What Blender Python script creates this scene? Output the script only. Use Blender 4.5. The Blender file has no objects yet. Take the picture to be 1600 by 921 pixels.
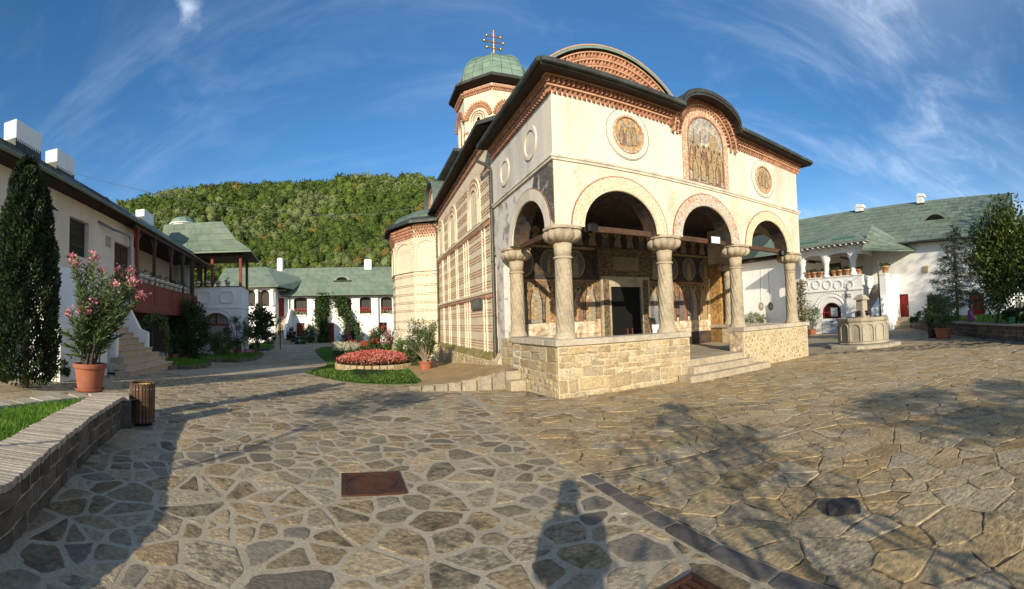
import bpy, bmesh, math, random
import numpy as np
from mathutils import Vector, Matrix, noise as mnoise

SC = bpy.context.scene
COL = SC.collection
RND = random.Random(7)
NPR = np.random.default_rng(7)
R = math.radians

# ------------------------------------------------------------------ camera
FPX, ROLL, PITCH, YC, EYE = 683.5, 0.0291, 0.0393, 476.6, 1.6
cr, sr, cp, sp = math.cos(ROLL), math.sin(ROLL), math.cos(PITCH), math.sin(PITCH)
cam = bpy.data.cameras.new("camera")
camo = bpy.data.objects.new("camera", cam)
COL.objects.link(camo)
Xt, Yt, Zt = Vector((1, 0, 0)), Vector((0, cp, sp)), Vector((0, -sp, cp))
right, up, fwd = Xt * cr - Zt * sr, Xt * sr + Zt * cr, Yt
camo.matrix_world = Matrix(((right.x, up.x, -fwd.x, 0), (right.y, up.y, -fwd.y, 0), (right.z, up.z, -fwd.z, EYE), (0, 0, 0, 1)))
cam.type = 'PANO'
cam.panorama_type = 'CENTRAL_CYLINDRICAL'
cam.central_cylindrical_range_u_min = -800 / FPX
cam.central_cylindrical_range_u_max = 800 / FPX
cam.central_cylindrical_range_v_min = -(921 - YC) / FPX
cam.central_cylindrical_range_v_max = YC / FPX
cam.central_cylindrical_radius = 1.0
cam.clip_start = 0.05
cam.clip_end = 5000
SC.camera = camo

# ------------------------------------------------------------------ sky and sun
SUN_AZ, SUN_EL = R(6.4), R(20.0)           # light travels towards +Y, 6.4 deg to the right
world = bpy.data.worlds.new("World")
SC.world = world
world.use_nodes = True
wt = world.node_tree
wt.nodes.clear()


def nd(t, kind, **kw):
    n = t.nodes.new(kind)
    for k, v in kw.items():
        if k.startswith('i_'):
            n.inputs[k[2:]].default_value = v
        else:
            setattr(n, k, v)
    return n


def build_world():
    L = wt.links.new
    out = nd(wt, 'ShaderNodeOutputWorld')
    bg = nd(wt, 'ShaderNodeBackground')
    bg.inputs['Strength'].default_value = 0.15
    sky = nd(wt, 'ShaderNodeTexSky', sky_type='NISHITA', sun_disc=False, sun_elevation=SUN_EL,
             sun_rotation=math.pi + SUN_AZ, altitude=300, air_density=1.0, dust_density=0.4, ozone_density=3.0)
    hs = nd(wt, 'ShaderNodeHueSaturation')
    hs.inputs['Saturation'].default_value = 1.22
    hs.inputs['Value'].default_value = 0.86
    L(sky.outputs[0], hs.inputs['Color'])
    tc = nd(wt, 'ShaderNodeTexCoord')
    sep = nd(wt, 'ShaderNodeSeparateXYZ')
    L(tc.outputs['Generated'], sep.inputs[0])

    def m(op, a, b=None, c=None, clamp=False):
        n = nd(wt, 'ShaderNodeMath', operation=op, use_clamp=clamp)
        for i, v in enumerate((a, b, c)):
            if v is None:
                continue
            if isinstance(v, (int, float)):
                n.inputs[i].default_value = v
            else:
                L(v, n.inputs[i])
        return n.outputs[0]
    x, y, z = sep.outputs
    zz = m('ADD', m('MAXIMUM', z, 0.0), 0.22)
    px, py = m('DIVIDE', x, zz), m('DIVIDE', y, zz)
    comb = nd(wt, 'ShaderNodeCombineXYZ')
    L(px, comb.inputs[0]); L(py, comb.inputs[1])

    def cloud(rot, sc, scale, detail, rough, dist, lo, hi, seed):
        mp = nd(wt, 'ShaderNodeMapping')
        mp.inputs['Rotation'].default_value = (0, 0, R(rot))
        mp.inputs['Scale'].default_value = sc
        mp.inputs['Location'].default_value = (seed, seed * .7, 0)
        L(comb.outputs[0], mp.inputs[0])
        n = nd(wt, 'ShaderNodeTexNoise')
        n.inputs['Scale'].default_value = scale
        n.inputs['Detail'].default_value = detail
        n.inputs['Roughness'].default_value = rough
        n.inputs['Distortion'].default_value = dist
        L(mp.outputs[0], n.inputs['Vector'])
        mr = nd(wt, 'ShaderNodeMapRange', interpolation_type='SMOOTHSTEP')
        mr.inputs['From Min'].default_value = lo
        mr.inputs['From Max'].default_value = hi
        L(n.outputs[0], mr.inputs[0])
        return mr.outputs[0]
    wisp = cloud(-38, (1.0, 3.4, 1), 1.1, 9, .66, .55, .44, .82, 3.7)
    wisp2 = cloud(24, (1.0, 2.2, 1), 2.0, 9, .62, .9, .50, .82, 9.1)
    veil = cloud(10, (1, 1.2, 1), .42, 4, .55, .2, .36, .70, 2.2)
    # cirrus gather to the right and low; the upper left stays clear
    side = nd(wt, 'ShaderNodeMapRange', interpolation_type='SMOOTHSTEP')
    side.inputs['From Min'].default_value = -0.35
    side.inputs['From Max'].default_value = 0.75
    L(x, side.inputs[0])
    sidev = m('ADD', m('MULTIPLY', side.outputs[0], .86), .14)
    w = m('ADD', m('MULTIPLY', wisp, .95), m('MULTIPLY', wisp2, .60))
    w = m('MULTIPLY', w, m('ADD', m('MULTIPLY', veil, .85), .18))
    w = m('MULTIPLY', w, sidev)
    haze = m('MULTIPLY', m('MULTIPLY', veil, side.outputs[0]), .26)
    # two small puffs high on the left
    def puff(dx, dy, dz, r, amt):
        vm = nd(wt, 'ShaderNodeVectorMath', operation='DISTANCE')
        L(tc.outputs['Generated'], vm.inputs[0])
        v = Vector((dx, dy, dz)).normalized()
        vm.inputs[1].default_value = v
        n = nd(wt, 'ShaderNodeTexNoise')
        n.inputs['Scale'].default_value = 9.0
        n.inputs['Detail'].default_value = 6
        n.inputs['Roughness'].default_value = .6
        L(tc.outputs['Generated'], n.inputs['Vector'])
        d = m('ADD', m('DIVIDE', vm.outputs['Value'], r), m('MULTIPLY', m('SUBTRACT', n.outputs[0], .5), 3.4))
        mr = nd(wt, 'ShaderNodeMapRange', interpolation_type='SMOOTHSTEP')
        mr.inputs['From Min'].default_value = 1.0
        mr.inputs['From Max'].default_value = .1
        L(d, mr.inputs[0])
        return m('MULTIPLY', mr.outputs[0], amt)
    p1 = puff(*PUFF1, .042, .38)
    p2 = 0.0
    p3 = 0.0
    w = m('ADD', m('ADD', m('ADD', w, p1), p2), m('ADD', haze, 0.0), clamp=True)
    w = m('MINIMUM', w, .80)
    mix = nd(wt, 'ShaderNodeMix', data_type='RGBA')
    L(w, mix.inputs['Factor'])
    L(hs.outputs[0], mix.inputs['A'])
    mix.inputs['B'].default_value = (7.6, 8.2, 9.0, 1)
    L(mix.outputs['Result'], bg.inputs['Color'])
    L(bg.outputs[0], out.inputs[0])


def ray(x, y):
    """direction of a photograph pixel in the world (used to read positions off the photograph)"""
    th, v = (x - 800) / FPX, (YC - y) / FPX
    X, Y, Z = math.sin(th), math.cos(th), v
    X, Z = X * cr + Z * sr, -X * sr + Z * cr
    Y, Z = Y * cp - Z * sp, Y * sp + Z * cp
    return Vector((X, Y, Z))


PUFF1, PUFF2, PUFF3 = ray(292, 14), ray(422, 121), ray(600, 34)
build_world()
sun = bpy.data.lights.new("sun", 'SUN')
sun.energy = 4.6
sun.angle = R(0.53)
sun.color = (1.0, .87, .66)
suno = bpy.data.objects.new("sun", sun)
COL.objects.link(suno)
sd = Vector((math.sin(SUN_AZ) * math.cos(SUN_EL), math.cos(SUN_AZ) * math.cos(SUN_EL), -math.sin(SUN_EL)))
suno.rotation_euler = sd.to_track_quat('-Z', 'Y').to_euler()
suno.location = (0, -20, 30)
SC.view_settings.view_transform = 'Standard'
SC.view_settings.look = 'None'
SC.view_settings.exposure = 0.36
SC.view_settings.gamma = 1
SC.render.engine = 'CYCLES'
SC.cycles.max_bounces = 6
SC.cycles.diffuse_bounces = 3
SC.cycles.transparent_max_bounces = 8

# ------------------------------------------------------------------ frames of reference
PSI = .3488
CH = Vector((.95, 9.016))                       # the porch corner of the church
UX, UY = math.cos(PSI), math.sin(PSI)


def W(a, b, z=0.0):
    """church frame -> world"""
    return Vector((CH.x + UX * a - UY * b, CH.y + UY * a + UX * b, z))


def loc(p):
    dx, dy = p[0] - CH.x, p[1] - CH.y
    return (dx * UX + dy * UY, -dx * UY + dy * UX)


def gz(x, y):
    """ground height: level by the porch, falling gently along the church"""
    return -.028 * min(max(loc((x, y))[1], 0), 18)


def G(x, y, dz=0.0):
    """the ground point that a photograph pixel shows"""
    d = ray(x, y)
    z = dz
    for _ in range(14):
        t = (z - EYE) / d.z
        P = d * t
        z = gz(P.x, P.y) + dz
    return Vector((P.x, P.y, z))


def AT(x, y, dist):
    d = ray(x, y)
    P = d * (dist / math.hypot(d.x, d.y))
    return Vector((P.x, P.y, P.z + EYE))


def onA(x, y, a):
    """photograph pixel on the church-frame plane a -> (b, z)"""
    d = ray(x, y)
    o = loc((0, 0))
    da, db = d.x * UX + d.y * UY, -d.x * UY + d.y * UX
    t = (a - o[0]) / da
    return (o[1] + db * t, EYE + d.z * t)


def onB(x, y, b):
    d = ray(x, y)
    o = loc((0, 0))
    da, db = d.x * UX + d.y * UY, -d.x * UY + d.y * UX
    t = (b - o[1]) / db
    return (o[0] + da * t, EYE + d.z * t)


# ------------------------------------------------------------------ object helpers
def empty(name, at=(0, 0, 0), rz=0.0, parent=None):
    o = bpy.data.objects.new(name, None)
    COL.objects.link(o)
    o.location = at
    o.rotation_euler = (0, 0, rz)
    o.empty_display_size = .1
    if parent:
        o.parent = parent
    return o


def tag(o, label=None, cat=None, group=None, kind=None):
    if label:
        o['label'] = label
    if cat:
        o['category'] = cat
    if group:
        o['group'] = group
    if kind:
        o['kind'] = kind
    return o


KIDS = {}


def link(name, me, parent=None, at=None, rz=None, kind=None):
    o = bpy.data.objects.new(name, me)
    COL.objects.link(o)
    if parent is not None:
        o.parent = parent
        KIDS.setdefault(parent.name, []).append(o)
    if at is not None:
        o.location = at
    if rz is not None:
        o.rotation_euler = (0, 0, rz)
    if kind:
        o['kind'] = kind
    return o


def copy_tree(o, parent=None, at=None, rz=None, scale=None):
    c = o.copy()
    COL.objects.link(c)
    if parent is not None:
        c.parent = parent
        KIDS.setdefault(parent.name, []).append(c)
    if at is not None:
        c.location = at
    if rz is not None:
        c.rotation_euler = (0, 0, rz)
    if scale is not None:
        c.scale = (scale,) * 3 if isinstance(scale, (int, float)) else scale
    for ch in list(KIDS.get(o.name, [])):
        copy_tree(ch, c)
    return c


def mesh_np(name, V, faces, mats, mi=None, smooth=False):
    """V n x 3; faces: list of int arrays (m x k)"""
    me = bpy.data.meshes.new(name)
    V = np.asarray(V, dtype=np.float32)
    me.vertices.add(len(V))
    me.vertices.foreach_set('co', V.ravel())
    tot = sum(len(f) for f in faces)
    loops = np.concatenate([np.asarray(f, dtype=np.int32).ravel() for f in faces])
    sizes = np.concatenate([np.full(len(f), np.asarray(f).shape[1], dtype=np.int32) for f in faces])
    me.loops.add(len(loops))
    me.loops.foreach_set('vertex_index', loops)
    me.polygons.add(tot)
    st = np.zeros(tot, dtype=np.int32)
    st[1:] = np.cumsum(sizes)[:-1]
    me.polygons.foreach_set('loop_start', st)
    if mi is not None:
        me.polygons.foreach_set('material_index', np.asarray(mi, dtype=np.int32))
    if smooth:
        me.polygons.foreach_set('use_smooth', np.ones(tot, dtype=bool))
    me.update(calc_edges=True)
    for m in (mats if isinstance(mats, (list, tuple)) else [mats]):
        me.materials.append(m)
    return me


class MB:
    """collects faces, links them as one mesh object"""

    def __init__(s):
        s.v, s.f, s.m = [], [], []

    def add(s, vs, fs, mi=0):
        o = len(s.v)
        s.v.extend([tuple(p) for p in vs])
        for f in fs:
            s.f.append([o + i for i in f])
            s.m.append(mi)
        return s

    def box(s, c, d, rz=0.0, mi=0, ch=0.0, taper=1.0):
        """centre c, size d; ch bevels the upright and top edges"""
        hx, hy, hz = d[0] / 2, d[1] / 2, d[2] / 2
        ca, sa = math.cos(rz), math.sin(rz)

        def P(x, y, z):
            return (c[0] + x * ca - y * sa, c[1] + x * sa + y * ca, c[2] + z)
        if ch <= 0:
            t = taper
            q = [P(x * (t if z > 0 else 1), y * (t if z > 0 else 1), z) for z in (-hz, hz) for x, y in ((-hx, -hy), (hx, -hy), (hx, hy), (-hx, hy))]
            s.add(q, [(3, 2, 1, 0), (4, 5, 6, 7), (0, 1, 5, 4), (1, 2, 6, 5), (2, 3, 7, 6), (3, 0, 4, 7)], mi)
        else:
            def ring(e, z, ins=0):
                x, y = hx - ins, hy - ins
                return [P(-x + e, -y, z), P(x - e, -y, z), P(x, -y + e, z), P(x, y - e, z), P(x - e, y, z), P(-x + e, y, z), P(-x, y - e, z), P(-x, -y + e, z)]
            q = ring(ch, -hz) + ring(ch, hz - ch) + ring(ch * .6, hz, ch)
            fs = [tuple(range(7, -1, -1)), tuple(range(16, 24))]
            for k in range(2):
                for i in range(8):
                    j = (i + 1) % 8
                    fs.append((k * 8 + i, k * 8 + j, k * 8 + 8 + j, k * 8 + 8 + i))
            s.add(q, fs, mi)
        return s

    def span(s, lo, hi, mi=0, ch=0.0):
        return s.box([(lo[i] + hi[i]) / 2 for i in range(3)], [hi[i] - lo[i] for i in range(3)], 0, mi, ch)

    def prism(s, poly, z0, z1, mi=0, axis='z'):
        n = len(poly)
        if axis == 'z':
            a = [(x, y, z0) for x, y in poly] + [(x, y, z1) for x, y in poly]
        elif axis == 'y':      # poly in x,z ; extruded y
            a = [(x, z0, y) for x, y in poly] + [(x, z1, y) for x, y in poly]
        else:                  # poly in y,z ; extruded x
            a = [(z0, x, y) for x, y in poly] + [(z1, x, y) for x, y in poly]
        fs = [tuple(range(n - 1, -1, -1)), tuple(range(n, 2 * n))] + [(i, (i + 1) % n, n + (i + 1) % n, n + i) for i in range(n)]
        return s.add(a, fs, mi)

    def tube(s, pts, rad, n=8, mi=0, cap=True):
        pts = [Vector(p) for p in pts]
        rings = []
        for i, p in enumerate(pts):
            t = (pts[min(i + 1, len(pts) - 1)] - pts[max(i - 1, 0)])
            if t.length < 1e-9:
                t = Vector((0, 0, 1))
            t.normalize()
            a = t.cross(Vector((0, 0, 1)) if abs(t.z) < .95 else Vector((1, 0, 0))).normalized()
            b = t.cross(a)
            r = rad[i] if isinstance(rad, (list, tuple)) else rad
            rings.append([p + (a * math.cos(k * 2 * math.pi / n) + b * math.sin(k * 2 * math.pi / n)) * r for k in range(n)])
        vs = [v for rg in rings for v in rg]
        fs = []
        for i in range(len(pts) - 1):
            for k in range(n):
                j = (k + 1) % n
                fs.append((i * n + k, i * n + j, i * n + n + j, i * n + n + k))
        if cap:
            fs.append(tuple(range(n)))
            fs.append(tuple(range((len(pts) - 1) * n + n - 1, (len(pts) - 1) * n - 1, -1)))
        return s.add(vs, fs, mi)

    def lathe(s, prof, n=24, c=(0, 0, 0), mi=0, fn=None, rot=0.0, cap=True):
        """prof [(r,z)]; fn(angle, r, z) -> r"""
        vs = []
        for r, z in prof:
            for k in range(n):
                a = 2 * math.pi * k / n + rot
                rr = fn(a, r, z) if fn else r
                vs.append((c[0] + rr * math.cos(a), c[1] + rr * math.sin(a), c[2] + z))
        fs = []
        for i in range(len(prof) - 1):
            for k in range(n):
                j = (k + 1) % n
                fs.append((i * n + k, i * n + j, i * n + n + j, i * n + n + k))
        if cap:
            fs.append(tuple(range(n - 1, -1, -1)))
            fs.append(tuple(range((len(prof) - 1) * n, len(prof) * n)))
        return s.add(vs, fs, mi)

    def mesh(s, name, mats, smooth=False):
        me = bpy.data.meshes.new(name)
        me.from_pydata(s.v, [], s.f)
        for m in (mats if isinstance(mats, (list, tuple)) else [mats]):
            me.materials.append(m)
        if any(s.m):
            me.polygons.foreach_set('material_index', s.m)
        if smooth:
            me.polygons.foreach_set('use_smooth', [True] * len(s.f))
        me.update()
        return me

    def build(s, name, mats, parent=None, smooth=False, at=None, rz=None, kind=None):
        me = s.mesh(name, mats, smooth)
        if smooth == 'auto':
            me.set_sharp_from_angle(angle=R(40))
        return link(name, me, parent, at, rz, kind)


# ------------------------------------------------------------------ materials
MATS = {}


def mat(name, base, dirt=None, amt=.4, scale=1.2, fine=.25, fscale=22, rough=.85, bump=.25, bscale=60, bdist=.01, vary=0.0,
        lo=.42, hi=.72, streak=False, metallic=0.0, spec=.3, detail=5, hue=0.0, spots=None):
    """two noises: broad stains of colour dirt over base, fine mottling; vary = difference from piece to piece"""
    if name in MATS:
        return MATS[name]
    m = bpy.data.materials.new(name)
    m.use_nodes = True
    t = m.node_tree
    L = t.links.new
    b = t.nodes['Principled BSDF']
    b.inputs['Roughness'].default_value = rough
    b.inputs['Metallic'].default_value = metallic
    b.inputs['Specular IOR Level'].default_value = spec
    tc = nd(t, 'ShaderNodeTexCoord')
    vec = tc.outputs['Object']
    dirt = dirt or tuple(c * .6 for c in base)
    n1 = nd(t, 'ShaderNodeTexNoise')
    n1.inputs['Scale'].default_value = scale
    n1.inputs['Detail'].default_value = detail
    n1.inputs['Roughness'].default_value = .6
    if streak:
        mp = nd(t, 'ShaderNodeMapping')
        mp.inputs['Scale'].default_value = (1, 1, .22)
        L(vec, mp.inputs[0])
        L(mp.outputs[0], n1.inputs['Vector'])
    else:
        L(vec, n1.inputs['Vector'])
    mr = nd(t, 'ShaderNodeMapRange', interpolation_type='SMOOTHSTEP')
    mr.inputs['From Min'].default_value = lo
    mr.inputs['From Max'].default_value = hi
    mr.inputs['To Max'].default_value = amt
    L(n1.outputs[0], mr.inputs[0])
    mix = nd(t, 'ShaderNodeMix', data_type='RGBA')
    L(mr.outputs[0], mix.inputs['Factor'])
    mix.inputs['A'].default_value = (*base, 1)
    mix.inputs['B'].default_value = (*dirt, 1)
    col = mix.outputs['Result']
    for s_col, s_scale, s_lo, s_hi, s_amt in (spots or ()):
        ns = nd(t, 'ShaderNodeTexNoise')
        ns.inputs['Scale'].default_value = s_scale
        ns.inputs['Detail'].default_value = 7
        ns.inputs['Roughness'].default_value = .68
        L(vec, ns.inputs['Vector'])
        ms_ = nd(t, 'ShaderNodeMapRange', interpolation_type='SMOOTHSTEP')
        ms_.inputs['From Min'].default_value = s_lo
        ms_.inputs['From Max'].default_value = s_hi
        ms_.inputs['To Max'].default_value = s_amt
        L(ns.outputs[0], ms_.inputs[0])
        mx2 = nd(t, 'ShaderNodeMix', data_type='RGBA')
        L(ms_.outputs[0], mx2.inputs['Factor'])
        L(col, mx2.inputs['A'])
        mx2.inputs['B'].default_value = (*s_col, 1)
        col = mx2.outputs['Result']
    n2 = nd(t, 'ShaderNodeTexNoise')
    n2.inputs['Scale'].default_value = fscale
    n2.inputs['Detail'].default_value = 4
    L(vec, n2.inputs['Vector'])
    val = nd(t, 'ShaderNodeMapRange')
    val.inputs['From Min'].default_value = .25
    val.inputs['From Max'].default_value = .75
    val.inputs['To Min'].default_value = 1 - fine
    val.inputs['To Max'].default_value = 1 + fine
    L(n2.outputs[0], val.inputs[0])
    v = val.outputs[0]
    if vary or hue:
        oi = nd(t, 'ShaderNodeObjectInfo')
        ge = nd(t, 'ShaderNodeNewGeometry')
        ad = nd(t, 'ShaderNodeMath', operation='ADD')
        L(oi.outputs['Random'], ad.inputs[0])
        L(ge.outputs['Random Per Island'], ad.inputs[1])
        fr = nd(t, 'ShaderNodeMath', operation='FRACT')
        L(ad.outputs[0], fr.inputs[0])
        m2 = nd(t, 'ShaderNodeMapRange')
        m2.inputs['To Min'].default_value = 1 - vary
        m2.inputs['To Max'].default_value = 1 + vary
        L(fr.outputs[0], m2.inputs[0])
        mu = nd(t, 'ShaderNodeMath', operation='MULTIPLY')
        L(v, mu.inputs[0])
        L(m2.outputs[0], mu.inputs[1])
        v = mu.outputs[0]
    hs = nd(t, 'ShaderNodeHueSaturation')
    L(col, hs.inputs['Color'])
    L(v, hs.inputs['Value'])
    if hue:
        f2 = nd(t, 'ShaderNodeMath', operation='MULTIPLY')
        L(fr.outputs[0], f2.inputs[0])
        f2.inputs[1].default_value = 7.31
        f3 = nd(t, 'ShaderNodeMath', operation='FRACT')
        L(f2.outputs[0], f3.inputs[0])
        mh = nd(t, 'ShaderNodeMapRange')
        mh.inputs['To Min'].default_value = .5 - hue
        mh.inputs['To Max'].default_value = .5 + hue
        L(f3.outputs[0], mh.inputs[0])
        L(mh.outputs[0], hs.inputs['Hue'])
        ms = nd(t, 'ShaderNodeMapRange')
        ms.inputs['To Min'].default_value = 1.25
        ms.inputs['To Max'].default_value = .85
        L(f3.outputs[0], ms.inputs[0])
        L(ms.outputs[0], hs.inputs['Saturation'])
    L(hs.outputs[0], b.inputs['Base Color'])
    if bump:
        nb = nd(t, 'ShaderNodeTexNoise')
        nb.inputs['Scale'].default_value = bscale
        nb.inputs['Detail'].default_value = 6
        nb.inputs['Roughness'].default_value = .65
        L(vec, nb.inputs['Vector'])
        bp = nd(t, 'ShaderNodeBump')
        bp.inputs['Strength'].default_value = bump
        bp.inputs['Distance'].default_value = bdist
        L(nb.outputs[0], bp.inputs['Height'])
        L(bp.outputs[0], b.inputs['Normal'])
    MATS[name] = m
    return m


def leaf_mat(name, base, vary=.35, light=None, transl=.25, rough=.55, clump=1.5, hue=.02):
    if name in MATS:
        return MATS[name]
    m = bpy.data.materials.new(name)
    m.use_nodes = True
    t = m.node_tree
    L = t.links.new
    b = t.nodes['Principled BSDF']
    b.inputs['Roughness'].default_value = rough
    b.inputs['Specular IOR Level'].default_value = .35
    tc = nd(t, 'ShaderNodeTexCoord')
    ge = nd(t, 'ShaderNodeNewGeometry')
    oi = nd(t, 'ShaderNodeObjectInfo')
    ad = nd(t, 'ShaderNodeMath', operation='ADD')
    L(ge.outputs['Random Per Island'], ad.inputs[0])
    n = nd(t, 'ShaderNodeTexNoise')
    n.inputs['Scale'].default_value = clump
    n.inputs['Detail'].default_value = 3
    L(tc.outputs['Object'], n.inputs['Vector'])
    cr_ = nd(t, 'ShaderNodeMix', data_type='RGBA')
    light = light or tuple(min(1, c * 1.8) for c in base)
    mrn = nd(t, 'ShaderNodeMapRange', interpolation_type='SMOOTHSTEP')
    mrn.inputs['From Min'].default_value = .35
    mrn.inputs['From Max'].default_value = .68
    L(n.outputs[0], mrn.inputs[0])
    L(mrn.outputs[0], cr_.inputs['Factor'])
    cr_.inputs['A'].default_value = (*base, 1)
    cr_.inputs['B'].default_value = (*light, 1)
    L(oi.outputs['Random'], ad.inputs[1])
    fr = nd(t, 'ShaderNodeMath', operation='FRACT')
    L(ad.outputs[0], fr.inputs[0])
    mv = nd(t, 'ShaderNodeMapRange')
    mv.inputs['To Min'].default_value = 1 - vary
    mv.inputs['To Max'].default_value = 1 + vary
    L(fr.outputs[0], mv.inputs[0])
    mh = nd(t, 'ShaderNodeMapRange')
    mh.inputs['To Min'].default_value = .5 - hue
    mh.inputs['To Max'].default_value = .5 + hue
    L(fr.outputs[0], mh.inputs[0])
    hs = nd(t, 'ShaderNodeHueSaturation')
    L(cr_.outputs['Result'], hs.inputs['Color'])
    L(mv.outputs[0], hs.inputs['Value'])
    L(mh.outputs[0], hs.inputs['Hue'])
    L(hs.outputs[0], b.inputs['Base Color'])
    if transl:
        tr = nd(t, 'ShaderNodeBsdfTranslucent')
        L(hs.outputs[0], tr.inputs['Color'])
        mx = nd(t, 'ShaderNodeMixShader')
        mx.inputs[0].default_value = transl
        L(b.outputs[0], mx.inputs[1])
        L(tr.outputs[0], mx.inputs[2])
        L(mx.outputs[0], t.nodes['Material Output'].inputs[0])
    MATS[name] = m
    return m


def flat(name, c, rough=.6, metallic=0.0, emit=0.0):
    if name in MATS:
        return MATS[name]
    return mat(name, c, fine=.12, amt=.25, rough=rough, metallic=metallic, bump=.08, bscale=120)
# ------------------------------------------------------------------ stone patterns
def clip(poly, nx, ny, c):
    out = []
    n = len(poly)
    for i in range(n):
        p, q = poly[i], poly[(i + 1) % n]
        dp, dq = nx * p[0] + ny * p[1] - c, nx * q[0] + ny * q[1] - c
        if dp <= 0:
            out.append(p)
        if (dp < 0 < dq) or (dq < 0 < dp):
            t = dp / (dp - dq)
            out.append((p[0] + (q[0] - p[0]) * t, p[1] + (q[1] - p[1]) * t))
    return out


def area(poly):
    return .5 * sum(p[0] * q[1] - q[0] * p[1] for p, q in zip(poly, poly[1:] + poly[:1]))


def inside(poly, x, y):
    r = False
    for (x0, y0), (x1, y1) in zip(poly, poly[1:] + poly[:1]):
        if (y0 > y) != (y1 > y) and x < (x1 - x0) * (y - y0) / (y1 - y0) + x0:
            r = not r
    return r


def seeds(x0, x1, y0, y1, s, rnd, drop=.2, extra=.12, jit=.42, asp=1.0):
    P = []
    ny, nx = int((y1 - y0) / s) + 2, int((x1 - x0) / (s * asp)) + 2
    for j in range(ny):
        for i in range(nx):
            if rnd.random() < drop:
                continue
            x = x0 + (i + (.5 if j % 2 else 0) + rnd.uniform(-jit, jit)) * s * asp
            y = y0 + (j + rnd.uniform(-jit, jit)) * s
            P.append((x, y))
            if rnd.random() < extra:
                P.append((x + rnd.uniform(.3, .5) * s * asp, y + rnd.uniform(.3, .5) * s))
    return P


def voronoi(P, joint, keep=None, planes=(), asp=1.0):
    A = np.array(P)
    A[:, 0] /= asp
    out = []
    for i in range(len(P)):
        if keep and not keep(*P[i]):
            continue
        d = A - A[i]
        d2 = (d * d).sum(1)
        k = min(26, len(P) - 1)
        idx = np.argpartition(d2, k)[:k + 1]
        idx = idx[np.argsort(d2[idx])]
        x, y = A[i]
        big = 3 * math.sqrt(d2[idx[min(6, k)]])
        poly = [(x - big, y - big), (x + big, y - big), (x + big, y + big), (x - big, y + big)]
        for j in idx[1:]:
            l = math.sqrt(d2[j])
            if l < 1e-6:
                continue
            nx, ny = d[j] / l
            poly = clip(poly, nx, ny, nx * x + ny * y + l / 2 - joint / 2)
            if len(poly) < 3:
                break
        if len(poly) < 3:
            continue
        poly = [(px * asp, py) for px, py in poly]
        for (nx, ny, c) in planes:
            poly = clip(poly, nx, ny, c - joint / 2)
            if len(poly) < 3:
                break
        if len(poly) >= 3 and area(poly) > 1e-4:
            out.append(poly)
    return out


def soften(poly, r=.22, jit=0.0, rnd=RND):
    o = []
    n = len(poly)
    for i in range(n):
        p, q = poly[i], poly[(i + 1) % n]
        for t in (r, 1 - r):
            o.append((p[0] + (q[0] - p[0]) * t + rnd.uniform(-jit, jit), p[1] + (q[1] - p[1]) * t + rnd.uniform(-jit, jit)))
    return o


def rough(poly, rnd, r=.17, jit=.009):
    """broken outline: long edges get an extra uneven point"""
    q = []
    for a, b in zip(poly, poly[1:] + poly[:1]):
        q.append(a)
        l = math.hypot(b[0] - a[0], b[1] - a[1])
        if l > .16:
            t = rnd.uniform(.35, .65)
            k = rnd.uniform(-.05, .02) * l
            q.append((a[0] + (b[0] - a[0]) * t - (b[1] - a[1]) / l * -k, a[1] + (b[1] - a[1]) * t + (b[0] - a[0]) / l * -k))
    out = []
    for i in range(len(q)):
        p, s = q[i], q[(i + 1) % len(q)]
        rr = rnd.uniform(r * .6, r * 1.5)
        for t in (rr, 1 - rr):
            out.append((p[0] + (s[0] - p[0]) * t + rnd.uniform(-jit, jit), p[1] + (s[1] - p[1]) * t + rnd.uniform(-jit, jit)))
    return out


def stone_geo(poly, h, ch, fn, rnd=RND, tilt=.004):
    n = len(poly)
    cx, cy = sum(p[0] for p in poly) / n, sum(p[1] for p in poly) / n
    rad = max(.02, math.sqrt(abs(area(poly)) / math.pi))
    k = max(.5, 1 - ch / rad)
    tx, ty = rnd.uniform(-tilt, tilt) / rad, rnd.uniform(-tilt, tilt) / rad
    V = [fn(x, y, 0) for x, y in poly]
    V += [fn(x, y, max(.002, h - ch * .6 + (x - cx) * tx + (y - cy) * ty)) for x, y in poly]
    V += [fn(cx + (x - cx) * k, cy + (y - cy) * k, max(.003, h + (x - cx) * tx + (y - cy) * ty + rnd.uniform(-.0015, .0015))) for x, y in poly]
    V.append(fn(cx, cy, h + rnd.uniform(0, .004)))
    F = []
    for i in range(n):
        j = (i + 1) % n
        F += [(i, j, n + j, n + i), (n + i, n + j, 2 * n + j, 2 * n + i), (2 * n + i, 2 * n + j, 3 * n)]
    return V, F


def lay(name, polys, h, ch, fn, material, parent, limit, weight, rnd=RND, tilt=.004, mats=None, hv=.3):
    """the LIMIT stones that show largest become parts, the rest one part"""
    order = sorted(polys, key=lambda p: -weight(p))
    rest = MB()
    for i, p in enumerate(order):
        V, F = stone_geo(p, h * rnd.uniform(1 - hv, 1 + hv), ch, fn, rnd, tilt)
        if i < limit:
            me = bpy.data.meshes.new(name)
            me.from_pydata(V, [], F)
            me.materials.append(mats(p) if mats else material)
            link(name, me, parent)
        else:
            rest.add(V, F)
    if rest.v:
        rest.build(name + '_field', material, parent, kind='stuff')


def seen_size(p):
    n = len(p)
    x, y = sum(q[0] for q in p) / n, sum(q[1] for q in p) / n
    d = max(1.5, math.hypot(x, y))
    if y < 0 or abs(math.atan2(x, y)) > 1.2:
        return 0
    return abs(area(p)) / d ** 3


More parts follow.
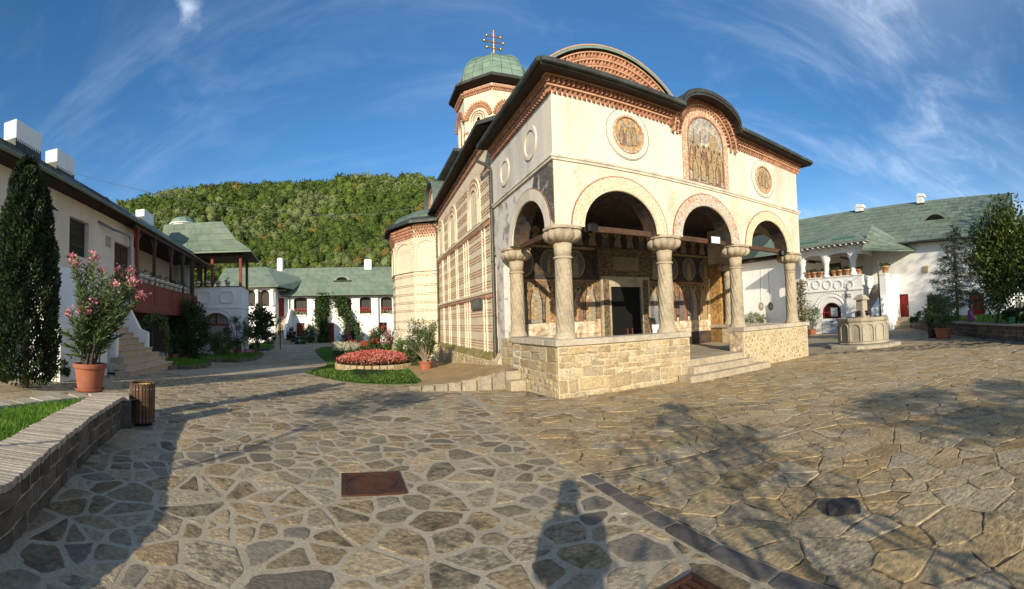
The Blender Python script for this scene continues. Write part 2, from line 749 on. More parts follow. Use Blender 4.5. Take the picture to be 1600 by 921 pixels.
# ------------------------------------------------------------------ ground
M_STONE_A = mat('mosaic_stone', (.330, .266, .172), (.195, .158, .105), .85, 3.2, .38, 24, .88, 1.0, 28, .020, vary=.36, hue=.006)
M_STONE_RG = mat('rough_mosaic_stone', (.295, .236, .150), (.135, .108, .074), .95, 7.0, .40, 30, .92, 1.0, 15, .035, vary=.3, hue=.006, lo=.44, hi=.64)
M_STONE_RB = mat('rough_flag_stone', (.36, .28, .17), (.18, .140, .09), .9, 6.0, .38, 26, .92, 1.0, 14, .030, vary=.14, hue=.004, lo=.44, hi=.62)
M_STONE_GR = mat('grey_mosaic_stone', (.200, .172, .130), (.125, .108, .084), .7, 3.0, .3, 26, .85, .9, 38, .012, vary=.25)
M_STONE_DK = mat('dark_paver', (.105, .094, .080), (.05, .047, .044), .6, 3.0, .25, 26, .8, .5, 40, .008, vary=.3)
M_STONE_B = mat('flag_stone', (.385, .300, .178), (.235, .180, .108), .75, 2.0, .34, 20, .88, 1.0, 22, .020, vary=.13, hue=.005)
M_MORTAR = mat('mortar', (.41, .352, .252), (.29, .245, .172), .7, 2.0, .22, 40, .95, .6, 90, .006)
M_MORTAR_B = mat('mortar_old', (.36, .285, .175), (.06, .046, .03), .9, 4.0, .3, 40, .95, .6, 90, .006, lo=.45, hi=.53)


def far_paving():
    """flagstones too far off to tell apart: a cell pattern in the material"""
    m = mat('paving_far', (.37, .295, .18), (.23, .182, .112), .6, 1.4, .22, 18, .9, .3, 30, .01)
    t = m.node_tree
    L = t.links.new
    b = t.nodes['Principled BSDF']
    src = b.inputs['Base Color'].links[0].from_socket
    tc = nd(t, 'ShaderNodeTexCoord')
    v = nd(t, 'ShaderNodeTexVoronoi', feature='DISTANCE_TO_EDGE')
    v.inputs['Scale'].default_value = 2.3
    v2 = nd(t, 'ShaderNodeTexVoronoi')
    v2.inputs['Scale'].default_value = 2.3
    L(tc.outputs['Object'], v.inputs['Vector'])
    L(tc.outputs['Object'], v2.inputs['Vector'])
    r = nd(t, 'ShaderNodeMapRange')
    r.inputs['From Max'].default_value = .05
    r.inputs['To Min'].default_value = .55
    r.inputs['To Max'].default_value = 1
    L(v.outputs['Distance'], r.inputs[0])
    sp_ = nd(t, 'ShaderNodeSeparateColor')
    L(v2.outputs['Color'], sp_.inputs[0])
    r2 = nd(t, 'ShaderNodeMapRange')
    r2.inputs['To Min'].default_value = .78
    r2.inputs['To Max'].default_value = 1.22
    L(sp_.outputs[0], r2.inputs[0])
    mu = nd(t, 'ShaderNodeMath', operation='MULTIPLY')
    L(r.outputs[0], mu.inputs[0])
    L(r2.outputs[0], mu.inputs[1])
    hs = nd(t, 'ShaderNodeHueSaturation')
    L(src, hs.inputs['Color'])
    L(mu.outputs[0], hs.inputs['Value'])
    L(hs.outputs[0], b.inputs['Base Color'])
    return m


M_FAR = far_paving()


def sheet(name, poly, dz, material, parent=None, kind='structure'):
    """a flat polygon laid on the ground dz above it, cut where the ground's slope changes"""
    mb = MB()
    cuts = [(None, 0.0), (0.0, 18.0), (18.0, None)]
    for lo, hi in cuts:
        p = [tuple(loc(q)) for q in poly]
        if lo is not None:
            p = clip_any(p, 0, -1, -lo)
        if hi is not None:
            p = clip_any(p, 0, 1, hi)
        if len(p) >= 3:
            vs = []
            for a, b in p:
                w = W(a, b)
                vs.append((w.x, w.y, gz(w.x, w.y) + dz))
            if area([(v[0], v[1]) for v in vs]) < 0:
                vs.reverse()
            mb.add(vs, [tuple(range(len(vs)))])
    o = mb.build(name, material, parent)
    if kind and not parent:
        o['kind'] = kind
    return o


clip_any = clip

big = [W(-500, -300), W(500, -300), W(500, 500), W(-500, 500)]
ground = sheet('ground', [(p.x, p.y) for p in big], 0.0, M_FAR)

# border between the two pavings, read off the photograph
Lp = [G(1290, 921), G(937, 748), G(800, 648), G(722, 610)]
L0, L1 = Lp[0], Lp[3]
ld = (L1 - L0).normalized()
ln = (-ld.y, ld.x)                       # to the left of the line going away
Lc = ln[0] * L0.x + ln[1] * L0.y


def side_of(x, y):
    return ln[0] * x + ln[1] * y - Lc     # >0: mosaic side


WALL_OUT = [(-2.35, .15)] + [tuple(G(x, y).xy) for x, y in ((0, 879), (35, 836), (70, 795), (139, 715), (170, 688), (197, 664))]
WALL_TOP_Z = .50

# zone A: mosaic with wide pale joints
PA = seeds(-11.5, 2.6, -.4, 17.5, .305, random.Random(3), drop=.26, extra=.42, jit=.48)
wl = WALL_OUT


def left_of_wall(x, y):
    """behind the planter's outer face"""
    for (x0, y0), (x1, y1) in zip(wl, wl[1:]):
        if y0 <= y <= y1:
            t = (y - y0) / (y1 - y0)
            return x < x0 + (x1 - x0) * t
    return False


def keepA(x, y):
    if side_of(x, y) < -.15:
        return False
    a, b = loc((x, y))
    if left_of_wall(x, y) or y < wl[0][1] and x < wl[0][0]:
        return False
    if x < -5.6 and y < 5.2 and x < -5.6 - (5.2 - y) * .0:
        return False
    if a > -.9 and b > 1.6:
        return False
    if math.hypot(x, y) > 16.5 or (y > 0 and abs(math.atan2(x, y)) > 1.27):
        return False
    return True


mosaic = sheet('mosaic_paving', [(3.0, -.6), (-2.2, -.6), (-2.6, .3), (-2.95, 1.2), (-5.7, 4.8), (-12, 4.8), (-13, 9), (-12, 19), (-2, 17.6), tuple(L1.xy), tuple(L0.xy)], .004, M_MORTAR)
polys = voronoi(PA, .036, keepA, [(-ln[0], -ln[1], -Lc - .16)])
MAN = [G(528, 741), G(627, 737), G(641, 775), G(531, 780)]
mx, my = sum(p.x for p in MAN) / 4, sum(p.y for p in MAN) / 4
mrot = math.atan2(MAN[2].y - MAN[3].y, MAN[2].x - MAN[3].x)
MW = .62


def off_manhole(p, half, cx, cy, rot):
    """push a stone off the cover"""
    ca, sa = math.cos(-rot), math.sin(-rot)
    q = [((x - cx) * ca - (y - cy) * sa, (x - cx) * sa + (y - cy) * ca) for x, y in p]
    if not any(abs(x) < half and abs(y) < half for x, y in q) and not inside(q, 0, 0):
        return p
    qx, qy = sum(x for x, y in q) / len(q), sum(y for x, y in q) / len(q)
    if abs(qx) >= abs(qy):
        s = 1 if qx > 0 else -1
        q = clip(q, -s, 0, -half)
    else:
        s = 1 if qy > 0 else -1
        q = clip(q, 0, -s, -half)
    if len(q) < 3 or abs(area(q)) < .008:
        return None
    ca, sa = math.cos(rot), math.sin(rot)
    return [(x * ca - y * sa + cx, x * sa + y * ca + cy) for x, y in q]


polys = [q for q in (off_manhole(p, MW / 2 + .03, mx, my, mrot) for p in polys) if q]
def shrink(p, k):
    cx, cy = sum(q[0] for q in p) / len(p), sum(q[1] for q in p) / len(p)
    return [(cx + (x - cx) * k, cy + (y - cy) * k) for x, y in p]


polys = [shrink(rough(p, RND, .24, .008), RND.choice((.90, .94, .97, .99, 1.0))) for p in polys]
gfn = lambda x, y, z: (x, y, gz(x, y) + .004 + z)
rA = random.Random(11)


def matA(p):
    r = rA.random()
    return M_STONE_GR if r < .10 else (M_STONE_RG if r < .36 else M_STONE_A)


def matB(p):
    return M_STONE_RB if rA.random() < .3 else M_STONE_B


lay('flagstone', polys, .0045, .016, gfn, M_STONE_A, mosaic, 300, seen_size, tilt=.003, mats=matA)

# zone B: big flags, tight dark joints
PB = seeds(-2.5, 17, -.6, 12.5, .335, random.Random(5), drop=.26, extra=.3, jit=.48)
PORCH = [tuple(W(a, b).xy) for a, b in ((-.15, -.2), (9.2, -.2), (9.2, 5), (-.15, 5))]


def keepB(x, y):
    if side_of(x, y) > .3:
        return False
    a, b = loc((x, y))
    if a > -.3 and b > -.02:
        return False
    if math.hypot(x, y) > 15.5 or (y > 0 and abs(math.atan2(x, y)) > 1.27):
        return False
    return True


flags = sheet('flagstone_paving', [tuple(L0.xy), (3.2, -.9), (17.5, -.9), (17.5, 9), tuple(W(9.3, .3).xy), tuple(W(-.1, .3).xy), tuple(W(-.3, 2.4).xy), tuple(W(-2.2, 3).xy), tuple(L1.xy)], .004, M_MORTAR_B)
# the straight row of stones that crosses the big flags
C0, C1 = G(945, 748), G(1290, 663)
cd = (C1 - C0).normalized()
cn = (-cd.y, cd.x)
cc = cn[0] * C0.x + cn[1] * C0.y
near = [p for p in PB if cn[0] * p[0] + cn[1] * p[1] < cc - .02]
far = [p for p in PB if cn[0] * p[0] + cn[1] * p[1] > cc + .2]
pl = [(ln[0], ln[1], Lc - .02)]
polysB = voronoi(near, .009, keepB, pl + [(cn[0], cn[1], cc)]) + voronoi(far, .009, keepB, pl + [(-cn[0], -cn[1], -cc - .17)])
t = 0.0
rB = random.Random(2)
while t < 11:
    w = rB.uniform(.35, .75)
    q = [C0 + cd * (t + .01), C0 + cd * (t + w - .01)]
    v = Vector((cn[0], cn[1], 0))
    polysB.append([tuple((q[0] + v * .015).xy), tuple((q[1] + v * .015).xy), tuple((q[1] + v * .155).xy), tuple((q[0] + v * .155).xy)])
    t += w
polysB = [rough(p, RND, .13, .010) for p in polysB]
lay('flagstone', polysB, .0055, .010, gfn, M_STONE_B, flags, 300, seen_size, tilt=.005, mats=matB)

# edging course along the border, pale far off and dark close by
edge = sheet('edging_course', [tuple((L0 + ld * s + Vector((ln[0], ln[1], 0)) * o).xy) for s, o in ((-2.4, -.02), (9.0, -.02), (9.0, .17), (-2.4, .17))], .006, M_MORTAR)
t = -2.3
while t < 6.6:
    w = rB.uniform(.28, .55)
    q = [L0 + ld * (t + .008), L0 + ld * (t + w - .008)]
    v = Vector((ln[0], ln[1], 0))
    p = [tuple((q[0] + v * .0).xy), tuple((q[1] + v * .0).xy), tuple((q[1] + v * .15).xy), tuple((q[0] + v * .15).xy)]
    V, F = stone_geo(soften(p, .08), .014, .008, gfn, rB, .002)
    me = bpy.data.meshes.new('paver')
    me.from_pydata(V, [], F)
    me.materials.append(M_STONE_DK if t < (Lp[1] - L0).length + .1 else M_STONE_B)
    link('paver', me, edge)
    t += w

# manhole cover, drain grate, loose dark stone
M_RUST = mat('rusty_iron', (.085, .036, .020), (.045, .022, .014), .7, 6, .3, 60, .6, .4, 120, .004, metallic=.35)
mh = empty('manhole_cover', (mx, my, gz(mx, my) + .004), mrot)
tag(mh, 'rusty square manhole cover with round lid set among the mosaic stones', 'manhole cover')
h = MW / 2
mb = MB()
for sx, sy, dx, dy in ((0, -1, MW, .05), (0, 1, MW, .05), (-1, 0, .05, MW - .1), (1, 0, .05, MW - .1)):
    mb.box((sx * (h - .025), sy * (h - .025), .009), (dx, dy, .018), ch=.003)
mb.build('frame', M_RUST, mh)
mb = MB()
# plate with corner pieces round the lid
rl = h - .06
ang = [i * 2 * math.pi / 32 for i in range(32)]
outer = []
for a in ang:
    c, s_ = math.cos(a), math.sin(a)
    k = (h - .05) / max(abs(c), abs(s_))
    outer.append((c * k, s_ * k))
V = [(x, y, .013) for x, y in outer] + [(rl * math.cos(a), rl * math.sin(a), .013) for a in ang] + [(rl * math.cos(a), rl * math.sin(a), .004) for a in ang]
F = []
for i in range(32):
    j = (i + 1) % 32
    F += [(i, j, 32 + j, 32 + i), (32 + i, 32 + j, 64 + j, 64 + i)]
mb.add(V, F)
mb.build('plate', M_RUST, mh)
mb = MB().lathe([(rl - .012, .002), (rl - .012, .012), (rl - .02, .015), (rl - .03, .012), (.001, .012)], 32)
for i in range(-8, 9):
    w = math.sqrt(max(0, (rl - .05) ** 2 - (i * .028) ** 2)) * 2
    if w > .05:
        mb.box((0, i * .028, .0135), (w, .013, .004))
for s_ in (-1, 1):
    mb.box((s_ * .035, 0, .018), (.018, .03, .006))
mb.build('lid', M_RUST, mh)

gp = G(1079, 944)
gr = empty('drain_grate', (gp.x, gp.y, gz(gp.x, gp.y) + .004), R(20))
tag(gr, 'rusty slotted drain grate in the paving below the dark edging stones', 'drain grate')
mb = MB()
for sx, sy, dx, dy in ((0, -1, .36, .04), (0, 1, .36, .04), (-1, 0, .04, .28), (1, 0, .04, .28)):
    mb.box((sx * .16, sy * .16, .014), (dx, dy, .028), ch=.004)
mb.build('frame', M_RUST, gr)
for i in range(5):
    MB().box((-.108 + i * .054, 0, .013), (.03, .276, .022), ch=.003).build('bar', M_RUST, gr)
MB().box((0, 0, .0045), (.276, .276, .003)).build('shaft', flat('black_hole', (.006, .006, .006)), gr)

sp_ = G(1318, 800)
bm = bmesh.new()
bmesh.ops.create_icosphere(bm, subdivisions=3, radius=1)
for v in bm.verts:
    n = mnoise.noise(v.co * 1.7) * .22 + mnoise.noise(v.co * 5) * .06
    v.co = Vector((max(-.78, min(.8, v.co.x)) * (.17 + n * .06), max(-.7, min(.75, v.co.y)) * (.13 + n * .06), max(-.01, min(.72, v.co.z)) * (.085 + n * .04)))
me = bpy.data.meshes.new('dark_boulder')
bm.to_mesh(me)
bm.free()
me.materials.append(mat('basalt', (.035, .034, .035), (.018, .018, .02), .6, 8, .3, 40, .8, .8, 60, .01))
o = link('dark_boulder', me, at=(sp_.x, sp_.y, .016), rz=R(-35))
tag(o, 'small black rough stone standing proud of the flagstones', 'stone')
# ------------------------------------------------------------------ church
M_PLASTER = mat('white_plaster', (.68, .635, .54), (.46, .40, .31), .75, .8, .07, 14, .9, .3, 24, .012, lo=.42, hi=.70, streak=True, spots=[((.40, .34, .26), 2.6, .60, .72, .55), ((.30, .26, .2), 9, .66, .74, .5)])
M_PLASTER_OLD = mat('old_plaster', (.67, .60, .475), (.50, .40, .27), .7, 1.3, .12, 12, .92, .5, 20, .015, lo=.44, hi=.68, spots=[((.24, .19, .13), 4.5, .61, .70, .75), ((.72, .66, .55), 1.6, .54, .66, .7)])
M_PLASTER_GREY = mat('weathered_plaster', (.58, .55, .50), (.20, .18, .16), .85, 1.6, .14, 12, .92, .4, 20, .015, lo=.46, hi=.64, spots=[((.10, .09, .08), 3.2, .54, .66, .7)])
M_LIME = mat('limestone', (.41, .345, .245), (.22, .18, .125), .6, 3, .2, 18, .9, .6, 40, .01, vary=.08)
M_BRICK = mat('red_brick', (.40, .200, .125), (.25, .12, .075), .6, 5, .25, 30, .9, .5, 60, .006, vary=.22)
M_BAND = mat('band_brick', (.46, .265, .165), (.33, .17, .10), .6, 5, .25, 30, .92, .5, 60, .006, vary=.22)
M_BRICKJ = mat('brick_mortar', (.50, .30, .185), (.36, .19, .11), .7, 4, .2, 30, .95, .4, 60, .006)
M_STRIPE = mat('striped_plaster', (.66, .57, .42), (.45, .37, .27), .6, 1.6, .13, 14, .92, .4, 22, .012, lo=.46, hi=.74)
M_RUBBLE = mat('rubble_stone', (.45, .365, .235), (.31, .245, .155), .7, 5, .34, 25, .92, 1.0, 30, .018, vary=.20, hue=.005)
M_RUBMORT = mat('rubble_mortar', (.56, .47, .31), (.36, .29, .18), .7, 3, .2, 25, .95, .7, 40, .012)
M_MOSS = mat('mossy_ledge', (.20, .165, .045), (.33, .28, .16), .8, 4, .3, 25, .95, .6, 40, .01)
M_DARKROOF = mat('dark_metal_roof', (.045, .047, .043), (.09, .12, .10), .8, 2.0, .3, 20, .55, .3, 30, .01, metallic=.2)
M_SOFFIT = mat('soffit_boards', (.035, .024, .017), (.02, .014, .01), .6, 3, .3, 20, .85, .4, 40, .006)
M_COPPER = mat('green_copper', (.185, .265, .205), (.115, .165, .135), .7, 1.6, .2, 14, .55, .2, 30, .008, vary=.10)
M_WOOD_DK = mat('dark_timber', (.085, .045, .026), (.04, .022, .014), .7, 4, .3, 30, .75, .4, 60, .006)
M_GOLD = mat('gilded_metal', (.60, .38, .14), (.35, .2, .08), .6, 8, .2, 40, .35, .1, 60, .002, metallic=.9)
M_BLACK = flat('black_void', (.004, .004, .004), .9)


def fresco(name, cols, scale, seed, rough=.8, dark=1.0):
    """faded wall painting: patches of a few pigments, worn to plaster here and there"""
    m = bpy.data.materials.new(name)
    m.use_nodes = True
    t = m.node_tree
    L = t.links.new
    b = t.nodes['Principled BSDF']
    b.inputs['Roughness'].default_value = rough
    tc = nd(t, 'ShaderNodeTexCoord')
    mp = nd(t, 'ShaderNodeMapping')
    mp.inputs['Location'].default_value = (seed, seed * 1.3, seed * .7)
    L(tc.outputs['Object'], mp.inputs[0])
    n = nd(t, 'ShaderNodeTexNoise')
    n.inputs['Scale'].default_value = scale
    n.inputs['Detail'].default_value = 7
    n.inputs['Roughness'].default_value = .62
    n.inputs['Distortion'].default_value = .8
    L(mp.outputs[0], n.inputs['Vector'])
    cr_ = nd(t, 'ShaderNodeValToRGB')
    e = cr_.color_ramp.elements
    while len(e) < len(cols):
        e.new(.5)
    for i, c in enumerate(cols):
        e[i].position = .30 + .40 * i / (len(cols) - 1)
        e[i].color = (c[0] * dark, c[1] * dark, c[2] * dark, 1)
    L(n.outputs[0], cr_.inputs[0])
    n2 = nd(t, 'ShaderNodeTexNoise')
    n2.inputs['Scale'].default_value = scale * 3.1
    n2.inputs['Detail'].default_value = 8
    L(mp.outputs[0], n2.inputs['Vector'])
    mr = nd(t, 'ShaderNodeMapRange')
    mr.inputs['From Min'].default_value = .3
    mr.inputs['From Max'].default_value = .7
    mr.inputs['To Min'].default_value = .55
    mr.inputs['To Max'].default_value = 1.5
    L(n2.outputs[0], mr.inputs[0])
    hs = nd(t, 'ShaderNodeHueSaturation')
    L(cr_.outputs[0], hs.inputs['Color'])
    L(mr.outputs[0], hs.inputs['Value'])
    L(hs.outputs[0], b.inputs['Base Color'])
    bp = nd(t, 'ShaderNodeBump')
    bp.inputs['Strength'].default_value = .2
    bp.inputs['Distance'].default_value = .01
    L(n2.outputs[0], bp.inputs['Height'])
    L(bp.outputs[0], b.inputs['Normal'])
    MATS[name] = m
    return m


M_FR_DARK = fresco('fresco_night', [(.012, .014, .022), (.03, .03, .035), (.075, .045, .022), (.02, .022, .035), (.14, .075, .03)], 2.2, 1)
M_FR_WARM = fresco('fresco_ochre', [(.30, .16, .06), (.42, .25, .09), (.20, .08, .04), (.46, .32, .15), (.24, .2, .15)], 5, 4)
M_FR_PALE = fresco('fresco_pale', [(.40, .30, .16), (.24, .22, .20), (.44, .28, .10), (.30, .16, .09), (.50, .42, .28)], 4.2, 8)
M_FR_BLUE = fresco('fresco_blue', [(.20, .22, .25), (.30, .29, .28), (.40, .36, .28), (.23, .20, .19), (.16, .19, .24)], 4.6, 12)
M_FR_BORDER = fresco('fresco_border', [(.60, .52, .38), (.62, .52, .36), (.38, .16, .09), (.60, .5, .34), (.28, .32, .36)], 11, 3)
M_FR_WORN = fresco('fresco_worn', [(.50, .39, .26), (.60, .53, .41), (.46, .30, .17), (.62, .56, .45), (.56, .47, .34)], 2.0, 6)
M_ROBE_R = fresco('robe_red', [(.20, .085, .055), (.26, .13, .085), (.16, .075, .05), (.33, .2, .13)], 13, 31)
M_ROBE_O = fresco('robe_ochre', [(.33, .235, .11), (.26, .17, .085), (.40, .30, .16), (.22, .14, .07)], 13, 33)
M_ROBE_B = fresco('robe_blue', [(.10, .105, .12), (.16, .155, .15), (.075, .08, .09), (.2, .18, .15)], 13, 35)
M_ROBE_G = fresco('robe_grey', [(.27, .24, .19), (.34, .30, .23), (.2, .17, .13), (.38, .33, .25)], 13, 37)
M_SKIN = flat('painted_skin', (.26, .16, .09))
M_HALO = fresco('halo_gold', [(.36, .25, .10), (.42, .31, .15), (.30, .2, .09), (.40, .30, .17)], 14, 39)
M_LINE_R = fresco('red_line', [(.25, .10, .06), (.32, .16, .10), (.2, .09, .06), (.45, .33, .22)], 6, 41)
M_INK = flat('ink_dark', (.035, .03, .026))

church = empty('church', (CH.x, CH.y, 0), PSI)
tag(church, 'white church with painted arcaded porch, brick-banded side and green domed tower', 'church')
WD, DP = 9.07, 4.05
AXIS = WD / 2
SPR = 3.60
COLA = [.29, 3.13, 5.87, 8.78]
ARCH = [(1.71, 1.0, .90), (4.49, .95, .92), (7.31, .97, .90)]
SIDE_ARCH = [(1.52, 1.03, .86)]


def arc_pts(c, z, rx, rz, n=24, a0=0, a1=math.pi):
    return [(c + rx * math.cos(a0 + (a1 - a0) * i / n), z + rz * math.sin(a0 + (a1 - a0) * i / n)) for i in range(n + 1)]


def hump(a, base, top, half=1.06, c=AXIS):
    """the eave line of the porch front with its arch over the icon"""
    d = abs(a - c)
    if d >= half:
        return base
    return base + (top - base) * math.sqrt(max(0, 1 - (d / half) ** 2)) ** .9


def arcade(arches, x0, x1, ztop, b0, b1, mb, swap=False, soff=1):
    """wall over arches: x along, b thickness; soffits in slot soff"""
    xs = {x0, x1}
    for c, rx, rz in arches:
        for i in range(29):
            xs.add(c - rx * math.cos(math.pi * i / 28))
    xs = sorted(xs)

    def zl(x):
        for c, rx, rz in arches:
            if abs(x - c) < rx - 1e-6:
                return SPR + rz * math.sqrt(1 - ((x - c) / rx) ** 2)
        return SPR

    def P(x, b, z):
        return (b, x, z) if swap else (x, b, z)
    for p, q in zip(xs, xs[1:]):
        m = (p + q) / 2
        ina = any(abs(m - c) < rx for c, rx, rz in arches)
        za, zb = (zl(p), zl(q))
        if callable(ztop):
            ta, tb = ztop(p), ztop(q)
        else:
            ta = tb = ztop
        vs = [P(p, b0, za), P(q, b0, zb), P(q, b0, tb), P(p, b0, ta), P(p, b1, za), P(q, b1, zb), P(q, b1, tb), P(p, b1, ta)]
        mb.add(vs, [(0, 1, 2, 3), (5, 4, 7, 6), (3, 2, 6, 7)], 0)
        mb.add([vs[0], vs[1], vs[5], vs[4]], [(3, 2, 1, 0)], soff if ina else 0)
    for x, e in ((x0, 0), (x1, 1)):
        t = ztop(x) if callable(ztop) else ztop
        q = [P(x, b0, SPR), P(x, b1, SPR), P(x, b1, t), P(x, b0, t)]
        mb.add(q, [(0, 3, 2, 1) if e == 0 else (0, 1, 2, 3)], 0)


STR = 4.98      # underside of the string course
mb = MB()
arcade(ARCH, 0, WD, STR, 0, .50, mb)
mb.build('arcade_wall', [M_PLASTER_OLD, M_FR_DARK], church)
mb = MB()
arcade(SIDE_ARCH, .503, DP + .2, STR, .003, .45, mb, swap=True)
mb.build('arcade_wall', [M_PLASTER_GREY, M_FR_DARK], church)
mb = MB()
arcade([(1.75, 1.1, .9)], .503, DP + .2, STR, WD - .45, WD - .003, mb, swap=True)
mb.build('arcade_wall', [M_PLASTER_OLD, M_FR_DARK], church)

# upper walls, following the arched gable in the middle
ZC = 6.62
xs = sorted(set([0, WD] + [AXIS - 1.02 + 2.04 * i / 24 for i in range(25)]))
mb = MB()
for p, q in zip(xs, xs[1:]):
    a, b = hump(p, ZC + .12, 7.52, 1.0), hump(q, ZC + .12, 7.52, 1.0)
    vs = [(p, .02, 5.10), (q, .02, 5.10), (q, .02, b), (p, .02, a), (p, .47, 5.10), (q, .47, 5.10), (q, .47, b), (p, .47, a)]
    mb.add(vs, [(0, 1, 2, 3), (5, 4, 7, 6), (3, 2, 6, 7)])
mb.add([(WD, .02, 5.1), (WD, .47, 5.1), (WD, .47, ZC + .12), (WD, .02, ZC + .12)], [(0, 1, 2, 3)])
mb.add([(0, .02, 5.1), (0, .47, 5.1), (0, .47, ZC + .12), (0, .02, ZC + .12)], [(3, 2, 1, 0)])
mb.build('upper_wall', M_PLASTER, church)
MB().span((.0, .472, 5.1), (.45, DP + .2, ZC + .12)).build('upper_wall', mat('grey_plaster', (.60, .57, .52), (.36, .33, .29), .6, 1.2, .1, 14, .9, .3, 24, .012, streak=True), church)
MB().span((WD - .45, .472, 5.1), (WD, DP + .2, ZC + .12)).build('upper_wall', M_PLASTER, church)

# string course
prof = [(-.0, 4.98), (-.05, 4.99), (-.05, 5.03), (-.075, 5.05), (-.075, 5.09), (-.03, 5.12), (.0, 5.13), (.1, 5.13), (.1, 4.98)]


def molding(prof, mbx, loop):
    """run a profile (outset, z) round corner points [(x, y, nx, ny)]"""
    k = len(prof)
    vs, fs = [], []
    for x, y, nx, ny in loop:
        for o, z in prof:
            vs.append((x - nx * o, y - ny * o, z))
    for i in range(len(loop) - 1):
        for j in range(k - 1):
            fs.append((i * k + j, (i + 1) * k + j, (i + 1) * k + j + 1, i * k + j + 1))
    mbx.add(vs, fs)
    return mbx


loopU = [(0, DP + .2, -1, 0), (0, .02, -1, -1), (WD, .02, 1, -1), (WD, DP + .2, 1, 0)]
molding([(-o if o < 0 else -o, z) for o, z in prof], MB(), loopU)
mb = MB()
molding(prof, mb, [(x, y, nx, ny) for x, y, nx, ny in loopU])
mb.build('string_course', mat('string_plaster', (.66, .60, .48), (.30, .27, .22), .7, 2.0, .12, 14, .9, .3, 24, .01, lo=.4, hi=.7), church)

# archivolts: a raised ring with a red line round it
def archivolt(c, rx, rz, w, side=None, soft=None, z0=SPR):
    mb = MB()
    n = 28
    ins = arc_pts(c, z0, rx + .012, rz + .012, n)
    out = arc_pts(c, z0, rx + w, rz + w, n)
    red = arc_pts(c, z0, rx + w + .028, rz + w + .028, n)

    def P(x, b, z):
        if side is None:
            return (x, b, z)
        return (side + (b if side < 1 else -b), x, z)
    for A, B, d0, mi in ((ins, out, -.026, 0), (out, red, -.018, 1)):
        vs = [P(x, d0, z) for x, z in A] + [P(x, d0, z) for x, z in B] + [P(x, .01, z) for x, z in A] + [P(x, .01, z) for x, z in B]
        k = n + 1
        fs = []
        for i in range(n):
            fs += [(i, i + 1, k + i + 1, k + i), (k + i, k + i + 1, 3 * k + i + 1, 3 * k + i), (i + 1, i, 2 * k + i, 2 * k + i + 1)]
        mb.add(vs, fs, mi)
    return mb.build('archivolt', [soft, M_LINE_R], church)


M_ARV = fresco('archivolt_paint', [(.66, .56, .40), (.68, .58, .42), (.58, .44, .27), (.70, .61, .46), (.48, .22, .12)], 9, 21)
M_ARV2 = fresco('archivolt_floral', [(.58, .50, .38), (.34, .36, .38), (.60, .48, .33), (.36, .18, .12), (.44, .46, .46)], 12, 23)
for i, (c, rx, rz) in enumerate(ARCH):
    archivolt(c, rx, rz, .31 if i < 2 else .28, None, M_ARV2 if i == 1 else M_ARV)
archivolt(SIDE_ARCH[0][0], SIDE_ARCH[0][1], SIDE_ARCH[0][2], .27, 0.0, M_PLASTER)
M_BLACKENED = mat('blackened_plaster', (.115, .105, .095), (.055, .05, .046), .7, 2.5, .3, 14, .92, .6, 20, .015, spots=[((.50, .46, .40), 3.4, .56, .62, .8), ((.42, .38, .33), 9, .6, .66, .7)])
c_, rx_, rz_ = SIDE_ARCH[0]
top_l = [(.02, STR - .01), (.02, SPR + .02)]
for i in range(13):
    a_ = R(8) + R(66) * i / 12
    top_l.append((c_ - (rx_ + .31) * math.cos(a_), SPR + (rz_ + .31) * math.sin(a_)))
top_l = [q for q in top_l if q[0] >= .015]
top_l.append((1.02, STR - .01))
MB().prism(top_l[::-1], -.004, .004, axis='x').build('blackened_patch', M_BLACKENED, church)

# columns
def shaft(rb, rt, z0, z1, flutes=12, twist=.75, k=48, n=30):
    V = []
    for i in range(n + 1):
        f = i / n
        z = z0 + (z1 - z0) * f
        r = rb + (rt - rb) * f
        fade = min(1, f / .05, (1 - f) / .03)
        for j in range(k):
            a = 2 * math.pi * j / k
            s_ = abs(math.sin((a + twist * 2 * math.pi * f * .5) * flutes / 2))
            rr = r - .034 * fade * (1 - s_ ** .6)
            V.append((rr * math.cos(a), rr * math.sin(a), z))
    F = [(i * k + j, i * k + (j + 1) % k, (i + 1) * k + (j + 1) % k, (i + 1) * k + j) for i in range(n) for j in range(k)]
    return V, F


def make_column(x, y, zb=1.20, smooth_cap=False):
    c = empty('column', (x, y, 0), 0, church)
    KIDS.setdefault(church.name, []).append(c)
    mb = MB()
    mb.lathe([(.255, zb), (.255, zb + .05), (.225, zb + .09), (.215, zb + .12), (.205, zb + .14)], 24)
    mb.build('base', M_LIME, c, smooth='auto')
    mb = MB()
    V, F = shaft(.205, .185, zb + .13, 2.93)
    mb.add(V, F)
    mb.build('shaft', M_LIME, c, smooth=True)
    MB().lathe([(.185, 2.92), (.212, 2.93), (.215, 2.965), (.19, 2.98)], 24).build('collar', M_LIME, c, smooth='auto')
    MB().lathe([(.186, 2.975), (.192, 3.1), (.21, 3.26)], 24).build('neck', M_LIME, c, smooth=True)
    # carved bowl capital: ring of leaves
    prof = [(.205, 3.26), (.30, 3.29), (.385, 3.34), (.42, 3.40), (.42, 3.46), (.395, 3.51), (.375, 3.525), (.41, 3.54), (.41, 3.60)]

    def carve(a, r, z):
        sq = 1 + .06 * math.cos(4 * a + math.pi)
        if z < 3.28 or z > 3.53:
            return r * (sq if z > 3.5 else 1)
        return r * sq + .045 * (abs(math.sin(a * 5)) - .6) - .022 * abs(math.sin(a * 10 + z * 40))
    mb = MB().lathe(prof, 80, fn=carve)
    mb.build('capital', M_LIME, c, smooth='auto')
    return c


for a in COLA:
    make_column(a, .27)
make_column(.27, 3.08)
make_column(WD - .27, 3.15)

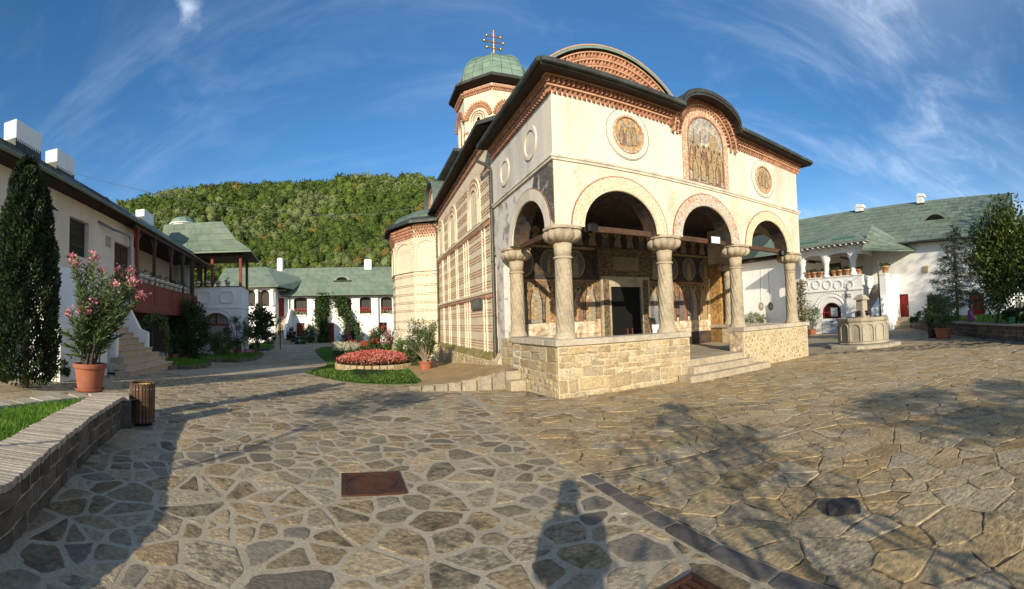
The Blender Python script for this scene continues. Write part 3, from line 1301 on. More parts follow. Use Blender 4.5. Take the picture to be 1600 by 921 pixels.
# parapet: stone core, rubble facing, coping slabs; gap with steps in the middle
par = empty('parapet', (0, 0, 0), 0, church)
KIDS.setdefault(church.name, []).append(par)
GAPL, GAPR = 3.52, 5.62


def rubble(parent, wdt, hgt, fn, s, joint, limit, seed, drop=.18, extra=.1, asp=1.5, h=.016, m=M_RUBBLE, lo=0.0):
    r = random.Random(seed)
    P = seeds(-.4, wdt + .4, -.3, hgt + .3, s, r, drop, extra, .4, asp)
    pl = [(-1, 0, -.02), (1, 0, wdt - .02), (0, -1, -lo - .01), (0, 1, hgt - .02)]
    ps = voronoi(P, joint, lambda x, y: -.05 < x < wdt + .05 and -.05 < y < hgt + .05, pl, asp)
    ps = [soften(p, .24, .006, r) for p in ps]
    lay('stone', ps, h, .012, fn, m, parent, limit, lambda p: abs(area(p)), r, .006, hv=.5)


MB().span((-.10, -.12, -.05), (GAPL, .42, 1.08)).span((-.10, .423, -.05), (.42, 2.48, 1.08)).build('core', M_RUBMORT, par)
MB().span((GAPR, -.12, -.05), (WD + .06, .42, 1.08)).span((WD - .45, .423, -.05), (WD + .06, DP + .1, 1.08)).build('core', M_RUBMORT, par)
def coursed(parent, wdt, hgt, fn, joint, seed, m=M_RUBBLE, hmin=.08, hmax=.30, limit=110):
    """squared rubble in uneven courses"""
    r = random.Random(seed)
    ps = []
    z = .0
    while z < hgt - .04:
        h_ = min(r.uniform(hmin, hmax), hgt - z)
        if hgt - z - h_ < .06:
            h_ = hgt - z
        x = -r.uniform(0, .2)
        while x < wdt:
            w_ = r.uniform(.7, 2.6) * h_
            a, b = max(.015, x), min(wdt - .015, x + w_)
            if b - a > .05:
                cells = [(z, z + h_)]
                if h_ > .15 and r.random() < .35:
                    k = z + h_ * r.uniform(.4, .6)
                    cells = [(z, k), (k, z + h_)]
                for c, d in cells:
                    j = lambda: r.uniform(-.018, .018)
                    g = joint / 2
                    p = [(a + g, c + g + j()), (b - g, c + g + j()), (b - g + j(), d - g + j()), (a + g + j(), d - g + j())]
                    ps.append(rough(p, r, .14, .006))
            x += w_
        z += h_
    lay('stone', ps, .018, .014, fn, m, parent, limit, lambda p: abs(area(p)), r, .008, hv=.6)


coursed(par, GAPL + .10, 1.05, lambda x, y, z: (x - .10, -.12 - z, y), .026, 1)
rubble(par, WD - GAPR + .06, 1.06, lambda x, y, z: (GAPR + x, -.12 - z, y), .135, .045, 150, 2, asp=1.15, drop=.1)
coursed(par, 2.55, 1.05, lambda x, y, z: (-.10 - z, 2.45 - x, y), .026, 3)
rubble(par, .52, 1.06, lambda x, y, z: (GAPL + z, -.10 + x, y), .2, .03, 12, 4, asp=1.3)
# coping in slabs
def slabs(parent, runs, z0, z1, m, name='coping_slab', seed=0):
    r = random.Random(seed)
    for (x0, y0, x1, y1, w) in runs:
        l = math.hypot(x1 - x0, y1 - y0)
        n = max(1, round(l / 1.15))
        cuts = [0] + [l * (i + r.uniform(-.15, .15)) / n for i in range(1, n)] + [l]
        ang = math.atan2(y1 - y0, x1 - x0)
        for p, q in zip(cuts, cuts[1:]):
            m_ = (p + q) / 2 / l
            MB().box((x0 + (x1 - x0) * m_, y0 + (y1 - y0) * m_, (z0 + z1) / 2), (q - p - .008, w, z1 - z0 + r.uniform(-.004, .004)), ang, ch=.012).build(name, m, parent)


M_COPE = mat('coping_stone', (.50, .44, .34), (.30, .26, .2), .6, 3, .16, 18, .9, .5, 40, .01, vary=.12)
slabs(par, [(-.16, .14, GAPL + .03, .14, .64), (GAPR - .03, .14, WD + .12, .14, .64), (.14, .465, .14, 2.5, .62), (WD - .2, .465, WD - .2, DP + .1, .62)], 1.08, 1.20, M_COPE, seed=5)
# painted panel on the gap's end, white panel at the side entry
MB().span((GAPR - .012, -.09, .50), (GAPR - .002, .40, 1.07)).build('painted_panel', M_FR_WORN, par)
MB().span((-.115, 2.0, .45), (-.101, 2.47, 1.07)).build('white_panel', M_PLASTER, par)
MB().span((-.05, 2.483, -.05), (.44, 3.62, 1.16)).build('end_block', M_RUBMORT, par)
coursed(par, 1.1, 1.15, lambda x, y, z: (-.05 - z, 3.6 - x, y), .02, 9)

# porch floor, steps, back wall
MB().span((.42, .42, -.05), (WD - .45, DP, .50)).build('porch_floor', M_LIME, church)
st = empty('porch_steps', (0, 0, 0), 0, church)
KIDS.setdefault(church.name, []).append(st)
for k, (y0, x0, x1, z) in enumerate(((-.62, 3.05, 6.2, .16), (-.38, GAPL - .12, 5.75, .33), (-.14, GAPL + .004, GAPR - .004, .497))):
    cuts = [x0, x0 + (x1 - x0) * .36, x0 + (x1 - x0) * .70, x1]
    for p, q in zip(cuts, cuts[1:]):
        MB().span((p + .003, y0, z - .168), (q - .003, (.42 if k == 2 else y0 + .44), z), ch=.012).build('step_stone', M_LIME, st)

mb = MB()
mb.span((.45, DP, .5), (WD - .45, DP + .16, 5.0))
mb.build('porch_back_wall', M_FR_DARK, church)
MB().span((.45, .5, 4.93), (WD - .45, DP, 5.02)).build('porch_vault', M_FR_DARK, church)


# the painted wall: flat figures, halos, panels
def painted(parent, name, polys, mats):
    mb = MB()
    for pl, mi, d in polys:
        n = len(pl)
        mb.add([(x, -d, z) for x, z in pl], [tuple(range(n))], mi)
    return mb.build(name, mats, parent)


PAINTS = [M_FR_WARM, M_ROBE_R, M_ROBE_O, M_ROBE_B, M_ROBE_G, M_SKIN, M_HALO, M_INK, M_FR_PALE, M_FR_WORN, M_LINE_R, fresco('fresco_umber', [(.16, .095, .045), (.09, .07, .05), (.24, .15, .07), (.12, .06, .035), (.2, .16, .1)], 4.5, 15)]


def disc(c, z, r, n=14, rz=None):
    return [(c + r * math.cos(2 * math.pi * i / n), z + (rz or r) * math.sin(2 * math.pi * i / n)) for i in range(n)]


def saint(x, z, h, robe, cloak, r, base):
    w = h * .15
    q = w * 1.14
    o = [([(x - q, z - .008), (x + q, z - .008), (x + q, z + h * .55), (x + q * .6, z + h * .82), (x - q * .6, z + h * .82), (x - q, z + h * .55)], 7, base - .0008), (disc(x, z + h * .89, h * .118), 7, base - .0004)]
    o += [([(x - w, z), (x + w, z), (x + w * .95, z + h * .55), (x + w * .55, z + h * .80), (x - w * .55, z + h * .80), (x - w * .95, z + h * .55)], robe, base)]
    o.append(([(x - w * 1.0, z + h * .1), (x - w * .2, z), (x + w * .1, z + h * .45), (x - w * .3, z + h * .78), (x - w * .9, z + h * .6)], cloak, base + .001))
    o.append((disc(x, z + h * .89, h * .105), 6, base + .001))
    o.append((disc(x, z + h * .89, h * .055, 10, h * .07), 5, base + .002))
    o.append((disc(x, z + h * .935, h * .055, 10, h * .035), 7, base + .003))
    o.append((disc(x + r.uniform(-.03, .03), z + h * .55, h * .035, 8), 5, base + .002))
    return o


rS = random.Random(21)
wallp = empty('wall_painting', (0, DP, 0), 0, church)
KIDS.setdefault(church.name, []).append(wallp)
ps = []
# dado
for x0, x1 in ((.46, 3.50), (5.45, WD - .46)):
    ps.append(([(x0, 1.15), (x1, 1.15), (x1, 1.62), (x0, 1.50)], 9, .004))
    ps.append(([(x0, .98), (x1, .98), (x1, 1.14), (x0, 1.14)], 9, .004))
    ps.append(([(x0, 1.66), (x1, 1.66), (x1, 1.70), (x0, 1.70)], 10, .004))
for x0, x1 in ((.46, 3.50), (5.45, WD - .46)):
    ps.append(([(x0, 1.71), (x1, 1.71), (x1, 2.82), (x0, 2.82)], 11, .002))
# left of the door: a large scene in ochres, right: row of standing saints
for i, x in enumerate((.78, 1.25, 1.72, 2.2, 2.7, 3.15)):
    ps += saint(x, 1.55, 1.15 + rS.uniform(-.08, .08), rS.choice((0, 1, 2, 4)), rS.choice((2, 4, 8)), rS, .005)
for i, x in enumerate((5.75, 6.15, 6.6, 7.15, 7.7, 8.25)):
    ps += saint(x, 1.42, 1.35, rS.choice((1, 2, 4, 1)), rS.choice((2, 4, 8, 3)), rS, .005)
ps.append(([(.46, 2.82), (WD - .46, 2.82), (WD - .46, 2.88), (.46, 2.88)], 10, .004))
for x in (.62, 1.5, 2.4, 5.6, 6.4, 7.3, 8.2):
    ps.append((disc(x + .25, 3.38, .34, 20, .44), 2, .004))
    ps.append((disc(x + .25, 3.38, .30, 20, .40), 3, .0045))
    ps += saint(x + .25, 3.02, .68, rS.choice((1, 2, 4)), 2, rS, .005)
ps.append(([(8.3, 1.3), (8.6, 1.3), (8.6, 3.3), (8.3, 3.3)], 2, .003))
ps.append(([(.46, 3.86), (WD - .46, 3.86), (WD - .46, 3.94), (.46, 3.94)], 2, .004))
for i in range(16):
    x = .8 + i * .5
    ps.append((disc(x, 4.4, .13), 6, .004))
    ps.append((disc(x, 4.38, .07), 5, .005))
    ps.append(([(x - .15, 4.0), (x + .15, 4.0), (x + .10, 4.27), (x - .10, 4.27)], rS.choice((1, 2, 3, 4)), .004))
painted(wallp, 'figures', ps, PAINTS)
# spandrel saint inside the side arch and soffit discs
# painted left end wall scene seen through the side arch
portal = empty('portal', (0, DP, 0), 0, church)
KIDS.setdefault(church.name, []).append(portal)
DC, DHW = AXIS - .02, .62
mb = MB()
mb.span((DC - DHW - .38, -.10, .5), (DC - DHW, .02, 3.0))
mb.span((DC + DHW, -.10, .5), (DC + DHW + .38, .02, 3.0))
mb.span((DC - DHW - .001, -.096, 2.66), (DC + DHW + .001, .016, 3.0))
mb.build('door_frame', M_LIME, portal)
M_CARVE = mat('carved_stone', (.20, .14, .085), (.06, .045, .03), .9, 14, .3, 40, .9, .8, 30, .02, lo=.42, hi=.58)
mb = MB()
mb.span((DC - DHW - .5, -.13, 3.003), (DC + DHW + .5, .02, 3.95))
mb.build('lintel_panel', M_CARVE, portal)
for s in (-1, 1):
    MB().span((DC + s * (DHW + .19) - .11, -.118, .62), (DC + s * (DHW + .19) + .11, -.102, 2.9)).build('carved_strip', M_CARVE, portal)
MB().span((DC - .52, -.145, 3.2), (DC + .52, -.131, 3.66)).build('inscription_stone', mat('inscription', (.26, .20, .13), (.10, .075, .05), .8, 22, .3, 60, .9, .6, 50, .01), portal)
MB().span((DC - DHW - .006, -.012, .5), (DC + DHW + .006, -.003, 2.66)).build('doorway', M_BLACK, portal)
for s, x in ((1, DC - .30), (1, DC + .02), (1, DC + .22)):
    mb = MB().tube([(x, -.05, .5), (x, -.05, 1.0 + .25 * (x > DC))], .022, 6)
    mb.lathe([(.05, .95), (.09, 1.0), (.09, 1.03)], 10, (x, -.10, .02))
    mb.build('candle_stand', flat('red_lacquer', (.13, .02, .012)), portal)

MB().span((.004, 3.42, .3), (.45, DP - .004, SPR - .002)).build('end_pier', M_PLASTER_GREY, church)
MB().span((WD - .45, 3.45, .3), (WD - .004, DP - .004, SPR - .002)).build('end_pier', fresco('pier_ochre', [(.44, .26, .08), (.36, .2, .07), (.5, .34, .14)], 3, 17), church)
# lectern, notice boards, lamps
LN = []
lec = empty('lectern', W(5.35, 3.2, .5), PSI + R(10))
tag(lec, 'wooden lectern with a slanted grey board inside the porch', 'lectern')
MB().tube([(0, 0, 0), (0, 0, .95)], .035, 6).box((0, 0, .02), (.4, .35, .04)).build('stand', M_WOOD_DK, lec)
MB().add([(-.26, -.10, .66), (.26, -.10, .66), (.26, .10, 1.36), (-.26, .10, 1.36), (-.26, -.07, .66), (.26, -.07, .66), (.26, .13, 1.36), (-.26, .13, 1.36)], [(0, 1, 2, 3), (7, 6, 5, 4), (0, 4, 5, 1), (3, 2, 6, 7), (0, 3, 7, 4), (1, 5, 6, 2)]).build('board', flat('grey_board', (.20, .21, .22)), lec)
nb2 = empty('notice_board', W(4.75, 2.6, .5), PSI)
tag(nb2, 'low white notice on a red rail beside the porch lectern', 'notice')
MB().box((0, 0, .55), (.62, .03, .04)).box((-.28, 0, .28), (.03, .03, .56)).box((.28, 0, .28), (.03, .03, .56)).build('rail', M_LINE_R, nb2)
MB().add([(-.27, -.05, .58), (.27, -.05, .58), (.27, .03, .86), (-.27, .03, .86)], [(0, 1, 2, 3)]).build('sheet', flat('white_paper', (.75, .74, .7)), nb2)
for (px_, py_, kind_) in ((924, 356, 0), (1222, 395, 1)):
    a_, z_ = onB(px_, py_, .12)
    sp2 = empty('floodlight', W(a_, .10, z_), PSI)
    tag(sp2, 'black lamp housing on the tie beam of the ' + ('left' if kind_ == 0 else 'right') + ' porch arch', 'lamp')
    MB().box((0, 0, 0), (.26, .2, .17), ch=.04).build('housing', flat('black_plastic', (.012, .012, .012), .4), sp2)
    MB().box((0, .08, -.06), (.05, .1, .12)).build('bracket', flat('black_plastic', (.012, .012, .012), .4), sp2)
a_, z_ = onB(1115, 376, .10)
sp2 = empty('floodlight', W(a_, .05, z_), PSI + R(-8))
tag(sp2, 'square floodlight with pale glass on the middle porch beam', 'lamp')
MB().box((0, 0, 0), (.36, .07, .24), ch=.015).build('housing', flat('black_plastic', (.012, .012, .012), .4), sp2)
MB().box((0, -.037, 0), (.30, .006, .18)).build('glass', flat('lamp_glass', (.62, .64, .66), .2), sp2)
MB().box((0, .07, .06), (.1, .1, .04)).build('bracket', flat('black_plastic', (.012, .012, .012), .4), sp2)
for i_, px_ in enumerate((1189, 1204)):
    a_, z_ = onB(px_, 479, 1.7)
    bl = empty('hanging_disc', W(a_, 1.7, z_), PSI)
    tag(bl, ('left' if i_ == 0 else 'right') + ' one of two small ornate discs hanging on a cord in the porch', 'ornament')
    MB().tube([(0, 0, .15), (.05 - .1 * i_, 0, 1.4)], .008, 4).build('cord', M_BLACK, bl)
    t_ = MB().lathe([(.001, -.012), (.16, -.012), (.17, 0), (.16, .012), (.001, .012)], 20)
    t_.v = [(x, z, y) for x, y, z in t_.v]
    t_.build('plate', M_LIME, bl)
    t_ = MB().lathe([(.10, -.02), (.12, -.02), (.12, .02), (.10, .02)], 20, cap=False)
    t_.v = [(x, z, y) for x, y, z in t_.v]
    t_.build('ring', M_INK, bl)

# tie beams
for (c, rx, rz) in ARCH:
    MB().box((c, .25, SPR + .03), (2 * rx - .04, .13, .13), ch=.012).build('tie_beam', M_WOOD_DK, church)
MB().box((.24, 1.52, SPR - .02), (.11, 2.02, .12), ch=.012).build('tie_beam', M_WOOD_DK, church)
MB().box((WD - .24, 1.75, SPR - .02), (.11, 2.15, .12), ch=.012).build('tie_beam', M_WOOD_DK, church)


# roundels
def roundel(x, z, rin, rout, m, side=False, ring=True):
    e = empty('roundel', (x, .02, z) if not side else (0, x, z), 0 if not side else -math.pi / 2, church)
    KIDS.setdefault(church.name, []).append(e)
    n = 40

    def ringpoly(r0, r1, d, mi, mb, wall=.0):
        vs = [(r0 * math.cos(a), d, r0 * math.sin(a)) for a in [2 * math.pi * i / n for i in range(n)]]
        vs += [(r1 * math.cos(a), d, r1 * math.sin(a)) for a in [2 * math.pi * i / n for i in range(n)]]
        vs += [(r1 * math.cos(a), .004, r1 * math.sin(a)) for a in [2 * math.pi * i / n for i in range(n)]]
        vs += [(r0 * math.cos(a), .004, r0 * math.sin(a)) for a in [2 * math.pi * i / n for i in range(n)]]
        fs = []
        for i in range(n):
            j = (i + 1) % n
            fs += [(i, j, n + j, n + i), (n + i, n + j, 2 * n + j, 2 * n + i), (j, i, 3 * n + i, 3 * n + j)]
        mb.add(vs, fs, mi)
    if ring:
        mb = MB()
        ringpoly(rin, rin + .05, -.045, 0, mb)
        ringpoly(rin + .05, rout - .02, -.020, 1, mb)
        ringpoly(rout, rout + .012, -.004, 2, mb)
        mb.build('surround', [M_FR_BORDER, M_PLASTER, M_INK], e)
    else:
        mb = MB()
        ringpoly(rin, rout, -.035, 0, mb)
        mb.build('surround', [mat('rim_plaster', (.66, .6, .5), (.4, .36, .3), .6, 3, .1, 14)], e)
    mb = MB().add([(rin * math.cos(2 * math.pi * i / n), -.006, rin * math.sin(2 * math.pi * i / n)) for i in range(n)], [tuple(range(n))])
    mb.build('disc', m, e)
    return e


def rocks(e, r, seed):
    """a small painted scene: hills and standing figures"""
    rr = random.Random(seed)
    ps = []
    for k in range(3):
        x = rr.uniform(-.2, .2)
        ps.append(([(x - r * .6, -r * .35 + .1 * k), (x + r * .6, -r * .4 + .1 * k), (x + r * .2, r * (.35 - .1 * k)), (x - r * .1, r * (.5 - .1 * k))], rr.choice((0, 2, 8)), .0065 + .0004 * k))
    for k in range(3):
        ps += saint((k - 1) * r * .45, -r * .72 + rr.uniform(0, .08), r * 1.15, rr.choice((1, 2, 4)), rr.choice((2, 8)), rr, .009 + .004 * k)
    painted(e, 'painted_scene', ps, PAINTS)


e = roundel(1.97, 5.885, .395, .60, M_FR_PALE)
rocks(e, .38, 3)
e = roundel(7.11, 5.80, .385, .58, M_FR_PALE)
rocks(e, .37, 9)
M_BLANK = mat('blank_disc', (.60, .57, .50), (.42, .39, .34), .6, 2, .1, 14)
roundel(1.19, 5.79, .30, .385, M_BLANK, True, False)
roundel(3.03, 5.72, .29, .375, M_BLANK, True, False)

# arched icon
icon = empty('arched_icon', (AXIS + .02, .02, 0), 0, church)
KIDS.setdefault(church.name, []).append(icon)


def arch_outline(hw, z0, zs, rz, n=20):
    return [(-hw, z0), (hw, z0)] + [(hw * math.cos(math.pi * i / n), zs + rz * math.sin(math.pi * i / n)) for i in range(n + 1)]


def framed(o0, o1, d, mb, mi):
    n = len(o0)
    vs = [(x, d, z) for x, z in o0] + [(x, d, z) for x, z in o1] + [(x, .004, z) for x, z in o0] + [(x, .004, z) for x, z in o1]
    fs = []
    for i in range(n):
        j = (i + 1) % n
        fs += [(j, i, n + i, n + j), (n + j, n + i, 3 * n + i, 3 * n + j), (i, j, 2 * n + j, 2 * n + i)]
    mb.add(vs, fs, mi)


mb = MB()
framed(arch_outline(.66, 5.16, 6.32, .62), arch_outline(.70, 5.14, 6.32, .66), -.03, mb, 1)
framed(arch_outline(.70, 5.14, 6.32, .66), arch_outline(.88, 5.13, 6.34, .86), -.022, mb, 0)
mb.build('painted_border', [M_FR_BORDER, M_LINE_R], icon)
o = arch_outline(.66, 5.16, 6.32, .62)
MB().add([(x, -.006, z) for x, z in o], [tuple(range(len(o)))]).build('panel', M_FR_BLUE, icon)
rr = random.Random(5)
ps = []
# town behind, columns, a white wall; a group of seated and standing figures
ps.append(([(-.62, 5.9), (-.25, 5.9), (-.25, 6.45), (-.62, 6.35)], 4, .007))
for x in (-.44, -.20, .22, .36):
    ps.append(([(x - .02, 5.75), (x + .02, 5.75), (x + .02, 6.55), (x - .02, 6.55)], 1, .0075))
ps.append(([(.14, 6.15), (.48, 6.05), (.50, 6.45), (.18, 6.60)], 2, .0078))
ps.append(([(-.2, 5.9), (.15, 5.9), (.12, 6.28), (-.2, 6.22)], 9, .0078))
for k in range(6):
    x = -.50 + k * .2 + rr.uniform(-.02, .02)
    ps += saint(x, 5.36 + rr.uniform(-.02, .10), .80, rr.choice((1, 2, 4, 2)), rr.choice((2, 8, 1)), rr, .009 + .0042 * (k % 3))
for k in range(4):
    x = -.44 + k * .29
    ps += saint(x, 5.19 + rr.uniform(-.01, .03), .62, rr.choice((1, 2, 0, 1)), rr.choice((2, 8)), rr, .023 + .004 * (k % 2))
painted(icon, 'painted_scene', ps, PAINTS)


# ---- brick cornices: rows of teeth between flat courses
TOOTH = MB()
TOOTH.add([(-.056, .02, -.050), (.056, .02, -.050), (0, -.10, -.050), (-.056, .02, .050), (.056, .02, .050), (0, -.10, .050)], [(0, 1, 4, 3)[::-1], (0, 2, 1), (3, 4, 5), (0, 3, 5, 2), (1, 2, 5, 4)])
TOOTH = TOOTH.mesh('brick', M_BRICK)
cornice = empty('cornice', (0, 0, 0), 0, church)
KIDS.setdefault(church.name, []).append(cornice)
TEETH = []       # (matrix, distance from the eye)


def tooth(x, y, z, yaw, tilt=0.0, s=1.0):
    """yaw 0 faces -b; tilt turns it in the wall plane"""
    M = Matrix.Translation((x, y, z)) @ Matrix.Rotation(yaw, 4, 'Z') @ Matrix.Rotation(tilt, 4, 'Y') @ Matrix.Diagonal((s, s, s, 1))
    TEETH.append((M, math.hypot(x + 3.97, y + 8.15)))


FLATS = MB()


def front_z(a, off):
    return hump(a, ZC + off, 7.30 + off, 1.0 + off * .4)


def row_along(z, step, x0, x1, y, proj):
    n = int((x1 - x0) / step)
    for i in range(n + 1):
        tooth(x0 + (x1 - x0) * i / n, y - proj, z, 0)


# straight runs of the front
HW = 1.02
for k, (off, proj) in enumerate(((-.145, .0), (.03, .06))):
    z = ZC + off
    row_along(z, .118, -.03 - proj, AXIS - HW - .05, .02, proj)
    row_along(z, .118, AXIS + HW + .05, WD + .03 + proj, .02, proj)
for z0, z1, pr in ((-.088, -.052, .105), (.112, .15, .16)):
    for x0, x1 in ((-.02 - pr, AXIS - HW), (AXIS + HW, WD + .02 + pr)):
        FLATS.span((x0, .02 - pr, ZC + z0), (x1, .06, ZC + z1))
    FLATS.span((-pr, .063, ZC + z0), (.03, DP + .1, ZC + z1))
    FLATS.span((WD - .03, .063, ZC + z0), (WD + pr, DP + .1, ZC + z1))
for k, (off, proj) in enumerate(((-.145, .0), (.03, .06))):
    n = int(DP / .118)
    for i in range(n):
        tooth(-proj, .08 + i * .118, ZC + off, -math.pi / 2)
# arched run over the icon: three rows
def arc_row(c, zc, rx, rz, y, step, s=1.0, a0=0.06, a1=math.pi - .06, flat_=.0, flat_pr=.0):
    L_ = 0
    pts = [(c + rx * math.cos(a0 + (a1 - a0) * i / 200), zc + rz * math.sin(a0 + (a1 - a0) * i / 200)) for i in range(201)]
    acc = 0
    for p, q in zip(pts, pts[1:]):
        l = math.hypot(q[0] - p[0], q[1] - p[1])
        acc += l
        if acc >= step:
            acc -= step
            # outward direction
            tx, tz = (q[0] - p[0]) / l, (q[1] - p[1]) / l
            tooth(q[0], y, q[1], 0, math.atan2(-tz, -tx) * -1, s)


def arc_flat(c, zc, rx, rz, w, y0, y1, mb, a0=0, a1=math.pi, n=40, mi=0):
    A = [(c + rx * math.cos(a0 + (a1 - a0) * i / n), zc + rz * math.sin(a0 + (a1 - a0) * i / n)) for i in range(n + 1)]
    B = [(c + (rx + w) * math.cos(a0 + (a1 - a0) * i / n), zc + (rz + w) * math.sin(a0 + (a1 - a0) * i / n)) for i in range(n + 1)]
    k = n + 1
    vs = [(x, y0, z) for x, z in A] + [(x, y0, z) for x, z in B] + [(x, y1, z) for x, z in A] + [(x, y1, z) for x, z in B]
    fs = []
    for i in range(n):
        fs += [(i, i + 1, k + i + 1, k + i), (i + 1, i, 2 * k + i, 2 * k + i + 1), (k + i, k + i + 1, 3 * k + i + 1, 3 * k + i)]
    mb.add(vs, fs, mi)


for k in range(2):
    arc_row(AXIS, ZC - .36, .96 + .16 * k, .92 + .16 * k, .02 - .05 * k, .105, .9)
    arc_flat(AXIS, ZC - .36, .96 + .16 * k + .055, .92 + .16 * k + .055, .045, .02 - .07 - .06 * k, .05, FLATS)
arc_row(AXIS, ZC - .36, .96 + .31, .92 + .31, .02 - .1, .105, .8)
FLATS.build('flat_course', M_BRICKJ, cornice)

# ---- roof of the porch
EZ, EO = 6.74, .40
mb = MB()
xs = sorted(set([-EO, WD + EO, AXIS - 1.10, AXIS + 1.10] + [AXIS - 1.08 * math.cos(math.pi * i / 30) for i in range(31)]))
def ez(a):
    return hump(a, EZ, 7.34, 1.08)
for p, q in zip(xs, xs[1:]):
    A, B = ez(p), ez(q)
    th = .15
    vs = [(p, -EO, A), (q, -EO, B), (q, -EO, B + th), (p, -EO, A + th), (p, .02, A + .02), (q, .02, B + .02), (q, -.3, B + th + .05), (p, -.3, A + th + .05)]
    mb.add(vs, [(0, 1, 2, 3)], 0)
    mb.add([vs[0], vs[1], vs[5], vs[4]], [(3, 2, 1, 0)], 1)
    mb.add([vs[3], vs[2], vs[6], vs[7]], [(0, 1, 2, 3)], 0)
# side eaves
for x, s in ((-EO, 1), (WD + EO, -1)):
    q = [(x, -EO, EZ), (x, DP + .1, EZ), (x, DP + .1, EZ + .15), (x, -EO, EZ + .15)]
    mb.add(q, [(3, 2, 1, 0) if s > 0 else (0, 1, 2, 3)], 0)
    xi = x + s * (EO + .02)
    q = [(x, -EO, EZ), (xi, .02, EZ + .02), (xi, DP + .1, EZ + .02), (x, DP + .1, EZ)]
    mb.add(q, [(0, 1, 2, 3) if s > 0 else (3, 2, 1, 0)], 1)
# gutter lip
mb.box((AXIS - 1.09 - (AXIS - 1.09 + EO) / 2, -EO - .045, EZ + .09), (AXIS - 1.09 + EO, .09, .10), ch=.02)
mb.box((AXIS + 1.09 + (WD + EO - AXIS - 1.09) / 2, -EO - .045, EZ + .09), (WD + EO - AXIS - 1.09, .09, .10), ch=.02)
mb.box((-EO - .045, DP / 2 - .15, EZ + .09), (.09, DP + .55, .10), ch=.02)
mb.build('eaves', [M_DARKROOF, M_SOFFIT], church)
# slopes behind
mb = MB()
z0, zr = EZ + .15, 8.3
zq = lambda y: z0 + (zr - z0) * (y + EO) / (DP + .2 + EO)
mb.add([(-EO, -EO, z0), (AXIS - 1.09, -EO, z0), (AXIS - 1.09, .55, zq(.55)), (AXIS + 1.09, .55, zq(.55)), (AXIS + 1.09, -EO, z0), (WD + EO, -EO, z0), (WD - 1.2, DP + .2, zr), (1.2, DP + .2, zr), (-EO, DP + .2, z0), (WD + EO, DP + .2, z0)], [(0, 1, 2, 7), (2, 3, 6, 7), (3, 4, 5, 6), (0, 7, 8), (5, 9, 6)])
mb.build('porch_roof', M_COPPER, church)
# barrel over the icon
mb = MB()
n = 24
A = [(AXIS + 1.10 * math.cos(math.pi * i / n), EZ + .10 + .60 * math.sin(math.pi * i / n) ** .9) for i in range(n + 1)]
vs = [(x, -EO - .02, z + .06) for x, z in A] + [(x, 2.6, z + .1) for x, z in A] + [(x, -EO - .02, z - .04) for x, z in A]
k = n + 1
fs = []
for i in range(n):
    fs += [(i + 1, i, k + i, k + i + 1), (i, i + 1, 2 * k + i + 1, 2 * k + i)]
mb.add(vs, fs)
mb.build('icon_barrel_roof', M_DARKROOF, church)

# ---- narthex gable behind the porch: barrel with three rows of teeth
BX, BZ, BR = AXIS, 6.95, 3.92
def cap_arc(r, a0=R(33), n=40):
    return [(BX + r * math.cos(a0 + (math.pi - 2 * a0) * i / n), BZ + r * math.sin(a0 + (math.pi - 2 * a0) * i / n)) for i in range(n + 1)]
gp_ = cap_arc(BR - .15)
poly = gp_ + [(gp_[-1][0], 6.5), (gp_[0][0], 6.5)]
MB().prism(poly, DP + .25, DP + .6, axis='y').build('gable_wall', M_PLASTER, church)
FL2 = MB()
for k in range(4):
    r = BR - .80 + .215 * k
    if k < 3:
        arc_row(BX, BZ, r + .10, r + .10, DP + .24 - .04 * k, .150, 1.35, R(36), math.pi - R(36))
    arc_flat(BX, BZ, r + .175, r + .175, .040, DP + .11 - .04 * k, DP + .27, FL2, R(36), math.pi - R(36), 48)
FL2.build('flat_course', M_BRICKJ, cornice)
mb = MB()
A = cap_arc(BR + .02, R(30))
k = len(A)
y0, y1 = DP + .0, 13.5
vs = [(x, y0, z) for x, z in A] + [(x, y1, z) for x, z in A] + [(BX + (x - BX) * .982, y0, BZ + (z - BZ) * .978) for x, z in A] + [(BX + (x - BX) * .975, y1, BZ + (z - BZ) * .965) for x, z in A]
fs1, fs2, fs3 = [], [], []
for i in range(k - 1):
    fs1 += [(i + 1, i, k + i, k + i + 1), (i, i + 1, 2 * k + i + 1, 2 * k + i)]
    fs2 += [(2 * k + i, 2 * k + i + 1, 3 * k + i + 1, 3 * k + i)]
mb.add(vs, fs1, 0)
mb.add(vs, fs2, 1)
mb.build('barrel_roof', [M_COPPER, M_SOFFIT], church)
# its side walls with a cornice under the eave
mb = MB()
mb.span((gp_[-1][0] + .02, DP + .6, 6.5), (gp_[-1][0] + .3, 13, 9.0))
mb.span((gp_[0][0] - .3, DP + .6, 6.5), (gp_[0][0] - .02, 13, 9.0))
mb.build('upper_nave_wall', M_STRIPE, church)
for i in range(60):
    for kk in (0, 1):
        tooth(gp_[-1][0] - .02 - .05 * kk, DP + .65 + i * .13, 8.55 + .17 * kk, -math.pi / 2)
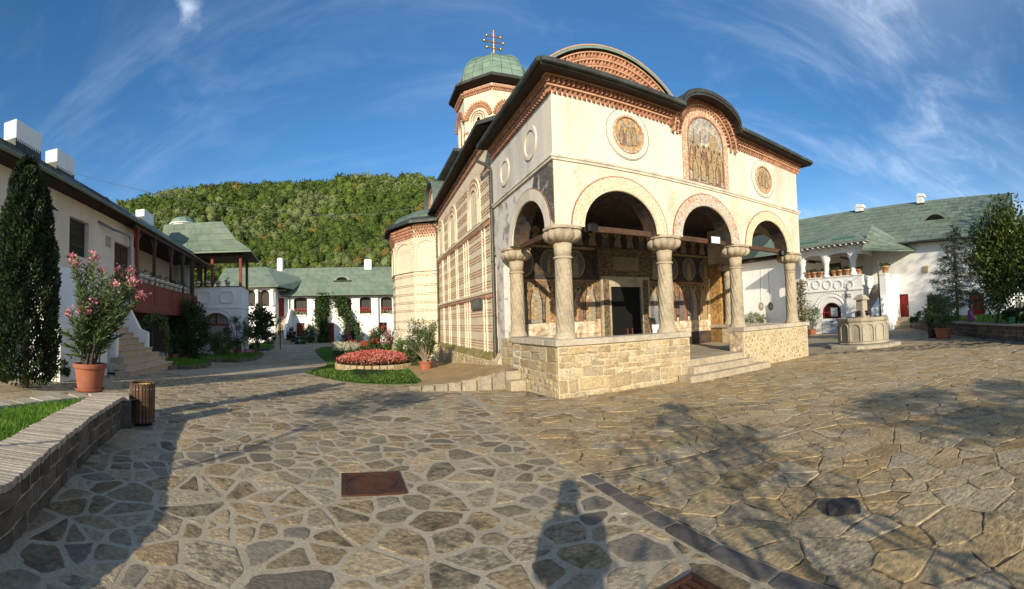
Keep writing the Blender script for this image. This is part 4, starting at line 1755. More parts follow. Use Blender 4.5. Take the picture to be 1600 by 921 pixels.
# lean-to roof over the narthex side with its verge
NE, NO = 7.20, .46
mb = MB()
mb.span((.003, DP + .202, 6.6), (.5, 20, NE - .02), 0)
mb.build('nave_top_wall', M_STRIPE, church)
mb = MB()
va = [(-NO, DP + .12, NE + .42), (1.5, DP + .12, NE + 1.25), (1.5, 15.5, NE + 1.25), (-NO, 15.5, NE), (-NO, DP + .12, NE + .3), (1.5, DP + .12, NE + 1.1), (0.02, 15.5, NE + .03), (.02, DP + .12, NE + .33), (-NO, 15.5, NE - .12)]
mb.add(va, [(1, 0, 3, 2)], 0)
mb.add(va, [(4, 0, 1, 5), (0, 4, 8, 3)], 0)
mb.add([(-NO, DP + .12, NE + .3), (.02, DP + .12, NE + .33), (.02, 15.5, NE - .09), (-NO, 15.5, NE - .12)], [(3, 2, 1, 0)], 1)
mb.build('nave_roof', [M_DARKROOF, M_SOFFIT], church)
mb = MB()
mb.add([(.0, DP + .215, 6.9), (1.5, DP + .215, 6.9), (1.5, DP + .215, NE + 1.08), (0, DP + .215, NE + .36)], [(0, 1, 2, 3)])
mb.build('verge_wall', M_PLASTER, church)
for i in range(11):
    for kk in (0, 1):
        tooth(.0 + i * .125, DP + .20 - .05 * kk, NE + .13 - .17 * (1 - kk) + i * .057, 0, -.42, 1.1)
n = int(9.6 / .13)
for i in range(n):
    for kk in (0, 1):
        y = DP + .3 + i * .13
        tooth(-.0 - .05 * kk, y, NE + .02 - .35 + .16 * kk + .30 * (1 - i / n), -math.pi / 2)
# ------------------------------------------------------------------ nave side, apse, tower
NB0, NB1 = DP + .205, 13.4
nave = empty('nave_wall', (0, 0, 0), 0, church)
KIDS.setdefault(church.name, []).append(nave)
MB().span((.006, NB0, .3), (.6, 20, 6.62)).build('core', M_STRIPE, nave)
BANDS = [.92, 1.43, 1.91, 2.33, 2.80, 3.27, 3.76, 4.20, 4.58]
rbk = random.Random(8)


def band(mb, p0, p1, nx, ny, z, rows=3, bh=.028, gap=.064, skip=()):
    """rows of bricks along a wall from p0 to p1 (church frame), outward normal nx, ny"""
    l = math.hypot(p1[0] - p0[0], p1[1] - p0[1])
    dx, dy = (p1[0] - p0[0]) / l, (p1[1] - p0[1]) / l
    ang = math.atan2(dy, dx)
    for r in range(rows):
        zz = z + (r - (rows - 1) / 2) * (bh + gap)
        t = rbk.uniform(0, .15)
        while t < l - .08:
            w = rbk.uniform(.17, .27)
            w = min(w, l - t)
            m_ = t + w / 2
            if not any(a < m_ < b for a, b in skip):
                mb.box((p0[0] + dx * m_ + nx * .008, p0[1] + dy * m_ + ny * .008, zz), (w - .05, .020 + rbk.uniform(0, .006), bh * rbk.uniform(.8, 1.2)), ang)
            t += w


for z in BANDS:
    mb = MB()
    band(mb, (0.006, NB0 + .02), (.006, NB1), -1, 0, z)
    mb.build('brick_course', M_BAND, nave, kind='stuff')
NICHE = [(6.35, .44), (9.85, .46), (12.55, .42)]
sk = [(c - .8 - NB0, c + .8 - NB0) for c, r in NICHE]
for z in (5.12, 5.55, 5.98, 6.38):
    mb = MB()
    band(mb, (0.006, NB0 + .02), (.006, NB1), -1, 0, z, 3, skip=sk)
    mb.build('brick_course', M_BAND, nave, kind='stuff')
# ribs
for b in (4.42, 5.1, 5.42, 7.25, 7.6, 7.95, 9.0, 9.3, 10.6, 10.95, 12.0, 12.25):
    MB().tube([(.0, b, .68), (.0, b, 4.70)], .045, 6).build('rib', M_STRIPE, nave)
for z, pr in ((2.52, .10), (4.77, .12)):
    mb = MB().span((-pr, NB0, z - .02), (.02, NB1, z + .05)).span((-pr + .04, NB0, z - .07), (.02, NB1, z - .021))
    mb.build('ledge', M_STRIPE, nave)
    n = int((NB1 - NB0) / .16)
    for i in range(n):
        tooth(.0, NB0 + .1 + i * .16, z - .10, -math.pi / 2, 0, .85)
# blind arched niches with rings of brick and pierced stone panels
for c, r in NICHE:
    e = empty('niche', (0, c, 0), -math.pi / 2, church)
    KIDS.setdefault(church.name, []).append(e)
    zs = 6.0
    zs = 6.62 - r - .42
    def outl(q):
        return arch_outline(q, 4.9, zs, q)
    for r0, r1, d, m in ((r, r + .09, -.05, M_STRIPE), (r + .20, r + .26, -.05, M_STRIPE), (r + .36, r + .41, -.045, M_STRIPE)):
        mb = MB()
        framed(outl(r0), outl(r1), d, mb, 0)
        mb.build('arch_ring', m, e)
    mb = MB()
    for q in (r + .145, r + .31):
        n = int(math.pi * q / .085)
        for i in range(n + 1):
            a = math.pi * i / n
            x, z = q * math.cos(a), zs + q * math.sin(a)
            ca, sa = math.cos(a), math.sin(a)
            hw, hl = .018, .042
            pts = [(x + ca * u - sa * v, z + sa * u + ca * v) for u, v in ((-hl, -hw), (hl, -hw), (hl, hw), (-hl, hw))]
            mb.prism(pts, -.035, .0, axis='y')
    mb.build('brick_ring', M_BRICK, e, kind='stuff')
    o = outl(r)
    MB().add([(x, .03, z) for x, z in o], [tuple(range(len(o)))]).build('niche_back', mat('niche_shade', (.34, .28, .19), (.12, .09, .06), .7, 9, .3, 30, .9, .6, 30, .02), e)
    mb = MB()
    for j in range(7):
        for i in range(3):
            x, z = (i - 1) * r * .55, 5.05 + j * .17
            if z > zs and x * x + (z - zs) ** 2 > (r * .85) ** 2:
                continue
            mb.lathe([(.035, 0), (.07, .0), (.07, .03), (.035, .03)], 8, (0, 0, 0), cap=False)
            for v in range(len(mb.v) - 32, len(mb.v)):
                X, Y, Z = mb.v[v]
                mb.v[v] = (x + X, .03 - Z, z + Y)
    mb.build('tracery', M_STRIPE, e, kind='stuff')
# slit window, plaque
MB().span((-.008, 10.6, 3.2), (.02, 10.85, 3.95)).build('slit_window', M_BLACK, nave)
pq = empty('plaque', (-.05, 0, 0), 0, church)
KIDS.setdefault(church.name, []).append(pq)
MB().span((-.03, 5.55, 2.06), (.03, 6.8, 2.44), ch=.01).build('board', flat('slate', (.07, .075, .07), .4), pq)
mb = MB()
for j in range(4):
    mb.span((-.033, 5.75, 2.15 + j * .065), (-.0305, 5.75 + (.9, .7, .8, .5)[j], 2.165 + j * .065))
mb.build('lettering', flat('worn_letters', (.30, .29, .24)), pq, kind='stuff')
# plinth of rubble with a mossy top
pl = empty('plinth', (0, 0, 0), 0, church)
KIDS.setdefault(church.name, []).append(pl)
MB().prism([(-.16, -.6), (.05, -.6), (.05, .70), (-.0, .70), (-.16, .48)], NB0 - .6, NB1 + .1, axis='y').build('core', M_RUBMORT, pl)
# prism along y takes x,z profiles
MB().prism([(-.165, .475), (-.0, .705), (-.0, .712), (-.172, .485)], NB0 + .01, NB1 + .1, axis='y').build('mossy_ledge', M_MOSS, pl)
coursed(pl, NB1 - NB0, 1.0, lambda x, y, z: (-.16 - z, NB1 - x, -.52 + y), .03, 12, limit=150)

# apse on this side
apse = empty('side_apse', (0, 0, 0), 0, church)
KIDS.setdefault(church.name, []).append(apse)
AP = [(0.0, 13.4), (-1.15, 13.95), (-2.0, 15.6), (-2.0, 17.4), (-1.15, 19.05), (0.0, 19.6)]
M_APSE = mat('apse_plaster', (.68, .60, .45), (.50, .42, .30), .5, 1.4, .1, 14, .92, .3, 22, .012)
mb = MB()
mb.prism(AP, -.7, 6.75)
mb.build('core', M_APSE, apse)


def off(poly, d, c=(.6, 16.5)):
    return [(c[0] + (x - c[0]) * (1 + d / max(.5, math.hypot(x - c[0], y - c[1]))), c[1] + (y - c[1]) * (1 + d / max(.5, math.hypot(x - c[0], y - c[1])))) for x, y in poly]


mb = MB().prism(off(AP, .12), -.7, .45)
mb.build('plinth_course', M_RUBMORT, apse)
for fi in range(3):
    p0, p1 = AP[fi], AP[fi + 1]
    l = math.hypot(p1[0] - p0[0], p1[1] - p0[1])
    dx, dy = (p1[0] - p0[0]) / l, (p1[1] - p0[1]) / l
    nx, ny = (dy, -dx)
    if nx * (p0[0] - .6) + ny * (p0[1] - 16.5) < 0:
        nx, ny = -nx, -ny
    mb = MB()
    for z in [.75, 1.3, 1.75, 2.3, 2.72, 3.15, 3.6, 4.1]:
        band(mb, p0, p1, nx, ny, z, 2, .024, .055)
    mb.build('brick_course', mat('apse_brick', (.30, .21, .14), (.2, .13, .08), .6, 5, .25, 30, .92, vary=.25), apse, kind='stuff')
    e = empty('blind_arch', ((p0[0] + p1[0]) / 2, (p0[1] + p1[1]) / 2, 0), math.atan2(-dy, -dx) if fi >= 0 else 0, apse)
    KIDS.setdefault(apse.name, []).append(e)
    # local -y must look outward
    e.rotation_euler = (0, 0, math.atan2(ny, nx) + math.pi / 2)
    q = l / 2 - .16
    zs = 5.85 - q
    mb = MB()
    framed(arch_outline(q, 4.35, zs, q), arch_outline(q + .08, 4.35, zs, q + .08), -.06, mb, 0)
    mb.build('arch_ring', M_STRIPE, e)
    mb = MB()
    n = int(math.pi * (q + .13) / .09)
    for k in range(3):
        for i in range(n + 1):
            a = math.pi * i / n
            qq = q + .14 + .085 * k
            x, z = qq * math.cos(a), zs + qq * math.sin(a)
            if abs(x) > l / 2 - .02 or (i + k) % 2:
                continue
            mb.span((x - .03, -.012, z - .022), (x + .03, .0, z + .022))
    mb.build('brick_chequer', M_BRICK, e, kind='stuff')
    MB().box((0, -.03, 4.33), (l - .02, .10, .07)).build('ledge', M_STRIPE, e)
    n = int(l / .14)
    for r_ in range(4):
        for i in range(n):
            t = (i + .5 * (1 + r_ % 2) - .25) / n
            tooth(p0[0] + dx * l * t + nx * .05 * r_, p0[1] + dy * l * t + ny * .05 * r_, 6.12 + .15 * r_, math.atan2(ny, nx) + math.pi / 2)
# apse eave and half dome of sheet metal
mb = MB()
E0, E1 = off(AP, .5), off(AP, .05)
k = len(AP)
vs = [(x, y, 6.72) for x, y in E0] + [(x, y, 6.86) for x, y in E0] + [(x, y, 6.80) for x, y in E1] + [(x, y, 7.1) for x, y in E1]
fs = []
for i in range(k - 1):
    fs.append((i, i + 1, k + i + 1, k + i))
    fs.append((k + i, k + i + 1, 3 * k + i + 1, 3 * k + i))
mb.add(vs, [f[::-1] for f in fs], 0)
mb.add(vs, [(i, 2 * k + i, 2 * k + i + 1, i + 1) for i in range(k - 1)], 1)
mb.build('apse_eave', [M_DARKROOF, M_SOFFIT], apse)
mb = MB()
rings = []
for j in range(7):
    f = math.cos(j / 6 * math.pi / 2 * .92)
    h_ = math.sin(j / 6 * math.pi / 2 * .92)
    rings.append([(.9 + (x - .9) * f, 16.5 + (y - 16.5) * f, 7.0 + 1.02 * h_) for x, y in E1])
vs = [v for r_ in rings for v in r_]
fs = [(j * k + i, j * k + i + 1, j * k + k + i + 1, j * k + k + i) for j in range(6) for i in range(k - 1)]
mb.add(vs, [f[::-1] for f in fs])
M_DCOP = mat('dark_copper', (.115, .15, .12), (.07, .09, .075), .7, 1.6, .2, 14, .5, .2, 30, .008)
mb.build('half_dome', M_DCOP, apse)
# transept gable above it
mb = MB()
A = [(16.5 + 1.5 * math.cos(math.pi * i / 16), 8.1 + 1.5 * math.sin(math.pi * i / 16)) for i in range(17)]
mb.prism(A + [(15.0, 7.0), (18.0, 7.0)], .35, 3.0, axis='x')
mb.build('transept_gable', M_PLASTER, church)
mb = MB()
for r0, r1 in ((1.25, 1.33), (1.40, 1.48)):
    B0 = [(16.5 + r0 * math.cos(math.pi * i / 20), 8.1 + r0 * math.sin(math.pi * i / 20)) for i in range(21)]
    B1 = [(16.5 + r1 * math.cos(math.pi * i / 20), 8.1 + r1 * math.sin(math.pi * i / 20)) for i in range(21)]
    mb.prism(B0 + B1[::-1], .27, .36, axis='x')
mb.build('gable_ring', M_BRICK, church)
mb = MB()
B0 = [(16.5 + 1.6 * math.cos(math.pi * i / 20), 8.12 + 1.6 * math.sin(math.pi * i / 20)) for i in range(21)]
B1 = [(16.5 + 1.7 * math.cos(math.pi * i / 20), 8.12 + 1.7 * math.sin(math.pi * i / 20)) for i in range(21)]
mb.prism(B0 + B1[::-1], .05, 3.0, axis='x')
mb.build('gable_roof', M_DCOP, church)

# square base under the tower
MB().span((1.25, 13.3, 7), (7.85, 21, 10.3)).build('tower_base', M_STRIPE, church)
mb = MB()
q0 = [(.82, 12.87), (8.28, 12.87), (8.28, 21.4), (.82, 21.4)]
q1 = [(2.4, 15.0), (6.7, 15.0), (6.7, 19.4), (2.4, 19.4)]
vs = [(x, y, 10.25) for x, y in q0] + [(x, y, 10.4) for x, y in q0] + [(x, y, 11.3) for x, y in q1]
fs = []
for i in range(4):
    j = (i + 1) % 4
    fs += [(i, j, 4 + j, 4 + i), (4 + i, 4 + j, 8 + j, 8 + i)]
mb.add(vs, fs + [(3, 2, 1, 0)])
mb.build('tower_base_roof', M_DARKROOF, church)

tower = empty('tower', (AXIS, 17.2, 0), 0, church)
KIDS.setdefault(church.name, []).append(tower)
TR, TZ0, TZ1 = 2.42, 10.6, 15.25
OCT = [(TR * math.cos(R(22.5 + 45 * i)), TR * math.sin(R(22.5 + 45 * i))) for i in range(8)]
MB().prism(OCT, TZ0, TZ1).build('drum', M_APSE, tower)
TX, TY = AXIS, 17.2
for i in range(8):
    ang = R(45 * i)
    nx, ny = math.cos(ang), math.sin(ang)
    if not (ny < .3 and nx < .8):
        continue
    ap = TR * math.cos(R(22.5))
    hwid = TR * math.sin(R(22.5))
    e = empty('tower_face', (nx * ap, ny * ap, 0), ang + math.pi / 2, tower)
    KIDS.setdefault(tower.name, []).append(e)
    zs = 13.35
    mb = MB()
    for q, w in ((.20, .06), (.34, .06), (.48, .07)):
        framed(arch_outline(q, 11.3, zs, q), arch_outline(q + w, 11.3, zs, q + w), -.05 - .02 * (q > .3), mb, 0)
    mb.build('arch_ring', M_STRIPE, e)
    mb = MB()
    for q in (.30, .44):
        n = 11
        for k_ in range(n + 1):
            a = math.pi * k_ / n
            ca, sa = math.cos(a), math.sin(a)
            x, z = q * ca, zs + q * sa
            pts = [(x + ca * u - sa * v, z + sa * u + ca * v) for u, v in ((-.035, -.018), (.035, -.018), (.035, .018), (-.035, .018))]
            mb.prism(pts, -.045, 0, axis='y')
    for z in (10.9, 11.3, 11.75, 12.2, 12.65):
        for r_ in range(2):
            for x in (-.85, -.72):
                for s in (-1, 1):
                    mb.span((s * abs(x) - .055, -.03, z + .08 * r_ - .024), (s * abs(x) + .055, 0, z + .08 * r_ + .024))
    mb.build('brick_ring', M_BRICK, e, kind='stuff')
    o = arch_outline(.10, 11.4, zs, .12)
    MB().add([(x, -.012, z) for x, z in o], [tuple(range(len(o)))]).build('window_slit', M_BLACK, e)
    # wavy cornice: rows of teeth over each arch, springing at the corners
    ca, sa = math.cos(ang + math.pi / 2), math.sin(ang + math.pi / 2)
    for rr_, zz in ((.74, 0), (.86, 0), (.99, 0)):
        n = 15
        for k_ in range(n + 1):
            a = R(14) + (math.pi - R(28)) * k_ / n
            x, z = rr_ * .93 * math.cos(a), zs - .08 + rr_ * 1.05 * math.sin(a)
            if abs(x) > hwid - .02:
                continue
            d = ap + (.02 + (rr_ - .74) * .35)
            tooth(TX + nx * d + ca * x, TY + ny * d + sa * x, z, ang + math.pi / 2, -(math.pi / 2 - a) * .8, .9)
    mb = MB()
    for rr_ in (.79, .92):
        A = [(rr_ * .93 * math.cos(a), zs - .08 + rr_ * 1.05 * math.sin(a)) for a in [R(10) + R(160) * k_ / 20 for k_ in range(21)]]
        B = [((rr_ + .05) * .93 * math.cos(a), zs - .08 + (rr_ + .05) * 1.05 * math.sin(a)) for a in [R(10) + R(160) * k_ / 20 for k_ in range(21)]]
        A = [(max(-hwid, min(hwid, x)), z) for x, z in A]
        B = [(max(-hwid, min(hwid, x)), z) for x, z in B]
        mb.prism(A + B[::-1], -.10, 0, axis='y')
    mb.build('wavy_course', M_BRICKJ, e)
    n = 15
    for r_ in range(2):
        for k_ in range(n):
            x = -hwid + 2 * hwid * (k_ + .5) / n
            d = ap + .05 + .07 * r_
            tooth(TX + nx * d + ca * x, TY + ny * d + sa * x, 14.9 + .17 * r_, ang + math.pi / 2)
    MB().box((0, -.08, 15.0), (2 * hwid + .06, .16, .05)).build('flat_course', M_BRICKJ, e)
mb = MB()
def octr(r, z):
    return [(r * math.cos(R(22.5 + 45 * i)), r * math.sin(R(22.5 + 45 * i)), z) for i in range(8)]
vs = octr(2.95, 15.42) + octr(2.98, 15.55) + octr(2.5, 15.85) + octr(2.4, 15.3)
fs = []
for i in range(8):
    j = (i + 1) % 8
    fs += [(i, j, 8 + j, 8 + i), (8 + i, 8 + j, 16 + j, 16 + i)]
mb.add(vs, fs, 0)
mb.add(vs, [(24 + i, 24 + (i + 1) % 8, (i + 1) % 8, i) for i in range(8)], 1)
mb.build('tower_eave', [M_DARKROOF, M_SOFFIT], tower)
# dome: eight segments of metal sheets, ribs between them
for s in range(8):
    mb = MB()
    a0, a1 = R(22.5 + 45 * s), R(67.5 + 45 * s)
    n = 8
    for j in range(n):
        f0, f1 = j / n * math.pi / 2, (j + 1) / n * math.pi / 2
        r0, r1 = 2.42 * math.cos(f0) ** .85, 2.42 * max(1e-4, math.cos(f1)) ** .85
        z0, z1 = 15.84 + 2.05 * math.sin(f0), 15.84 + 2.05 * math.sin(f1)
        m_ = 3
        for i in range(m_):
            t0, t1 = i / m_, (i + 1) / m_
            def pt(r, t, z, o=0):
                x = math.cos(a0) * (1 - t) + math.cos(a1) * t
                y = math.sin(a0) * (1 - t) + math.sin(a1) * t
                return (x * (r + o), y * (r + o), z)
            g = .006
            q = [pt(r0 + .018, t0 + g, z0), pt(r0 + .018, t1 - g, z0), pt(r1, t1 - g, z1), pt(r1, t0 + g, z1)]
            mb.add(q + [pt(r0 - .01, t0, z0), pt(r0 - .01, t1, z0)], [(0, 1, 2, 3), (4, 5, 1, 0)])
    mb.build('dome_segment', M_COPPER, tower)
    pts = [(math.cos(a0) * (2.45 * max(0, math.cos(j / 10 * math.pi / 2)) ** .85), math.sin(a0) * (2.45 * max(0, math.cos(j / 10 * math.pi / 2)) ** .85), 15.86 + 2.07 * math.sin(j / 10 * math.pi / 2)) for j in range(10)]
    MB().tube(pts, .045, 6).build('dome_rib', M_COPPER, tower)
fin = empty('finial', (0, 0, 17.85), 0, tower)
KIDS.setdefault(tower.name, []).append(fin)
MB().lathe([(.30, -.05), (.30, .1), (.22, .2), (.20, .32), (.26, .36), (.1, .55), (.05, .6)], 14).build('pedestal', M_RUST, fin, smooth='auto')
mb = MB().tube([(0, 0, .5), (0, 0, 2.0)], .042, 6)
# bars face the porch
for z, w in ((.92, .45), (1.32, .62), (1.68, .45)):
    mb.tube([(-w, 0, z), (w, 0, z)], .036, 6)
mb.build('cross', M_GOLD, fin)
mb = MB()
for z, w in ((.92, .45), (1.32, .62), (1.68, .45)):
    for x in (-w, 0, w):
        mb.lathe([(.01, -.11), (.075, -.07), (.105, 0), (.075, .07), (.01, .11)], 8, (x, 0, z))
mb.lathe([(.01, -.1), (.07, -.06), (.10, 0), (.07, .06), (.01, .1)], 8, (0, 0, .58))
mb.lathe([(.01, -.1), (.06, -.06), (.085, 0), (.05, .08), (.01, .14)], 8, (0, 0, 2.0))
mb.build('ball', M_GOLD, fin, smooth=True, kind='stuff')

# downpipes
M_PIPE = mat('grey_pipe', (.075, .075, .062), (.04, .04, .035), .5, 3, .2, 20, .5, .2, 60, .004, metallic=.4)
for b, zt, zb in ((4.12, 6.25, .25), (13.25, 6.4, -.3)):
    e = empty('downpipe', (-.075, b, 0), 0, church)
    KIDS.setdefault(church.name, []).append(e)
    MB().tube([(-.30, .45 if b < 5 else .1, zt + .48), (-.28, .42 if b < 5 else .1, zt + .30), (-.02, .05, zt + .02), (0, 0, zt - .1), (0, 0, zb + .9)], .05, 8).build('pipe', M_PIPE, e, smooth='auto')
    MB().tube([(0, 0, zb + .98), (0, 0, zb)], .062, 8).build('shoe', M_PIPE, e, smooth='auto')
    mb = MB()
    for z in (1.8, 3.4, 5.0):
        mb.lathe([(.058, z - .02), (.066, z), (.058, z + .02)], 10)
    mb.build('clamp', M_PIPE, e, kind='stuff')

# all the cornice teeth: the nearest as parts, the others joined
TEETH.sort(key=lambda t: t[1])
for M, d in TEETH[:298]:
    o = link('brick', TOOTH, cornice)
    o.matrix_local = M
tv = np.array([v.co[:] for v in TOOTH.vertices])
tf3 = np.array([p.vertices[:] for p in TOOTH.polygons if len(p.vertices) == 3])
tf4 = np.array([p.vertices[:] for p in TOOTH.polygons if len(p.vertices) == 4])
rest = TEETH[298:]
Vs, F3, F4 = [], [], []
for i, (M, d) in enumerate(rest):
    m3 = np.array(M)
    Vs.append(tv @ m3[:3, :3].T + m3[:3, 3])
    F3.append(tf3 + i * len(tv))
    F4.append(tf4 + i * len(tv))
link('brick_field', mesh_np('brick_field', np.concatenate(Vs), [np.concatenate(F3), np.concatenate(F4)], M_BRICK), cornice, kind='stuff')

# ramp and side steps at the porch's left end
ramp = empty('side_ramp', (CH.x, CH.y, 0), PSI)
tag(ramp, 'low stone-edged ramp with two steps beside the porch', 'ramp')
mb = MB()
rim = [(-2.75, 2.95, .02), (-1.5, 2.45, .16), (-.42, 2.18, .40)]
inn = [(-2.2, 4.4, -.04), (-1.1, 4.6, .10), (-.16, 4.3, .34)]
vs = [(x, y, z) for x, y, z in rim] + [(x, y, z) for x, y, z in inn] + [(x, y, -.2) for x, y, z in rim] + [(-.12, 2.1, .42), (-.14, 3.6, .42), (-.16, 13.3, -.24), (-1.9, 13.3, -.26), (-2.2, 4.4, -.04)]
mb.add(vs, [(0, 1, 4, 3), (1, 2, 5, 4), (6, 7, 1, 0), (7, 8, 2, 1), (2, 9, 10, 5), (3, 4, 5, 11, 12)])
mb.build('ramp_bed', M_STONE_B, ramp)
for (p, q) in zip(rim, rim[1:]):
    l = math.hypot(q[0] - p[0], q[1] - p[1])
    n = max(2, int(l / .30))
    ang = math.atan2(q[1] - p[1], q[0] - p[0])
    for i in range(n):
        f = (i + .5) / n
        z = p[2] + (q[2] - p[2]) * f
        MB().box((p[0] + (q[0] - p[0]) * f, p[1] + (q[1] - p[1]) * f - .03, z / 2 - .08), (l / n - .018, .14, z + .17), ang, ch=.015).build('stone', mat('ramp_stone', (.30, .255, .185), (.19, .16, .12), .7, 5, .3, 25, .92, .9, 34, .014, vary=.2), ramp)
for k, (y0, z) in enumerate(((1.62, .20), (1.95, .40))):
    MB().span((-.50, y0, -.1), (-.115, y0 + (.5 if k == 0 else .42), z), ch=.015).build('step_stone', M_LIME, ramp)
# ------------------------------------------------------------------ plants
ORD = ['first', 'second', 'third', 'fourth', 'fifth', 'sixth', 'seventh', 'eighth', 'ninth', 'tenth', 'eleventh', 'twelfth', 'thirteenth', 'fourteenth', 'fifteenth']


def leaf_geo(P, D, length, width, rng, nrm=None, vlen=.3, fold=.12):
    """kite-shaped leaves at P pointing along D"""
    n = len(P)
    P, D = np.asarray(P, float), np.asarray(D, float)
    D = D / (np.linalg.norm(D, axis=1, keepdims=True) + 1e-9)
    r = rng.normal(size=(n, 3)) if nrm is None else nrm
    S = np.cross(D, r)
    S /= (np.linalg.norm(S, axis=1, keepdims=True) + 1e-9)
    N = np.cross(S, D)
    L = length * rng.uniform(1 - vlen, 1 + vlen, (n, 1))
    Wd = width * rng.uniform(1 - vlen, 1 + vlen, (n, 1))
    mid = P + D * L * .45 - N * L * fold
    V = np.stack([P, mid + S * Wd / 2, P + D * L, mid - S * Wd / 2], 1).reshape(-1, 3)
    F = np.arange(4 * n).reshape(n, 4)
    return V, F


def clumps(rng, n, k, c, rad, clump=.28, shell=.55, flat_=1.0, floor=None):
    """n points gathered in k clumps through an ellipsoid"""
    u = rng.normal(size=(k, 3))
    u /= np.linalg.norm(u, axis=1, keepdims=True)
    rr = shell + (1 - shell) * rng.random((k, 1)) ** .5
    C = u * rr * .86
    idx = rng.integers(0, k, n)
    sz = rng.uniform(.6, 1.3, (k, 1))
    Q = C[idx] + np.clip(rng.normal(size=(n, 3)), -1.9, 1.9) * clump * .5 * sz[idx]
    D = Q * .8 + rng.normal(size=(n, 3)) * .7 + np.array([0, 0, .15])
    P = Q * np.array(rad) + np.array(c)
    if floor is not None:
        P[:, 2] = np.maximum(P[:, 2], floor)
    return P, D


def foliage(name, P, D, length, width, m, parent, rng, fold=.12, kind=None):
    V, F = leaf_geo(P, D, length, width, rng, fold=fold)
    return link(name, mesh_np(name, V, [F], m), parent, kind=kind)


LF_DARK = leaf_mat('leaf_dark', (.034, .064, .018), .45, (.070, .115, .032))
LF_MID = leaf_mat('leaf_mid', (.045, .085, .022), .40, (.09, .14, .04))
LF_LIGHT = leaf_mat('leaf_light', (.085, .14, .035), .35, (.15, .20, .06))
LF_OLE = leaf_mat('leaf_oleander', (.075, .125, .038), .38, (.14, .19, .07))
LF_CON = leaf_mat('needles_dark', (.016, .031, .012), .45, (.036, .062, .018), transl=.1)
LF_SPR = leaf_mat('needles_blue', (.040, .062, .050), .4, (.075, .10, .07), transl=.1)
LF_PURP = leaf_mat('leaf_purple', (.045, .018, .03), .4, (.08, .03, .04))
GRASS = leaf_mat('grass_blades', (.105, .225, .018), .30, (.17, .30, .03), clump=2.5, transl=.3)
SOIL = mat('soil', (.045, .032, .022), (.025, .018, .012), .6, 6, .3, 40, .95, .8, 50, .02)
TURF = mat('turf', (.08, .15, .02), (.03, .05, .012), .6, 3, .3, 40, .95, .8, 60, .02)
BARK = mat('bark', (.10, .075, .055), (.05, .038, .028), .7, 6, .3, 40, .9, .8, 40, .015)
TERRA = mat('terracotta', (.31, .105, .055), (.20, .07, .04), .6, 4, .12, 30, .7, .2, 60, .004, vary=.08)
PINK = leaf_mat('petal_pink', (.72, .20, .28), .25, (.85, .38, .42), transl=.3, hue=.01)
REDF = leaf_mat('petal_red', (.58, .025, .022), .3, (.65, .07, .05), transl=.25, hue=.01)
SALM = leaf_mat('petal_salmon', (.66, .12, .10), .35, (.75, .30, .24), transl=.25, hue=.015)
WHITEF = leaf_mat('petal_white', (.72, .70, .62), .15, (.80, .78, .72), transl=.3, hue=.005)
CREAMF = leaf_mat('petal_cream', (.50, .50, .34), .25, (.62, .58, .42), transl=.3)


def petals(P, m, parent, rng, size=.04, per=10, spread=.05, name='blossom', kind=None):
    P = np.repeat(np.asarray(P, float), per, 0)
    P = P + rng.normal(size=P.shape) * spread
    D = rng.normal(size=P.shape) + np.array([0, -.3, .4])
    return foliage(name, P, D, size, size * .8, m, parent, rng, .1, kind)


POTS = {}


def pot_parts(parent, r, h, m=TERRA, saucer=True, ribs=True):
    key = (round(r, 3), round(h, 3), m.name)
    if key not in POTS:
        def rib(a, rr, z):
            return rr * (1 + (.042 * math.cos(20 * a) if ribs and .16 * h < z < .78 * h else 0))
        A = MB().lathe([(r * .70, .03), (r * .72, .03), (r * .74, .15 * h), (r * .90, .80 * h), (r * .90, .82 * h), (r * 1.0, .83 * h), (r * 1.03, .90 * h), (r * 1.0, .985 * h), (r * .96, h), (r * .90, .985 * h), (r * .88, .90 * h)], 96 if ribs else 32, fn=rib, cap=False).mesh('pot', m, True)
        A.set_sharp_from_angle(angle=R(45))
        B = MB().lathe([(r * .89, .90 * h), (.001, .93 * h)], 24, cap=False).mesh('soil', SOIL)
        Cc = MB().lathe([(r * .1, .0), (r * .80, .0), (r * .90, .045), (r * .87, .05), (r * .78, .02)], 32, cap=False).mesh('saucer', m, True)
        POTS[key] = (A, B, Cc)
    A, B, Cc = POTS[key]
    p = link('pot', A, parent)
    link('soil', B, p)
    if saucer:
        link('saucer', Cc, parent)
    return p


